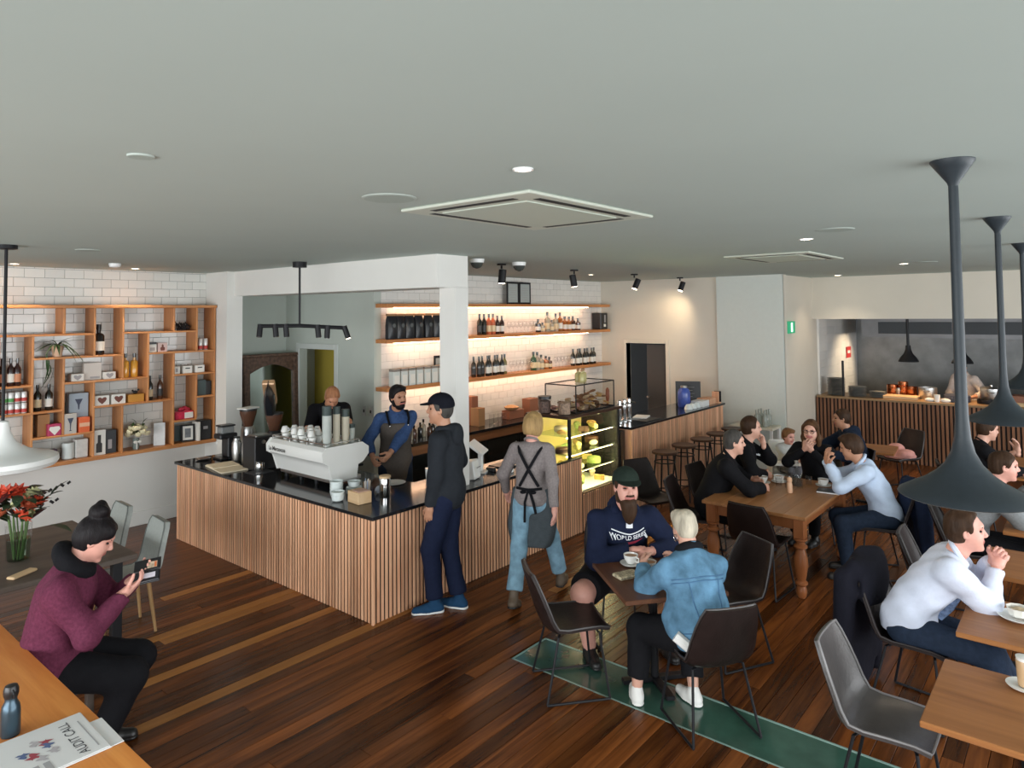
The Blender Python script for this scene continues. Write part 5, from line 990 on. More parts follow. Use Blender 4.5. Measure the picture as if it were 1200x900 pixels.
tag(MB().rbox(-.12, -.10, 0, .12, .10, .006, .002).build('rubber_mat', mat('grey_mat', (.05, .055, .06), .5), None, False, loc=(4.06, 6.98, WZ)), 'dark rubber mat under the steel milk jug', 'mat')
tw = MB().rbox(-.15, -.26, 0, .15, .26, .014, .005); tw.rbox(-.145, -.02, .014, .145, .24, .024, .004); tag(tw.build('folded_cloth', mat('cream_cloth', (.72, .63, .47), .8, bump=.2), None, loc=(3.94, 7.46, WZ), rz=-.15), 'folded cream cloth lying on the black counter', 'cloth')
tag(MB().lathe([(.03, 0), (.07, .006), (.085, .018), (.083, .02), (.06, .01)], n=24).build('steel_dish', M_steel, None, loc=(4.0, 8.12, WZ)), 'shallow steel dish at the counter end', 'dish')
# cups, box and jars at the corner
bme = MB().lathe([(.03, 0), (.052, .012), (.060, .045), (.062, .058), (.058, .058), (.05, .02), (.02, .012)], n=18, cap=False).mesh('bowl_cup', mat('pale_blue_white_china', (.70, .76, .75), .2))
for k in range(4): tag(link('bowl_cup', bme, None, (3.96, 5.46, WZ+.030*k)), 'pale china cup in the taller nested stack by the machine', 'cup', 'taller nested cups')
for k in range(2): tag(link('bowl_cup', bme, None, (3.88, 5.33, WZ+.03*k)), 'pale china cup in the short stack beside the wooden box', 'cup', 'short nested cups')
sme = MB().lathe([(.03, 0), (.07, .008), (.075, .014), (.07, .014), (.03, .006)], n=22).mesh('saucer', MATS['pale_blue_white_china'])
for k in range(6): tag(link('saucer', sme, None, (4.14, 5.43, WZ+.0095*k)), 'pale china saucer in the stack behind the wooden box', 'saucer', 'stacked saucers')
for k in range(1): tag(link('bowl_cup', bme, None, (4.14, 5.43, WZ+.0095*6+.002)), 'single pale cup on top of the saucer stack', 'cup')
wbx = thing('napkin_box', 'pale wooden block box next to the stacked cups', 'box', (3.98, 5.14, WZ), -.1); MB().rbox(-.07, -.09, 0, .07, .09, .105, .004).build('box_body', wood('pale_pine', (.56, .36, .19), (.70, .50, .30), .5, 'Y', .6), wbx, False); MB().rbox(-.055, -.08, .105, .055, .03, .112, .002).build('lid_insert', mat('pink_brown_card', (.55, .35, .27), .7), wbx, False)
jr = thing('sugar_jar', 'glass jar of sugar sticks beside the wooden box', 'jar', (4.14, 5.24, WZ)); MB().lathe([(.048, 0), (.05, .01), (.05, .16)], n=20, cap=False).build('glass', M_glass, jr)
for k in range(14): a = k*2.4; r_ = .008*math.sqrt(k); MB().rod((r_*math.cos(a), r_*math.sin(a), .006), (r_*1.25*math.cos(a), r_*1.25*math.sin(a), .14+.01*(k % 3)), .004, 6).build('stick', (L_w, M_kraft, L_w, mat('blue_stick', (.25, .33, .5), .5))[k % 4], jr)
cn = thing('steel_canister', 'polished steel canister with a wooden lid at the counter corner', 'canister', (4.25, 5.11, WZ)); MB().lathe([(.05, 0), (.052, .005), (.052, .165), (.05, .17)], n=24).build('body', M_chrome, cn); MB().lathe([(.05, .17), (.054, .172), (.054, .19), (.05, .193)], n=24).build('lid', MATS['pale_pine'], cn)
tag(MB().sph((0, 0, .03), .045, 12, 8, (1, .8, .8)).build('crumpled_cloth', mat('blue_white_cloth', (.55, .60, .72), .8, bump=.6, bscale=30), None, loc=(4.29, 5.24, WZ+.006)), 'small crumpled pale blue cloth by the steel canister', 'cloth')
tag(link('saucer', MB().lathe([(.05, 0), (.11, .008), (.12, .014), (.112, .015), (.05, .006)], n=26).mesh('plate', M_porc), None, (4.62, 5.42, WZ)), 'flat white plate on the black counter beside the barista', 'plate')
# till
tl = thing('tablet_till', 'white tablet till on a swivel stand, screen facing the staff', 'till', (5.52, 5.06, WZ), .5); MB().rbox(-.09, -.07, 0, .09, .07, .015, .004).build('base', M_wplas, tl); MB().rbox(-.03, -.025, .015, .03, .025, .21, .01).build('stand', M_wplas, tl); q = MB().rbox(-.14, -.012, -.10, .14, .012, .10, .006).build('tablet', M_wplas, tl); q.location = (0, .03, .26); q.rotation_euler = (-.95, 0, 0); MB().box(-.125, .0125, -.085, .125, .0135, .085).build('screen', M_blk, q, False)
q2 = thing('receipt_printer', 'white receipt printer box leaning by the column', 'printer', (5.25, 4.92, WZ), .35); MB().rbox(-.08, -.06, 0, .08, .07, .19, .012).build('housing', M_wplas, q2).rotation_euler = (-.15, 0, 0); MB().box(-.05, -.065, .12, .05, -.062, .125).build('paper_slot', M_blk, q2, False)
o = MB().rbox(-.035, -.07, 0, .035, .07, .03, .008).build('card_terminal', M_wplas, None, loc=(5.70, 4.84, WZ), rz=.5); MB().box(-.025, -.0, .0302, .025, .05, .031).build('screen', M_blk, o, False); tag(o, 'small white card terminal lying on the till counter', 'card terminal')
tag(MB().rbox(-.2, -.13, 0, .2, .13, .012, .003).build('till_mat', M_blk, None, False, loc=(5.98, 5.05, WZ)), 'black mat on the till counter beside the server', 'mat')
tag(MB().rbox(-.03, -.05, 0, .03, .05, .04, .006).build('card_reader', M_blk, None, loc=(5.62, 5.0, WZ), rz=.2), 'small black card reader between till and terminal', 'card terminal')
# plain white tub on the counter behind the column
tag(MB().lathe([(.04, 0), (.05, .12), (.052, .125)], n=18).build('white_tub', M_porc, None, loc=(4.93, 5.22, HC+.031+.0)), 'white tub on the counter behind the standing customer', 'tub')
# back bench goods
bz = .941
for x, y, h, w, lab, m in ((7.53, 6.95, .26, .14, 'tall brown paper bag next to the column on the back bench', M_kraft), (7.55, 7.1, .42, .13, 'brown carton standing behind the paper bag', mat('red_brown_card', (.26, .10, .055), .7)), (8.40, 7.0, .13, .36, 'low brown carton on the back bench', MATS['red_brown_card']), (8.86, 7.02, .26, .22, 'tall red-brown carton on the back bench', MATS['red_brown_card']), (9.08, 7.08, .24, .14, 'dark carton behind the tall red-brown one', mat('dark_card', (.10, .06, .05), .6))): carton('carton', x, y, bz, w, .16, h, m, lab)
tag(MB().lathe([(.05, 0), (.10, .02), (.12, .05), (.06, .075), (.03, .08)], n=16).build('bread_roll', mat('bread_crust', (.46, .27, .13), .7, var=.2), None, loc=(8.34, 6.98, bz+.131)), 'pale bread roll on the low brown carton', 'bread')
for i, x in enumerate((7.80, 7.90, 8.0, 8.08)): tag(MB().lathe([(.035, 0), (.04, .01), (.04, .13), (.037, .13)], n=14).build('glass_tumbler', M_glass, None, loc=(x, 6.92, bz)), 'clear tumbler on the back bench beside the paper bag', 'glass', 'tumblers on the back bench')
for i in range(8): bottle(6.02+.085*i, 6.92+.03*(i % 2), bz, .17+.03*(i % 3), .034, (G_brown, G_dark, G_pale)[i % 3], None, 'small syrup bottle, %s from the grey wall on the back bench' % ORD[i], 'syrup bottles', kind='sq')
# ------------------------------------------------------------------ glass cake case
CX0, CX1, CY0, CY1, CZ0, CZ1 = 6.74, 7.86, 4.75, 5.34, .445, 1.33
cc = thing('cake_case', 'lit glass cake display case built into the counter', 'display case', (0, 0, 0)); MB().rbox(CX0-.06, CY0-.03, CZ1, CX1+.04, CY1+.03, CZ1+.035, .004).build('timber_top', wood('dark_case_wood', (.035, .018, .012), (.07, .035, .022), .3, 'X'), cc, False)
MB().rbox(CX0, CY0, .40, CX1, CY1, CZ0, .003).build('floor_panel', M_wplas, cc, False)
for x, y in ((CX0, CY0), (CX1-.035, CY0), (CX0, CY1-.035), (CX1-.035, CY1-.035)): MB().rbox(x, y, CZ0, x+.035, y+.035, CZ1, .003).build('post', M_black, cc, False)
MB().rbox(CX0+.035, CY1-.02, CZ0, CX1-.035, CY1-.01, CZ1, .002).build('back_panel', mat('cream_back', (.74, .55, .20), .5), cc, False)
MB().box(CX0+.035, CY0+.006, CZ0, CX1-.035, CY0+.012, CZ1).build('front_pane', M_glass, cc, False); MB().box(CX0+.006, CY0+.035, CZ0, CX0+.012, CY1-.035, CZ1).build('side_pane', M_glass, cc, False)
for z in (.66, .88, 1.10): MB().box(CX0+.03, CY0+.05, z, CX1-.03, CY1-.04, z+.006).build('glass_shelf', glass('shelf_glass', (.9, 1, .92), .03, .95), cc, False); MB().rbox(CX0+.03, CY0+.045, z-.004, CX1-.03, CY0+.055, z+.010, .002).build('shelf_rail', M_steel, cc, False)
for z in (CZ1-.02, 1.085, .865, .645): MB().rbox(CX0+.05, CY0+.07, z, CX1-.05, CY0+.09, z+.008, .002).build('led_strip', glow('cake_case_led', (1., .84, .42), 46.), cc, False)
MB().rbox(CX1-.034, CY0+.036, CZ0, CX1-.004, CY1-.036, CZ1, .003).build('end_panel', M_black, cc, False); MB().rbox(CX1+.012, CY0, 0, 7.995, CY1, 1.03, .004).build('side_fridge', mat('dark_fridge_glass', (.014, .016, .016), .08), cc, False)
def food(name, x, y, z, kind, m, lab, grp):
    mb = MB()
    if kind == 'cake': mb.lathe([(.085, 0), (.09, .01), (.09, .06), (.08, .07)], n=20)
    elif kind == 'slice': mb.extrude([(0, 0), (.13, -.03), (.13, .03)], 0, .06)
    elif kind == 'roll': mb.sph((0, 0, .032), .05, 14, 8, (1.4, .8, .65))
    elif kind == 'muffin': mb.lathe([(.025, 0), (.035, .045), (.045, .055), (.035, .08), (.012, .09)], n=14)
    elif kind == 'wrap': mb.rod((-.09, 0, .03), (.09, 0, .03), .03, 12)
    tag(mb.build(name, m, None, True, 50, loc=(x, y, z), rz=random.uniform(0, 6)), lab, 'food', grp)
Fm = [mat('golden_bake', (.55, .33, .10), .6, var=.25, scale=40), mat('cream_cake', (.76, .66, .42), .6, var=.1), mat('chocolate', (.10, .045, .025), .5), mat('green_filling', (.24, .30, .08), .7, var=.3, scale=40), mat('yellow_slice', (.72, .55, .18), .6)]
for zi, (z, n_) in enumerate(((1.107, 'topmost'), (.887, 'upper middle'), (.667, 'lower middle'), (.446, 'bottom'))):
    for i in range(6):
        k = (zi*2+i) % 5; kd = ('roll', 'cake', 'slice', 'muffin', 'wrap')[(i+zi) % 5]; nm = ('bread_roll', 'cake', 'cake_slice', 'muffin', 'wrap')[(i+zi) % 5]
        food(nm, CX0+.13+.17*i, CY0+.20+.14*(i % 2), z, kd, Fm[k], '%s %s on the %s shelf of the cake case' % (('golden', 'cream', 'chocolate', 'green-flecked', 'yellow')[k], nm.replace('_', ' '), n_), 'cake case, %s shelf' % n_)
# plant tucked behind the server
# glass box of biscuits on the case
gb = thing('biscuit_box', 'black framed glass box full of biscuits on the cake case', 'glass box', (0, 0, 0)); bx0, bx1, by0, by1, bz0, bz1 = 6.95, 7.82, 4.80, 5.26, CZ1+.036, 1.70
fb = MB()
for x in (bx0, bx1):
    for y in (by0, by1): fb.rod((x, y, bz0), (x, y, bz1), .008, 6)
    for z in (bz0+.006, bz1): fb.rod((x, by0, z), (x, by1, z), .008, 6)
for y in (by0, by1):
    for z in (bz0+.006, bz1): fb.rod((bx0, y, z), (bx1, y, z), .008, 6)
fb.build('frame', M_black, gb)
pn = MB(); pn.box(bx0, by0-.002, bz0, bx1, by0+.002, bz1); pn.build('front_pane', M_glass, gb, False); MB().box(bx0-.002, by0, bz0, bx0+.002, by1, bz1).build('side_pane', M_glass, gb, False); MB().box(bx0, by0, bz1-.002, bx1, by1, bz1+.002).build('lid_pane', M_glass, gb, False)
bis = [MB().lathe([(.04, 0), (.045, .006), (.042, .014), (.03, .018)], n=12).mesh('biscuit', m) for m in (Fm[0], mat('brown_biscuit', (.27, .13, .06), .7, var=.2), mat('pale_biscuit', (.60, .44, .26), .7), mat('pink_packet', (.55, .28, .25), .4))]
for i in range(70):
    u = random.random(); v = random.random(); z = bz0+.004+.19*random.random()*(.4+.6*u); tag(link('biscuit', bis[(0, 1, 1, 2)[i % 4] if u > .35 else (3, 2, 1)[i % 3]], None, (bx0+.06+(bx1-bx0-.12)*u, by0+.06+(by1-by0-.12)*v, z), (random.uniform(-.5, .5), random.uniform(-.5, .5), 0)), 'round biscuit heaped in the black framed glass box', 'biscuit', 'biscuits in the glass box')
def storage_jar(x, y, lab, m, lid): t = thing('cookie_jar', lab, 'jar', (x, y, CZ1+.036)); MB().lathe([(.075, 0), (.08, .01), (.08, .17)], n=20, cap=False).build('glass', M_glass, t); MB().lathe([(.02, .005), (.072, .006), (.072, .14), (.04, .155)], n=16).build('contents', m, t); lid and MB().lathe([(.082, .17), (.082, .205), (.02, .21)], n=20).build('lid', M_blk, t)
storage_jar(6.80, 5.16, 'cookie jar with a black lid on the cake case', mat('dark_cookies', (.16, .10, .08), .7, var=.7, scale=45), True); storage_jar(6.82, 4.88, 'open cookie jar on the corner of the cake case', mat('pale_cookies', (.38, .26, .18), .7, var=.6, scale=45), False)
t = thing('juice_bottles', 'x', 'x') if False else None
for i, (x, y) in enumerate(((7.30, 4.95), (7.37, 4.98), (7.44, 5.01), (7.33, 5.03), (7.41, 5.07))): bottle(x, y, 1.703, .17, .036, mat('cloudy_yellow_juice', (.52, .46, .20), .25), None, 'small bottle of cloudy yellow juice on top of the biscuit box', 'juice bottles', cap=M_kraft, kind='sq', name='juice_bottle')
# bar top
for i, x in enumerate((8.28, 8.41, 8.54)):
    t = thing('beer_tap', 'curved chrome beer tap at the end of the bar', 'beer tap', (x, 5.0, HB+.033), 0, 'three beer taps'); MB().lathe([(.05, 0), (.05, .01), (.03, .03), (.034, .10), (.04, .20), (.03, .29), (.012, .31)], n=18).build('tower', M_chrome, t); MB().rod((0, 0, .26), (0, -.10, .25), .012, 8).build('spout', M_chrome, t)
t = thing('pepper_mill', 'tall red-brown wooden pump handle behind the beer taps', 'handle', (8.40, 5.26, HB+.033)); MB().lathe([(.03, 0), (.03, .02), (.015, .05), (.018, .25), (.028, .33), (.026, .42), (.01, .45)], n=16).build('turned_handle', wood('red_brown_turning', (.20, .06, .03), (.30, .10, .05), .35, 'Z'), t)
tag(MB().rbox(-.13, -.10, 0, .13, .10, .02, .004).build('white_folder', M_wplas, None, False, loc=(8.85, 4.98, HB+.033), rz=.3), 'white folder lying on the bar near the beer taps', 'folder')
tag(MB().rbox(-.2, -.09, 0, .2, .09, .006, .002).build('bar_mat', M_blk, None, False, loc=(8.72, 4.80, HB+.033), rz=0), 'black bar mat lying along the bar edge', 'mat')
mn = thing('menu_board', 'black chalk menu board standing on the bar', 'menu board', (10.62, 5.10, HB+.033), -1.1); MB().rbox(-.20, -.012, 0, .20, .012, .36, .004).build('board', M_blk, mn, False).rotation_euler.x = -.12
for k in range(5): MB().box(-.12, -.018-.0, .06+k*.05, .10-.03*(k % 2), -.0165, .066+k*.05).build('chalk_line', mat('chalk', (.25, .25, .24), .8), mn, False).rotation_euler.x = -.12
wbt = thing('water_bottle', 'large blue water bottle on the bar beside the menu board', 'bottle', (10.22, 4.98, HB+.033)); MB().lathe([(.09, 0), (.10, .02), (.10, .22), (.085, .27), (.05, .30)], n=20).build('body', mat('blue_plastic', (.05, .09, .36), .25, var=.3, scale=14), wbt); MB().lathe([(.05, .30), (.052, .33)], n=16).build('lid', M_steel, wbt)
for x in (10.0, 10.14, 10.28): tag(MB().lathe([(.065, 0), (.06, .03), (.035, .075), (.01, .08)], n=16).build('upturned_bowl', MATS['pale_blue_white_china'], None, loc=(x, 4.80, HB+.033)), 'small white upturned bowl in front of the blue bottle', 'bowl', 'upturned bowls on the bar')
carton('white_box', 10.46, 4.82, HB+.033, .26, .2, .09, M_wplas, 'long white box on the bar', rz=.05); carton('wooden_box', 10.75, 4.84, HB+.033, .26, .22, .10, M_slat, 'wooden tray box at the wall end of the bar')
ch = thing('cutlery_holder', 'wooden cutlery holder at the end of the bar', 'holder', (10.96, 4.76, HB+.033)); MB().rbox(-.05, -.06, 0, .05, .06, .015, .003).build('base', M_slat, ch, False); MB().rbox(-.05, -.06, .015, -.035, .06, .19, .003).build('side', M_slat, ch, False); MB().rbox(.035, -.06, .015, .05, .06, .19, .003).build('side', M_black, ch, False)
# shelf bottles on the low table by the pilaster
st = thing('service_table', 'pale service table with water bottles by the pilaster', 'table', (11.14, 4.2, 0)); MB().rbox(-.2, -.35, .70, .2, .35, .74, .005).build('tabletop', mat('pale_top', (.66, .62, .50), .5), st, False); [MB().rbox(x-.02, y-.02, 0, x+.02, y+.02, .70, .003).build('leg', M_wplas, st, False) for x in (-.17, .17) for y in (-.32, .32)]
for i in range(6): tag(MB().lathe([(.035, 0), (.038, .01), (.038, .16), (.016, .20), (.016, .26)], n=14, cap=False).build('water_bottle', mat('pale_green_bottle', (.52, .56, .50), .12, trans=.5), None, loc=(11.03+.1*(i % 3), 4.0+.13*(i//3), .741)), 'clear water bottle on the pale service table', 'bottle', 'water bottles by the pilaster')
# ------------------------------------------------------------------ kitchen
def plates(y, r, n, m, lab, dz=.022):
    me = MB().lathe([(r*.5, 0), (r*.6, .003), (r, .018), (r, .021), (r*.6, .008)], n=24).mesh('plate', m)
    for k in range(n): tag(link('plate', me, None, (XK+.22, y, 1.046+dz*k)), '%s plate from the bottom of the %s' % (ORD[k], lab), 'plate', lab)
plates(3.55, .15, 14, mat('slate_plate', (.05, .06, .065), .4), 'tall slate-dark stack at the pass end'); plates(3.20, .15, 8, mat('grey_stoneware', (.20, .21, .20), .45), 'grey stoneware stack beside the dark plates'); plates(2.88, .13, 5, MATS['grey_stoneware'], 'low grey stack near the chopping board')
tag(MB().lathe([(.02, 0), (.02, .62), (.012, .63)], n=8).build('ticket_pole', M_black, None, loc=(XK+.10, 3.40, 1.046)), 'thin black pole standing between the plate stacks', 'pole')
tag(MB().rbox(-.16, -.26, 0, .16, .26, .05, .006).build('chopping_board', MATS['pale_pine'], None, False, loc=(XK+.30, 2.52, 1.046)), 'thick wooden chopping board on the pass', 'chopping board')
def pot(x, y, r, h, m, lab, lid=True, z=1.046): t = thing('cooking_pot', lab, 'pot', (x, y, z)); MB().lathe([(r*.96, 0), (r, .01), (r, h), (r*.97, h), (r*.95, .02)], n=24, cap=False).build('pot_body', m, t); lid and MB().lathe([(r*1.02, h), (r*.8, h+.02), (.02, h+.03), (.02, h+.05)], n=24).build('lid', m, t); [MB().tube([(r*sg, -.05, h*.75), (r*sg*1.25, -.03, h*.75), (r*sg*1.25, .03, h*.75), (r*sg, .05, h*.75)], .008, 6).build('handle', m, t) for sg in (1, -1)]
pot(XK+.45, 2.15, .14, .20, M_steel, 'steel pot beside the copper pans', False); pot(XK+.45, 1.25, .16, .24, M_steel, 'steel stock pot with a lid on the pass'); pot(XK+.40, 1.72, .19, .10, mat('blue_enamel', (.06, .07, .10), .3), 'low dark pan between the steel pots'); pot(XK+.32, 1.32, .12, .07, M_black, 'small black frying pan in front of the stock pot', False)
M_cop = mat('copper', (.45, .16, .07), .25, 1.)
for k, (y, h, r) in enumerate(((2.72, .20, .09), (2.55, .26, .08), (2.42, .18, .09), (2.62, .15, .07))): pot(XK+.62, y, r, h, M_cop if k < 3 else M_steel, ('tall copper pot standing behind the chopping board', 'narrow copper pot in the middle of the copper group', 'copper pot next to the open steel pot', 'small steel pot among the copper pots')[k], False)
for y, lab in ((2.08, 'crumpled white napkin lit on the pass'), (1.86, 'pale cream napkin lying on the pass')): tag(MB().sph((0, 0, .03), .06, 12, 8, (1, 1.3, .6)).build('napkin', M_porc, None, loc=(XK+.18, y, 1.04)), lab, 'napkin')
tag(MB().lathe([(.035, 0), (.045, .12), (.042, .12)], n=16).build('white_cup', M_porc, None, loc=(XK+.14, 1.97, 1.046)), 'white cup standing on the pass under the heat lamp', 'cup')
carton('bread_crate', XK+.35, .72, 1.046, .3, .5, .16, mat('brown_crate', (.24, .10, .06), .7), 'brown crate on the pass beside the chef'); carton('bread_tray', XK+.2, .70, 1.046, .1, .45, .06, mat('tan_bread', (.50, .34, .18), .7, var=.2), 'tray of tan flatbread in front of the brown crate'); carton('red_crate', XK+.4, -.0, 1.046, .3, .6, .22, mat('red_crate', (.25, .04, .03), .6), 'dark red crate at the far end of the pass')
tag(MB().sph((0, 0, .06), .09, 14, 8, (1, 1.5, .7)).build('meat_joint', mat('roast_meat', (.34, .12, .08), .5, var=.3), None, loc=(XK+.35, 1.02, 1.046)), 'roast joint on the pass next to the stock pot', 'meat')
for y, lab in ((2.40, 'black heat lamp hanging over the white cup on the pass'), (1.62, 'black heat lamp hanging in front of the chef')):
    t = thing('heat_lamp', lab, 'heat lamp', (XK+.32, y, 2.42)); MB().rod((0, 0, 0), (0, 0, -.48), .022, 10).build('stem', M_black, t); MB().lathe([(.16, -.74), (.155, -.72), (.12, -.66), (.07, -.60), (.045, -.53), (.04, -.46)], n=24, cap=False).build('shade', M_black, t); MB().sph((0, 0, -.66), .05, 12, 8).build('bulb', glow('heat_bulb', (1, .55, .25), 20), t)
    l = bpy.data.lights.new('heat_lamp_light', 'SPOT'); l.energy = 22; l.color = (1, .62, .32); l.spot_size = 1.6; l.shadow_soft_size = .06; lo = bpy.data.objects.new('heat_lamp_light', l); COL.objects.link(lo); lo.parent = t; lo.location = (0, 0, -.72)
hd = thing('extractor_hood', 'long stainless extractor hood over the kitchen', 'extractor hood', (0, 0, 0)); MB().box(XK+1.5, -2.5, 2.05, XK+2.85, 3.4, 2.42).build('canopy', mat('hood_steel', (.22, .22, .225), .5, .8, var=.1, scale=5), hd, False)
for i in range(4): MB().rbox(XK+1.48, -2.3+1.4*i, 2.12, XK+1.5, -1.1+1.4*i, 2.34, .003).build('filter_panel', M_dark, hd, False)
hl = thing('hood_light', 'lit lamp under the extractor hood', 'lamp', (XK+2.1, 3.0, 2.05)); MB().cyl((0, 0, -.02), .06, .02, 16).build('diffuser', M_lamp, hl)
l = bpy.data.lights.new('hood_lamp', 'SPOT'); l.energy = 60; l.spot_size = 1.5; l.spot_blend = .7; l.color = (1, .78, .52); l.shadow_soft_size = .06; lo = bpy.data.objects.new('hood_lamp', l); COL.objects.link(lo); lo.parent = hl; lo.location = (-.1, -.3, -.06); lo.rotation_euler = Vector((0, 0, -1)).rotation_difference(Vector((-.15, 1, -.55)).normalized()).to_euler()
t = thing('exit_sign', 'green lit exit sign on the return wall', 'sign', (11.85, 3.855, 2.30)); MB().rbox(-.17, -.05, -.10, .17, .02, .10, .004).build('housing', mat('sign_green', (.02, .30, .14), .4, emit=.5), t, False)
fg = MB(); fg.rbox(-.04, -.056, -.075, .03, -.051, .075, .002); fg.build('white_pictogram', glow('sign_white', (.7, 1., .85), 1.4), t, False)
t = thing('wall_sign', 'small red notice on the kitchen tile wall', 'sign', (15.35, 3.815, 1.71)); MB().box(-.16, -.012, -.11, .16, 0, .11).build('plate', mat('red_sign', (.50, .03, .025), .4), t, False); MB().box(-.10, -.0145, -.02, .10, -.0125, .04).build('white_band', M_wplas, t, False)
# lobby: mirror and bench
mr = thing('arched_mirror', 'old carved timber mirror with arched top leaning in the lobby', 'mirror', (5.42, 8.98, .62)); w_, h_ = .88, 1.38; M_carv = mat('carved_dark_wood', (.10, .055, .035), .6, var=.6, scale=22, bump=.9, bscale=30)
for sg in (1, -1): MB().rbox(sg*(w_/2-.05)-.05, -.04, 0, sg*(w_/2-.05)+.05, .04, h_, .012).build('side_stile', M_carv, mr)
arc = [(-w_/2, h_), (-w_/2, h_-.22)]+[(-(w_/2-.1)+(w_-.2)*i/12, h_-.22+.11*math.sin(PI*i/12)) for i in range(13)]+[(w_/2, h_-.22), (w_/2, h_)]
MB().extrude(arc[::-1], -.035, .035, Matrix(((1, 0, 0, 0), (0, 0, 1, 0), (0, 1, 0, 0), (0, 0, 0, 1)))).build('arched_rail', M_carv, mr, False); MB().rbox(-w_/2-.05, -.05, h_, w_/2+.05, .05, h_+.045, .01).build('cornice', M_carv, mr); MB().rbox(-w_/2, -.04, 0, w_/2, .04, .1, .01).build('bottom_rail', M_carv, mr)
MB().box(-w_/2+.09, .0, .08, w_/2-.09, .01, h_-.05).build('mirror_glass', mat('old_mirror', (.74, .82, .79), .10, 1.), mr, False); mr.rotation_euler.x = -.03
hb_ = thing('lobby_cabinet', 'dark timber cabinet under the arched mirror', 'cabinet', (0, 0, 0)); MB().rbox(4.86, 8.66, 0, 5.84, 9.28, .60, .006).build('carcass', M_carv, hb_, False); [MB().rbox(4.88+.48*i, 8.64, .05, 5.34+.48*i, 8.66, .56, .004).build('door', M_carv, hb_, False) for i in range(2)]
for k, y in enumerate((7.45, 7.27+.04)):
    o = MB().rbox(-.008, -.035, -.06, 0, .035, .06, .003).build('switch_plate', M_steel, None, False, loc=(XG-.001, y, 1.31)); MB().rbox(-.014, -.012, -.02, -.008, .012, .02, .002).build('rocker', M_blk, o, False); tag(o, 'steel switch plate on the grey wall behind the barista', 'switch', 'two switch plates')
for q, (x, z, w) in enumerate(((2.62, .60, .05), (2.68, .615, .05), (2.74, .625, .045), (2.80, .64, .045), (2.86, .66, .05), (2.93, .675, .04), (2.66, .47, .06), (2.76, .49, .05), (2.81, .505, .04))):
    MB().box(-w/2, -.003, -.014, w/2, 0, .014).build('painted_stroke', M_blk, wl, False, loc=(x, YW-.001, z)).rotation_euler.y = (-.9, .7, -.6)[q % 3]
# ================================================================== table-top things
vz = .742
fv = thing('flower_arrangement', 'glass vase of red and orange blooms with dark leaves on the grey-brown table', 'flower vase', (1.70, 6.38, .741))
MB().lathe([(.075, 0), (.08, .01), (.088, .26), (.09, .28)], n=24, cap=False).build('vase', M_glass, fv); MB().lathe([(.07, .006), (.072, .012), (.078, .16), (.02, .161)], n=20).build('water', glass('vase_water', (.75, .85, .75), .02, .8), fv)
for k in range(12): a = k*2.4; MB().rod((.03*math.cos(a), .03*math.sin(a), .01), (.07*math.cos(a+.6), .07*math.sin(a+.6), .34), .005, 6).build('stem', mat('green_stem', (.10, .17, .05), .6), fv)
def bloom_mesh(m, n=14, L=.075):
    mb = MB()
    for ring, (cnt, el, sc) in enumerate(((9, .25, 1.), (8, .65, .85), (6, 1.05, .7))):
        for k in range(cnt):
            a = 2*PI*k/cnt+ring*.4; c, s_ = math.cos(a), math.sin(a); l = L*sc; q = [(0, 0, 0), (.5, .22, .25), (1, 0, .15), (.5, -.22, .25)]; v = []
            for x, y, z in q: xx = x*l*math.cos(el)-z*l*.4*math.sin(el); zz = x*l*math.sin(el)+z*l*.4; v.append((xx*c-y*l*s_, xx*s_+y*l*c, zz))
            mb.add(v+[(p[0], p[1], p[2]-.002) for p in v], [(0, 1, 2, 3), (7, 6, 5, 4)])
    mb.sph((0, 0, .02), .018, 8, 6); return mb.mesh('bloom', m, True, 60)
b1 = bloom_mesh(mat('red_orange_petal', (.62, .07, .03), .5, var=.3, scale=30)); b2 = bloom_mesh(mat('coral_petal', (.70, .17, .08), .5, var=.3, scale=30)); b3 = bloom_mesh(mat('cream_green_petal', (.50, .50, .26), .6, var=.2), 10, .05)
for k, (x, y, z, m) in enumerate(((-.10, -.02, .52, b1), (.02, -.08, .42, b2), (-.02, -.10, .34, b1), (.12, .0, .40, b1), (-.14, -.05, .36, b2), (.0, .06, .5, b1), (-.22, .02, .48, b2), (-.20, -.02, .40, b1), (.05, .02, .46, b3), (.08, -.05, .50, b3), (-.05, -.12, .44, b3), (.06, -.09, .35, b3), (-.12, .1, .45, b2))): o = link('bloom', m, fv, (x, y, z), (random.uniform(.2, 1.0), random.uniform(-.6, .6), k)); o.scale = (1.2,)*3
lg = leaf_mesh('leaf', .17, .075, mat('deep_green_leaf', (.028, .055, .025), .4, var=.3, scale=9), .3, 6); lr = leaf_mesh('leaf', .15, .06, mat('dark_red_leaf', (.06, .012, .012), .4, var=.3, scale=9), .3, 6)
for k in range(34): a = k*2.4; link('leaf', lg if k % 3 else lr, fv, (.06*math.cos(a), .06*math.sin(a), .28+.008*k), (random.uniform(-.3, .3), -.9+.028*k*random.uniform(.4, 1.1)+.3, a))
for x, y, z, rr in ((.16, -.16, .48, -.8), (.17, -.14, .25, 0.3), (.12, -.1, .44, -.5)): link('leaf', lg, fv, (x, y, z), (0, rr, -.7))
tag(MB().rbox(-.10, -.035, 0, .10, .035, .02, .008).build('wooden_tray', MATS['pale_pine'], None, loc=(1.62, 5.98, .741), rz=.5), 'small pale wooden dish at the edge of the grey-brown table', 'dish')
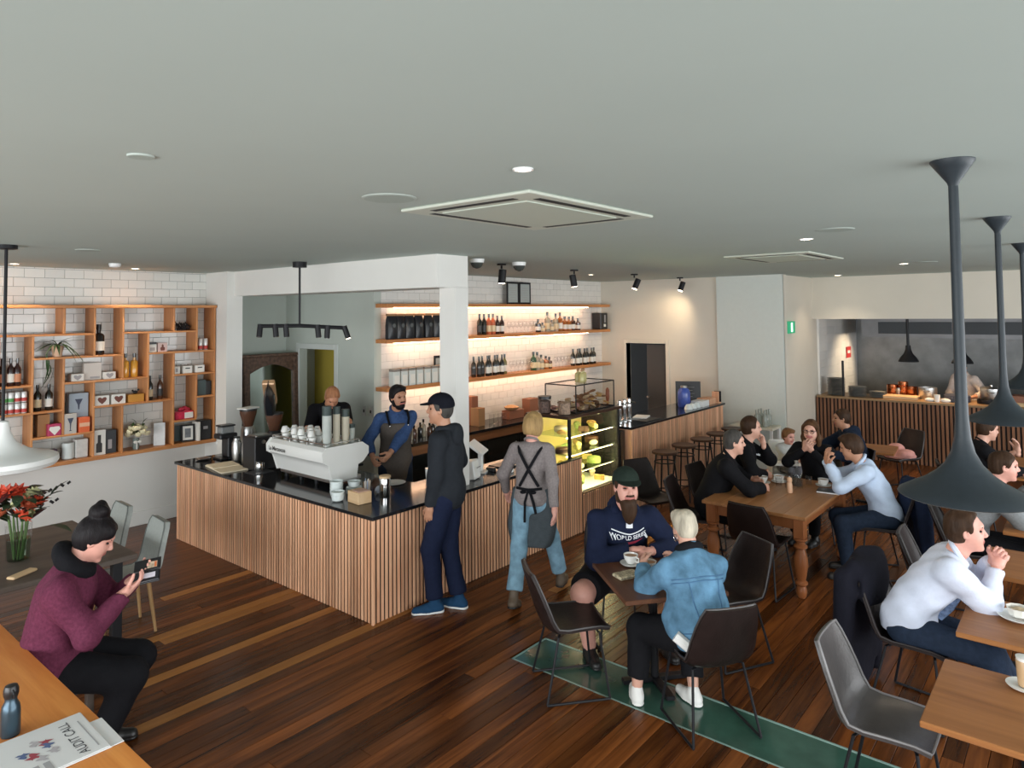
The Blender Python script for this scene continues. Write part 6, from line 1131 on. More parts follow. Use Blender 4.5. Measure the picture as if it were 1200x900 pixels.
tb = thing('drink_bottle', 'blue-black steel drink bottle standing on the orange table', 'bottle', (.985, 3.76, .741)); MB().lathe([(.036, 0), (.038, .008), (.038, .105), (.034, .13), (.024, .15), (.024, .165)], n=22).build('body', mat('blue_steel', (.045, .075, .10), .28, .6), tb); MB().lathe([(.026, .165), (.030, .18), (.030, .20), (.024, .215), (.005, .22)], n=20).build('screw_cap', M_blk, tb); MB().tube([(0, -.02, .205), (0, -.045, .19), (0, -.045, .175), (0, -.026, .17)], .005, 6).build('carry_loop', M_blk, tb)
npz = .742
news = thing('newspaper', 'folded newspaper with a large headline and picture on the orange table', 'newspaper', (1.075, 3.52, npz), -.02)
nb = MB(); nb.rbox(-.20, -.215, 0, .165, .18, .006, .002); nb.rbox(-.195, -.21, .006, .16, .175, .010, .002); nb.build('folded_pages', mat('newsprint', (.70, .70, .70), .8), news, False); MB().rbox(.05, -.21, 0, .215, .06, .004, .001).build('inner_page', MATS['newsprint'], news, False)
ink = mat('ink', (.05, .05, .06), .8); lettering('AUDIT CALL', .056, ink, news, (.075, -.03, .0112), (0, 0, PI+.0-PI/2), False, 'headline')
for q, (px_, py_, r_, m_) in enumerate(((-.02, .03, .035, mat('red_ink', (.35, .06, .08), .8)), (-.015, .0, .03, mat('blue_ink', (.10, .14, .28), .8)), (-.05, .05, .03, mat('pale_ink', (.45, .42, .44), .8)), (-.08, -.05, .035, mat('red_ink', (.35, .06, .08))), (-.06, -.09, .03, mat('pale_ink', (.4, .4, .4))), (-.01, -.06, .03, mat('pale_ink', (.4, .4, .4))), (-.11, -.01, .03, mat('blue_ink', (.1, .1, .2))))):
    pic = MB(); pic.add([(px_+r_*(.6+.4*math.cos(5*a_+q))*math.cos(a_), py_+r_*(.7+.3*math.sin(3*a_+q))*math.sin(a_)*1.1, .0112+.00005*q) for a_ in np.linspace(0, 6.28, 15)[:-1]], [tuple(range(14))]); pic.build('printed_figure', m_, news, False)
for k in range(4): MB().box(-.19+.04*k, -.20, .0108, -.165+.04*k, -.13, .0112).build('text_column', mat('grey_ink', (.35, .35, .36), .8), news, False)
MB().box(.125, -.17, .0108, .130, .10, .0112).build('masthead_rule', MATS['grey_ink'], news, False)
# small table
def latte(x, y, z, lab, m=None): t = thing('cup_and_saucer', lab, 'cup', (x, y, z), random.uniform(0, 6)); MB().lathe([(.03, 0), (.075, .010), (.08, .017), (.074, .017), (.03, .008)], n=26).build('saucer', M_porc, t); b = MB().lathe([(.026, .010), (.032, .014), (.050, .05), (.054, .075), (.050, .075), (.045, .05), (.024, .022)], n=22, cap=False); b.tube([(.05, 0, .066), (.074, 0, .062), (.072, 0, .035), (.044, 0, .032)], .006, 6); c = b.build('cup', M_porc, t); MB().lathe([(.002, .064), (.048, .064)], n=20, cap=False).build('coffee', mat('milky_coffee', (.40, .22, .10), .4), c)
latte(4.50, 2.64, .742, 'white coffee cup and saucer in front of the bearded man'); latte(4.46, 2.47, .742, 'white cup and saucer beside the denim sleeve')
wl_ = MB(); wl_.rbox(-.09, -.055, 0, .09, .055, .022, .006); o = wl_.build('patterned_wallet', mat('leopard_fabric', (.42, .36, .24), .7, var=.75, scale=70), None, loc=(4.29, 2.55, .741), rz=-.4); MB().box(-.088, -.0555, .009, .088, -.0545, .013).build('zip', M_blk, o, False); tag(o, 'black and cream patterned wallet on the small dark table', 'wallet')
# farmhouse table things
def carafe(x, y, lab): t = thing('water_carafe', lab, 'carafe', (x, y, .743)); MB().lathe([(.045, 0), (.05, .01), (.05, .12), (.03, .17), (.02, .20), (.022, .24)], n=20, cap=False).build('glass', M_glass, t); MB().lathe([(.002, .006), (.045, .006), (.045, .10), (.002, .101)], n=20, cap=False).build('water', glass('carafe_water', (.8, .88, .9), .02, .85), t); MB().lathe([(.02, .235), (.022, .26)], n=14).build('stopper', M_steel, t)
carafe(7.56, 2.42, 'water carafe in the middle of the farmhouse table')
for i, (x, y) in enumerate(((7.42, 2.56), (7.40, 2.46), (7.46, 2.36), (7.66, 2.33), (7.62, 2.50))): tag(MB().lathe([(.03, 0), (.036, .1), (.034, .1), (.028, .008)], n=16, cap=False).build('water_glass', M_glass, None, loc=(x, y, .743)), 'short clear water glass near the carafe on the farmhouse table', 'glass', 'water glasses on the farmhouse table')
pm = thing('pepper_mill', 'pale wooden pepper mill on the farmhouse table', 'pepper mill', (7.24, 2.39, .743)); MB().lathe([(.026, 0), (.028, .01), (.026, .09), (.02, .105), (.026, .12), (.024, .145), (.01, .155)], n=18).build('body', mat('pale_peach_wood', (.60, .36, .22), .45), pm); MB().sph((0, 0, .16), .008, 8, 6).build('knob', M_steel, pm)
nbk = thing('notebook', 'black notebook with white pages near the blue shirt', 'notebook', (7.48, 2.08, .743), .1); MB().rbox(-.075, -.105, .003, .075, .105, .017, .002).build('pages', M_wplas, nbk, False); MB().rbox(-.08, -.11, .017, .08, .11, .022, .002).build('cover', M_blk, nbk, False)
latte(7.45, 2.74, .742, 'white cup by the elbow of the grey-haired man'); latte(7.72, 2.20, .742, 'white cup in front of the man in pale blue'); latte(7.60, 2.62, .742, 'white cup between the water glasses and the man in black')
# right-hand tables
pa = thing('snack_plate', 'white plate with a torn pastry wrapper in front of the white shirt', 'plate', (5.13, .38, .741)); MB().lathe([(.05, 0), (.09, .012), (.11, .025), (.106, .027), (.05, .006)], n=26).build('dish', M_porc, pa); MB().lathe([(.03, .02), (.05, .03), (.065, .075), (.06, .075)], n=9, cap=False).build('paper_wrapper', L_w, pa); MB().sph((.01, .0, .045), .04, 12, 8, (1.2, 1, .7)).build('pastry', mat('pale_pastry', (.62, .48, .30), .7, var=.2), pa)
lt = thing('latte_glass', 'tall latte glass on a white saucer at the foreground table edge', 'glass', (4.24, .30, .741)); MB().lathe([(.03, 0), (.075, .01), (.08, .016), (.03, .008)], n=24).build('saucer', M_porc, lt); MB().lathe([(.028, .012), (.03, .02), (.036, .13), (.034, .135)], n=20).build('latte', mat('layered_latte', (.55, .36, .2), .3), lt); MB().lathe([(.034, .135), (.036, .15), (.01, .155)], n=20).build('foam', M_porc, lt)
tag(MB().rbox(-.035, -.07, 0, .035, .07, .012, .004).build('black_phone', M_blk, None, loc=(7.35, .46, .741), rz=.4), 'black phone on the table of the man in the grey hood', 'phone')
# coats and scarf over chairs
def coat(name, label, loc, rz, m, w=.46, zt=.87, zb=.18, fwd=.0, btn=True):
    o = bpy.data.objects.new(name, np_mesh(name, [implicit([RC((-.30, -w*.36, zt-.03), (-.30, w*.36, zt-.03), .055, .055, .05), EL((-.345, 0, (zt+zb)/2), (.055, w*.52, (zt-zb)*.56), None, .06), RC((-.35, -w*.45, zt-.1), (-.37, -w*.56, zb+.1), .06, .05, .06), RC((-.35, w*.45, zt-.1), (-.36, w*.54, zb+.02), .065, .05, .06), EL((-.24, 0, zt-.16), (.04, w*.42, .16), None, .05)], .014, (), .008, 22, int(abs(loc[0])*10))], [m])); COL.objects.link(o); o.location = loc; o.rotation_euler.z = rz; tag(o, label, 'coat')
    if btn: [MB().lathe([(.012, 0), (.012, .006)], (-.398, .10-.02*k, zt-.30-.13*k), 10, (-1, 0, 0)).build('button', M_chrome, o) for k in range(3)]
coat('coat', 'charcoal coat with bright buttons hung over the chair of the white shirt', (5.20, .94, 0), -1.72, cloth('charcoal_coat', (.010, .010, .016)), .5, .90, .06); coat('coat', 'navy coat hung over the chair of the pale blue shirt', (7.62, 1.66, 0), 2.0, cloth('navy_coat', (.014, .022, .05)), .44, .90, .15, btn=False)
o = bpy.data.objects.new('scarf', np_mesh('scarf', [implicit([EL((0, 0, .52), (.19, .21, .06), None, .05), EL((.06, .05, .60), (.10, .11, .08), None, .05), EL((-.10, -.10, .57), (.11, .10, .06), None, .05)], .012, (), .008, 30)], [cloth('pink', (.74, .36, .32))])); COL.objects.link(o); o.location = (11.25, 2.15, -.03); tag(o, 'crumpled pink scarf on the seat of the chair by the kitchen pass', 'scarf')
# ================================================================== the people
def wl2(loc, rz, p): d = Vector((p[0]-loc[0], p[1]-loc[1], 0)); d.rotate(Euler((0, 0, -rz))); return (d.x, d.y, p[2]-loc[2])
C_navy = cloth('navy', (.011, .016, .040)); C_hood = cloth('charcoal', (.020, .023, .028)); C_jean = cloth('light_denim', (.20, .34, .44), .3, 14); C_dj = cloth('jacket_denim', (.10, .21, .32), .5, 9); C_grey = cloth('grey_knit', (.23, .20, .195), .2, 60); C_burg = cloth('burgundy_knit', (.115, .025, .052), .25, 60); C_blk = cloth('black', (.009, .009, .011)); C_blu = cloth('blue_chambray', (.045, .085, .20), .2, 40); C_apr = cloth('taupe_apron', (.105, .090, .080), .1, 40); C_wht = cloth('white_shirt', (.62, .66, .78), .05, 20, .15); C_pbl = cloth('pale_blue_shirt', (.50, .60, .76), .06, 20, .15); C_ghd = cloth('grey_marl', (.23, .24, .245), .15, 60); C_dkj = cloth('dark_denim', (.018, .028, .05), .2, 30)
S_blk = dict(m=mat('black_shoe', (.012, .011, .011), .4))
def P_(key, label, loc, rz, **k):
    loc = (*loc, 0)
    for q in ('handL', 'handR', 'ankL', 'ankR'):
        if k.get(q) is not None: k[q] = wl2(loc, rz, k[q])
    return person(key, label, loc, rz, **k)
def apron(sk, m, bib=True, back=False, zlen=.42, strap=None, wide=1., wrap=.02):
    s, P, w, u0, u1, fw, sd, N, ch = (sk[q] for q in ('s', 'P', 'waist', 'u0', 'u1', 'fw', 'sd', 'N', 'chest')); B0, B1 = sk['B0'], sk['B1']
    pr = [EL(P+u0*.015*s, V3(.150, .195, .125)*s, B0, .05), EL(w, V3(.142, .172, .16)*s, B0, .07), EL(P-V3(0, 0, zlen*.5), V3(.15, .185*wide, zlen*.75), B0, .06)]
    cuts = [(P-fw*wrap, -fw), (P-V3(0, 0, zlen), V3(0, 0, -1))]
    if bib: pr.append(EL(ch, V3(.150, .185, .20)*s, B1, .07)); cuts += [(ch+u1*.10*s, u1), (P+sd*.175*s, sd), (P-sd*.175*s, -sd)]
    else: cuts.append((P+u0*.12*s, u0))
    # hollow front shell
    sub = [EL(P-fw*.03*s, V3(.14, .182, .30)*s, B0, .01, 0, None, 'sub'), EL(w-fw*.03*s, V3(.133, .16, .2)*s, B0, .01, 0, None, 'sub')]
    a = add_mesh('apron', [implicit(pr, .0125, cuts, .003, 20)], [m], sk['o']); return a
# customer
k = P_('customer', 'standing customer in black cap, charcoal hooded jacket and navy trousers at the counter', (4.40, 4.44), 2.0, h=1.87, lean=.03, head=(.25, .05, 0), ankL=(4.26, 4.46, .09), ankR=(4.46, 4.36, .09), kneeL=(1, 0, .1), kneeR=(1, 0, .1), footL=.5, footR=-.1, handL=(4.18, 4.44, .86), elbL=(-.8, .6, 0), handR=(4.58, 4.72, 1.02), elbR=(-.6, -.6, -.2), top=dict(m=C_hood, collar='hood', t=.024, name='jacket', hem=-.09, wrinkle=.009), bottom=dict(m=C_navy, t=.018, flare=.012), shoes=dict(m=cloth('blue_shoe', (.018, .06, .13)), sole=M_wplas), hair='cropped', hairm=H_grey, skin=SK_B)
cp = cap_on(k, cloth('black_cap', (.008, .009, .014)))
# server
k = P_('server', 'walking server with blond bob, grey jumper, pale jeans and crossed apron straps', (4.99, 3.95), .45, h=1.68, lean=.06, head=(-.4, .12, 0), ankL=(4.68, 3.92, .09), ankR=(5.34, 3.88, .10), kneeL=(1, .05, .1), kneeR=(1, 0, .1), footL=-.05, footR=-.1, toes=(.25, 0), handL=(5.05, 4.30, .90), handR=(4.92, 3.63, .80), elbR=(-.7, -.5, 0), elbL=(-.6, .6, 0), hair='bob', hairm=H_bld, fem=True, skin=SK_C, wide=.92, top=dict(m=C_grey, collar='round', t=.012, name='jumper', hem=-.02, wrinkle=.004), bottom=dict(m=C_jean, t=.014, flare=.016, len=.93, name='jeans'), shoes=dict(m=mat('brown_boot', (.10, .07, .045), .6), shaft=.07, sole=S_blk['m']))
a = apron(k, cloth('slate_apron', (.06, .072, .08)), bib=False, zlen=.40, wide=1.22, wrap=.07)
s, B1 = k['s'], k['B1']; bk = lambda y, z, d=.0: tuple(k['waist']+k['u1']*z*s+k['sd']*y*s-k['fw']*(.125+d)*s)
def strap_path(y0, z0, y1, z1, n=8): return [bk(y0+(y1-y0)*i/n, z0+(z1-z0)*i/n, .03*math.sin(PI*i/n)-.012+(-.06 if i == 0 else 0)) for i in range(n+1)]
mb = MB(); mb.tube(strap_path(.115, .375, -.09, .02), .013, 6); mb.tube(strap_path(-.115, .375, .09, .02), .013, 6); mb.tube([bk(-.12, .0, -.02), bk(-.06, -.005, .008), bk(0, -.01, .014), bk(.06, -.005, .008), bk(.12, 0, -.02)], .013, 6); mb.tube([bk(.0, -.01, .02), bk(.03, -.12, .03), bk(.03, -.30, .035)], .011, 6); mb.tube([bk(-.01, -.01, .02), bk(-.05, -.12, .03), bk(-.075, -.22, .03)], .012, 6); mb.sph(bk(.05, -.03, .02), .03, 8, 6, (1, 1, .5)); mb.sph(bk(-.045, -.03, .02), .03, 8, 6, (1, 1, .5)); mb.build('apron_straps', C_blk, k['o'])
# barista
k = P_('barista', 'smiling bearded barista in blue shirt and taupe apron behind the counter', (5.22, 6.10), -2.05, h=1.80, lean=.14, head=(.38, .12, .06), handR=(4.84, 6.02, 1.04), handL=(4.84, 5.82, 1.02), elbR=(-.6, -.6, -.8), elbL=(-.3, .7, -.8), curlL=.8, curlR=.9, hair='short', hairm=H_blk, beard=('beard', H_blk), skin=SK_B, top=dict(m=C_blu, collar='shirt', t=.014, sleeve=.90, wrinkle=.009, hem=-.1), bottom=dict(m=C_dkj), shoes=S_blk)
a = apron(k, C_apr, True, zlen=.45)
s = k['s']; fr_ = lambda y, z, d: tuple(k['waist']+k['u1']*z*s+k['sd']*y*s+k['fw']*d*s)
mb = MB(); [mb.tube([fr_(sg*.10, .29, .132), fr_(sg*.115, .35, .10), fr_(sg*.115, .41, .02), fr_(sg*.10, .38, -.08)], .014, 6) for sg in (1, -1)]; mb.build('apron_strap', C_blk, k['o']); [MB().sph(fr_(sg*.10, .285, .143), .009, 8, 6).build('stud', M_chrome, k['o']) for sg in (1, -1)]
for q in range(4): MB().box(-.012, -.002, -.014, .012, .002, .014).build('stitched_mark', C_blk, a, False).location = fr_(.03-.032*q+.03, .16, .152)
# bowed colleague
P_('colleague', 'bald colleague in a black t-shirt bowed over the counter behind the machine', (5.28, 7.42), -2.2, h=1.82, lean=.25, lean2=.40, head=(.25, .85, 0), handR=(4.72, 7.1, 1.0), handL=(5.02, 6.72, 1.12), elbL=(.3, 1, .1), elbR=(-.3, -.9, 0), hair='cropped', hairm=H_bal, skin=SKIN('ruddy', (.58, .27, .16)), bulk=1.1, top=dict(m=C_blk, collar='crew', t=.02, sleeve=.45, name='t_shirt', hem=-.1), bottom=dict(m=C_blk), shoes=S_blk)
# woman reading, left
RL, RZ = (1.45, 4.75), -.55
lw = lambda x, y, z: (RL[0]+math.cos(RZ)*x-math.sin(RZ)*y, RL[1]+math.sin(RZ)*x+math.cos(RZ)*y, z)
st_ = thing('bench_stool', 'dark timber stool under the reader in burgundy', 'stool', (RL[0]-.02, RL[1], 0)); MB().rbox(-.2, -.2, .42, .2, .2, .46, .01).build('seat', M_gtop, st_, False); [MB().rbox(x-.02, y-.02, 0, x+.02, y+.02, .42, .003).build('leg', M_gtop, st_, False) for x in (-.16, .16) for y in (-.16, .16)]
k = P_('reader', 'seated reader with dark bun, burgundy jumper and black cowl, looking at a phone wallet', RL, RZ, h=1.80, pelvis=(0, 0, .585), lean=.02, lean2=.22, head=(.10, .55, 0), handL=lw(.40, .075, .97), handR=lw(.38, -.085, .95), elbL=(-.3, .7, -.9), elbR=(-.5, -.6, -.9), curlL=.5, curlR=.55, palmL=(0, -.3, 1), palmR=(0, .3, 1), hdL=(.8, -.2, .5), hdR=(.8, .2, .5), ankL=lw(.24, .10, .09), ankR=lw(.26, -.12, .09), hair='bun', hairm=H_blk, fem=True, skin=SK_C, bulk=1.26, wide=1.06, slope=.035, top=dict(m=C_burg, collar='high', t=.024, name='jumper', wrinkle=.011, nfreq=24, hem=-.11), bottom=dict(m=C_blk, t=.012, name='leggings', flare=.0), shoes=S_blk, detail=1.2)
s = k['s']; c0 = k['N']
cw = [RC(c0+(k['fw']*.075*math.cos(a_)+k['sd']*.088*math.sin(a_))*s+k['u1']*(.03-.045*math.cos(a_))*s, c0+(k['fw']*.075*math.cos(a_+.55)+k['sd']*.088*math.sin(a_+.55))*s+k['u1']*(.03-.045*math.cos(a_+.55))*s, .045*s, .045*s, .02) for a_ in np.arange(0, 6.28, .523)]; add_mesh('cowl_scarf', [implicit(cw, .01, (), .005, 40)], [C_blk], k['o'])
pw = thing('phone_wallet', 'open black phone wallet held by the reader in burgundy', 'phone', lw(.49, 0, 1.035), RZ); q = MB(); q.rbox(-.075, .002, -.004, .075, .087, .006, .003); q.rbox(-.075, -.087, -.004, .075, -.002, .006, .003); q.build('cover', M_blk, pw, False); MB().rbox(-.07, -.082, .006, .07, -.008, .014, .003).build('phone', mat('dark_screen', (.02, .02, .025), .15), pw, False); MB().box(.0, .015, .0065, .055, .06, .0075).build('card', mat('card_print', (.45, .35, .25), .4, var=.5, scale=60), pw, False); MB().box(.04, .018, .0076, .052, .056, .008).build('orange_strip', mat('orange_strip', (.6, .15, .05), .4), pw, False); MB().box(-.03, -.06, .0145, .05, -.025, .0155).build('bright_screen_area', mat('screen_white', (.70, .66, .74), .3), pw, False); pw.rotation_euler = (.6, -.12, RZ)
# bearded man
k = P_('capman', 'big bearded man in green cap and navy printed hoodie at the small dark table', (4.84, 2.96), -2.25, h=1.80, pelvis=(0, 0, .55), lean=.12, lean2=.38, head=(-.05, .03, 0), handL=(4.70, 2.58, .80), handR=(4.60, 2.70, .80), elbL=(-.2, 1, -.3), elbR=(-.2, -1, -.3), curlL=.75, curlR=.6, palmL=(0, -.4, -1), palmR=(0, .4, -1), ankL=(4.85, 2.55, .09), ankR=(4.42, 2.96, .09), kneeL=(1, .6, .6), kneeR=(1, -.9, .5), bulk=1.34, wide=1.17, slope=.03, belly=.06, hs=1.08, skin=SK_C, hair='cropped', hairm=H_brn, beard=('longbeard', H_brn), top=dict(m=C_navy, collar='hood', t=.024, name='hoodie', wrinkle=.010, hem=-.1), bottom=dict(m=C_blk, t=.02, len=.42, flare=.02, name='shorts'), shoes=S_blk)
cap_on(k, cloth('dark_green_cap', (.018, .028, .022)))
g = k['top']; c = k['chest']+k['u1']*.105; rt, up, nn = k['sd'], k['u1'], k['fw']; Lw = mat('white_print', (.75, .77, .80), .7); Lr = mat('red_print', (.32, .02, .05), .7)
drape_text(k, g, 'WORLD SERIES', .043, c-up*.035, rt, up, nn, Lw, 'chest_lettering'); drape_text(k, g, 'CHAMPIONS', .022, c+up*.012, rt, up, nn, Lw, 'small_lettering') if False else None
def drape_poly(sk, tgt, poly, org, rt, up, nn, m, name):
    bvh = BVHTree.FromPolygons([v.co for v in tgt.data.vertices], [p.vertices for p in tgt.data.polygons]); bm = bmesh.new(); f_ = bm.faces.new([bm.verts.new((x, y, 0)) for x, y in poly]); bmesh.ops.triangulate(bm, faces=[f_])
    for _ in range(3): bmesh.ops.subdivide_edges(bm, edges=[e for e in bm.edges if e.calc_length() > .015], cuts=1); bmesh.ops.triangulate(bm, faces=bm.faces[:])
    for v in bm.verts: p = Vector(org)+Vector(rt)*v.co.x+Vector(up)*v.co.y+Vector(nn)*.3; h_ = bvh.ray_cast(p, -Vector(nn), .7); v.co = h_[0]+Vector(nn)*.003 if h_[0] else p-Vector(nn)*.3
    n9 = Vector(nn); md = sorted(v.co.dot(n9) for v in bm.verts)[len(bm.verts)//2]
    for v in bm.verts:
        e = v.co.dot(n9)-md
        if e > .03: v.co -= n9*e
    me = bpy.data.meshes.new(name); bm.to_mesh(me); bm.free(); me.materials.append(m); link(name, me, tgt)
drape_poly(k, g, [(-.13, .018), (0, .006), (.13, .018), (.13, .026), (0, .014), (-.13, .026)], c-up*.018, rt, up, nn, Lw, 'curved_bar'); drape_poly(k, g, [(-.12, -.065), (.12, -.065), (.05, -.085), (-.05, -.085)], c-up*.0, rt, up, nn, Lr, 'red_bar'); drape_poly(k, g, [(-.026, .03), (.026, .03), (.032, .075), (-.02, .075)], c, rt, up, nn, Lw, 'badge'); drape_poly(k, g, [(-.012, .037), (.008, .037), (.012, .066), (-.01, .066)], c+nn*.0, rt, up, nn, C_navy, 'badge_centre') if False else None
# denim jacket
k = P_('denim', 'silver-haired woman in a blue denim jacket with white slip-on shoes, back turned', (4.20, 1.97), .93, h=1.60, pelvis=(0, 0, .55), lean=.10, lean2=.30, head=(.12, .18, 0), handL=(4.36, 2.46, .82), handR=(4.58, 2.28, .82), elbL=(-.4, .75, -1), elbR=(-.4, -.75, -1), ankL=(4.14, 2.40, .08), ankR=(4.36, 2.10, .08), kneeL=(1, .3, .6), kneeR=(1, -.2, .6), footL=-.25, footR=.2, bulk=1.36, wide=1.10, slope=.05, belly=.03, fem=True, skin=SK_A, hair='pixie', hairm=H_sil, top=dict(m=C_dj, collar='shirt', t=.024, name='denim_jacket', hem=-.05, wrinkle=.011, nfreq=34), bottom=dict(m=C_blk, t=.012, len=.90, flare=.004), hs=.93, shoes=dict(m=mat('white_canvas', (.78, .77, .74), .6)), detail=1.)
s = k['s']; bk = lambda y, z, d=0.: tuple(k['waist']+k['u1']*z*s+k['sd']*y*s-k['fw']*(.19+d)*s); g = k['top']
bvh = BVHTree.FromPolygons([v.co for v in g.data.vertices], [p.vertices for p in g.data.polygons])
def seam(pts): 
    out = []
    for y, z in pts:
        p = Vector(k['waist']+k['u1']*z*s+k['sd']*y*s-k['fw']*.5); h_ = bvh.ray_cast(p, Vector(k['fw']), 1.)
        if h_[0]: out.append(h_[0]-Vector(k['fw'])*.001)
    return out
SM = cloth('seam_denim', (.07, .15, .26))
for pl_ in ([(-.20+.04*i, .245-.012*abs(i-5)/5) for i in range(11)], [(-.20+.04*i, .22-.012*abs(i-5)/5) for i in range(11)], [(-.20+.04*i, -.10) for i in range(11)], [(-.11+.003*i, .22-.032*i) for i in range(11)], [(.11-.003*i, .22-.032*i) for i in range(11)]):
    p_ = seam(pl_)
    if len(p_) > 2: MB().tube(p_, .004, 5).build('seam', SM, g)
sc_ = [RC(k['N']+(k['fw']*.06*math.cos(a_)+k['sd']*.07*math.sin(a_))*s+k['u1']*(.02-.02*math.cos(a_))*s, k['N']+(k['fw']*.06*math.cos(a_+.6)+k['sd']*.07*math.sin(a_+.6))*s+k['u1']*(.02-.02*math.cos(a_+.6))*s, .030*s, .030*s, .02) for a_ in np.arange(0, 6.28, .6)]; add_mesh('scarf', [implicit(sc_, .01, (), .003, 40)], [C_blk], k['o'])
e0 = k['O']+(k['HB'][1]*.088-k['HB'][2]*.05)*k['hsc']; MB().tube([tuple(e0+V3(0, .0, 0)+k['HB'][0]*.02*math.cos(2*PI*q/14)+k['HB'][2]*.02*math.sin(2*PI*q/14)-k['HB'][2]*.015) for q in range(14)], .003, 6, True).build('hoop_earring', M_chrome, k['o'])
tag(link('white_sash', (lambda m_: m_)(MB().tube([(-.10, .22, .60), (-.15, .15, .54), (-.19, .07, .515), (-.20, -.02, .54)], [.035, .035, .022, .016], 8).mesh('shirt_tail', M_wplas)), k['o'])) ; bpy.data.objects['white_sash'].name = 'shirt_tail'
# farmhouse table party
P_('blueshirt', 'man in a pale blue shirt with hands raised to his face at the farmhouse table', (7.66, 1.60), 1.95, h=1.78, pelvis=(0, 0, .56), lean=.22, lean2=.46, head=(-.45, .32, 0), handL=(7.42, 2.06, 1.04), handR=(7.58, 2.12, 1.04), elbL=(.1, .7, -1), elbR=(.2, -.7, -1), curlL=.9, curlR=.7, hdL=(.1, .1, 1), hdR=(.1, .1, 1), palmL=(-1, 0, 0), palmR=(-1, 0, 0), ankL=(7.22, 1.85, .09), ankR=(7.52, 1.92, .09), hair='short', hairm=H_brn, skin=SK_B, top=dict(m=C_pbl, collar='shirt', t=.018, nfreq=34, wrinkle=.010, hem=-.05), bottom=dict(m=C_dkj, t=.014), shoes=S_blk)
P_('greyman', 'grey-haired man in a black jacket leaning on the farmhouse table', (6.92, 3.10), -1.15, h=1.78, pelvis=(0, 0, .56), lean=.18, lean2=.42, head=(.15, .10, 0), handL=(7.36, 2.80, .80), handR=(7.08, 2.60, .79), elbL=(0, 1, -.4), elbR=(0, -1, -.4), ankL=(7.05, 2.85, .09), ankR=(6.80, 2.80, .09), bulk=1.18, wide=1.08, hair='cropped', hairm=H_grey, skin=SK_A, top=dict(m=C_blk, collar='shirt', t=.024, name='jacket', wrinkle=.006), bottom=dict(m=C_blk), shoes=S_blk)
k = P_('handman', 'dark-haired man in black with one hand at his mouth at the farmhouse table', (7.74, 3.14), -1.25, h=1.80, pelvis=(0, 0, .56), lean=.08, lean2=.26, head=(.35, .05, 0), handL=(7.855, 2.87, 1.08), elbL=(.3, .8, -1), handR=(7.66, 2.78, .79), elbR=(0, -1, -.4), hdL=(-.1, .1, 1), palmL=(-1, -.6, 0), curlL=.9, ankL=(7.8, 2.9, .09), ankR=(7.55, 2.85, .09), bulk=1.1, hair='receding', hairm=H_brn, skin=SK_A, top=dict(m=C_blk, collar='shirt', t=.02, wrinkle=.005), bottom=dict(m=C_blk), shoes=S_blk)
drape_poly(k, k['top'], [(-.03, -.008), (.03, -.008), (.03, .008), (-.03, .008)], k['chest']+k['u1']*.10+k['sd']*.09, k['sd'], k['u1'], k['fw'], Lw, 'chest_logo')
k = P_('glasses', 'long-haired woman with glasses and clasped hands at the end of the farmhouse table', (8.38, 2.46), 3.05, h=1.68, pelvis=(0, 0, .56), lean=.06, lean2=.22, head=(.15, .08, 0), handL=(8.10, 2.42, 1.02), handR=(8.10, 2.50, 1.03), elbL=(.2, .9, -.8), elbR=(.2, -.9, -.8), hdL=(.3, -.6, .6), hdR=(.3, .6, .5), curlL=.6, curlR=.7, palmL=(-1, 0, .2), palmR=(-1, 0, .2), ankL=(8.05, 2.4, .09), ankR=(8.05, 2.6, .09), fem=True, hair='long', hairm=hair_mat('mid_brown', (.085, .042, .02)), skin=SK_A, top=dict(m=C_blk, collar='crew', t=.016, name='cardigan'), bottom=dict(m=C_blk), shoes=S_blk)
def spectacles(k):
    g = lambda x, y, z: tuple(k['O']+(k['HB'][0]*x+k['HB'][1]*y+k['HB'][2]*z)*k['hsc']); mb = MB()
    for sg in (1, -1): mb.tube([g(.100-.008*abs(math.cos(a_)), sg*.034+.024*math.cos(a_), .012+.018*math.sin(a_)) for a_ in np.linspace(0, 6.28, 15)[:-1]], .003, 5, True); mb.tube([g(.092, sg*.058, .016), g(.04, sg*.080, .014), g(-.01, sg*.082, .010)], .0025, 5)
    mb.tube([g(.1, .010, .014), g(.104, 0, .017), g(.1, -.010, .014)], .0028, 5); mb.build('spectacles', M_blk, k['o'])
spectacles(k)
k = P_('child', 'small child with ginger-brown hair in a white top in the high chair', (9.0, 3.0), -2.5, h=.95, pelvis=(0, 0, .60), lean=.05, head=(.5, .2, 0), handL=(8.86, 2.95, .72), handR=(8.92, 2.82, .72), ankL=(8.82, 2.92, .42), ankR=(8.88, 2.84, .42), hs=1.45, hair='short', hairm=H_lbr, skin=SK_C, top=dict(m=cloth('child_white', (.52, .53, .52)), collar='crew', t=.014, wrinkle=.003), bottom=dict(m=cloth('child_grey', (.2, .2, .22))), shoes=dict(m=C_grey))
P_('navycoat', 'man in a navy hooded coat seen from behind, near the kitchen pass', (9.60, 2.30), 1.9, h=1.70, pelvis=(0, 0, .54), lean=.08, lean2=.30, head=(-.0, .12, 0), handL=(9.1, 2.55, .78), handR=(9.3, 2.8, .78), ankL=(9.1, 2.7, .09), ankR=(9.25, 2.85, .09), bulk=1.1, hair='cropped', hairm=H_brn, skin=SK_B, top=dict(m=cloth('navy_parka', (.014, .022, .042)), collar='hood', t=.032, name='parka', wrinkle=.006), bottom=dict(m=C_blk), shoes=S_blk)
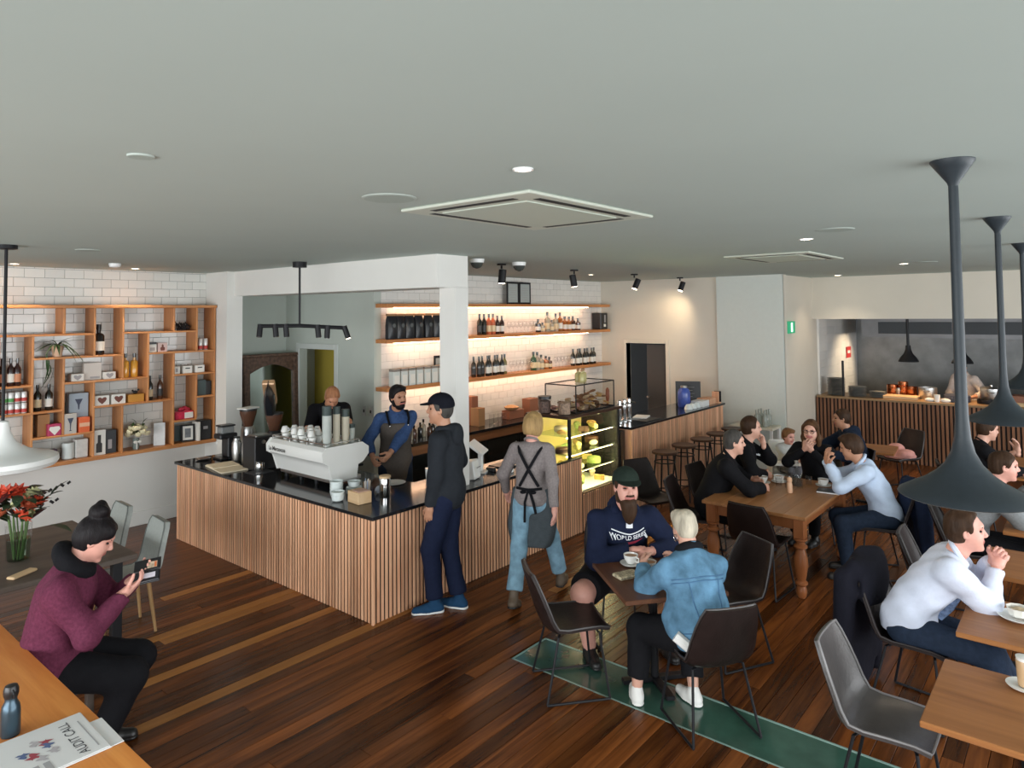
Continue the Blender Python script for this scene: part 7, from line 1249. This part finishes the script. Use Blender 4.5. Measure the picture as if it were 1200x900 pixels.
# right-hand row
k = P_('whiteshirt', 'man in a white shirt smiling with hands clasped under his chin', (5.16, .98), -1.40, h=1.82, pelvis=(0, 0, .56), lean=.30, lean2=.62, head=(.10, .02, 0), handL=(5.40, .52, .98), handR=(5.36, .50, .96), elbL=(.1, .6, -1), elbR=(.0, -.5, -1), hdL=(.4, -.3, .7), hdR=(.4, .3, .7), curlL=1.0, curlR=.9, palmL=(-.3, -1, 0), palmR=(-.3, 1, 0), ankL=(5.35, .35, .09), ankR=(5.05, .40, .09), kneeL=(1, .1, .4), kneeR=(1, -.1, .4), hair='receding', hairm=H_brn, skin=SK_C, top=dict(m=C_wht, collar='shirt', t=.020, nfreq=34, wrinkle=.011, hem=-.06, collarm=C_wht), bottom=dict(m=C_dkj, t=.016, name='jeans'), shoes=dict(m=mat('brown_leather_shoe', (.06, .025, .015), .35)), detail=1.2)
s = k['s']; f9 = lambda z, d, y=0: k['waist']+k['u1']*z*s+k['fw']*d*s+k['sd']*y*s
MB().tube([tuple(f9(.375, .075)), tuple(f9(.34, .105)), tuple(f9(.24, .142)), tuple(f9(.12, .15)), tuple(f9(.03, .14))], [.02, .014, .022, .03, .032], 8).build('tie', cloth('blue_tie', (.16, .22, .36), .5, 60), k['o'])
P_('greyhood', 'man in a grey hooded top bent over his table', (7.34, .90), -1.35, h=1.80, pelvis=(0, 0, .56), lean=.25, lean2=.50, head=(.05, .10, 0), handL=(7.62, .45, 1.0), handR=(7.42, .40, .96), elbL=(.1, .7, -1), elbR=(0, -.6, -1), hdL=(.3, 0, 1), palmL=(-1, 0, 0), curlL=.9, ankL=(7.5, .4, .09), ankR=(7.25, .4, .09), hair='cropped', hairm=H_brn, skin=SK_C, top=dict(m=C_ghd, collar='hood', t=.026, name='hooded_top', wrinkle=.006), bottom=dict(m=C_blk), shoes=S_blk)
P_('blackright', 'person in black with a resting forearm, seated below the kitchen pass', (9.35, 1.12), -1.1, h=1.76, pelvis=(0, 0, .56), lean=.15, lean2=.35, head=(.1, .2, 0), handL=(9.62, .66, .98), handR=(9.45, .55, .80), elbL=(.1, .7, -1), elbR=(0, -.8, -.6), hdL=(0, 0, 1), palmL=(-1, 0, 0), ankL=(9.5, .65, .09), ankR=(9.3, .6, .09), hair='short', hairm=H_brn, skin=SK_A, top=dict(m=C_blk, collar='crew', t=.02, name='jumper', sleeve=.85), bottom=dict(m=C_blk), shoes=S_blk)
P_('chef', 'chef in a grey-white jacket working behind the kitchen pass', (14.15, 1.62), 2.6, h=1.74, lean=.12, lean2=.2, head=(.3, .5, 0), handL=(13.75, 1.55, 1.10), handR=(13.80, 1.85, 1.10), hair='cropped', hairm=H_blk, skin=SK_B, top=dict(m=cloth('chef_white', (.48, .44, .42)), collar='high', t=.018, name='chef_jacket', sleeve=.8), bottom=dict(m=C_blk), shoes=S_blk)
print('TRI', sum(len(o.data.polygons)*2 for o in bpy.data.objects if o.type == 'MESH'))
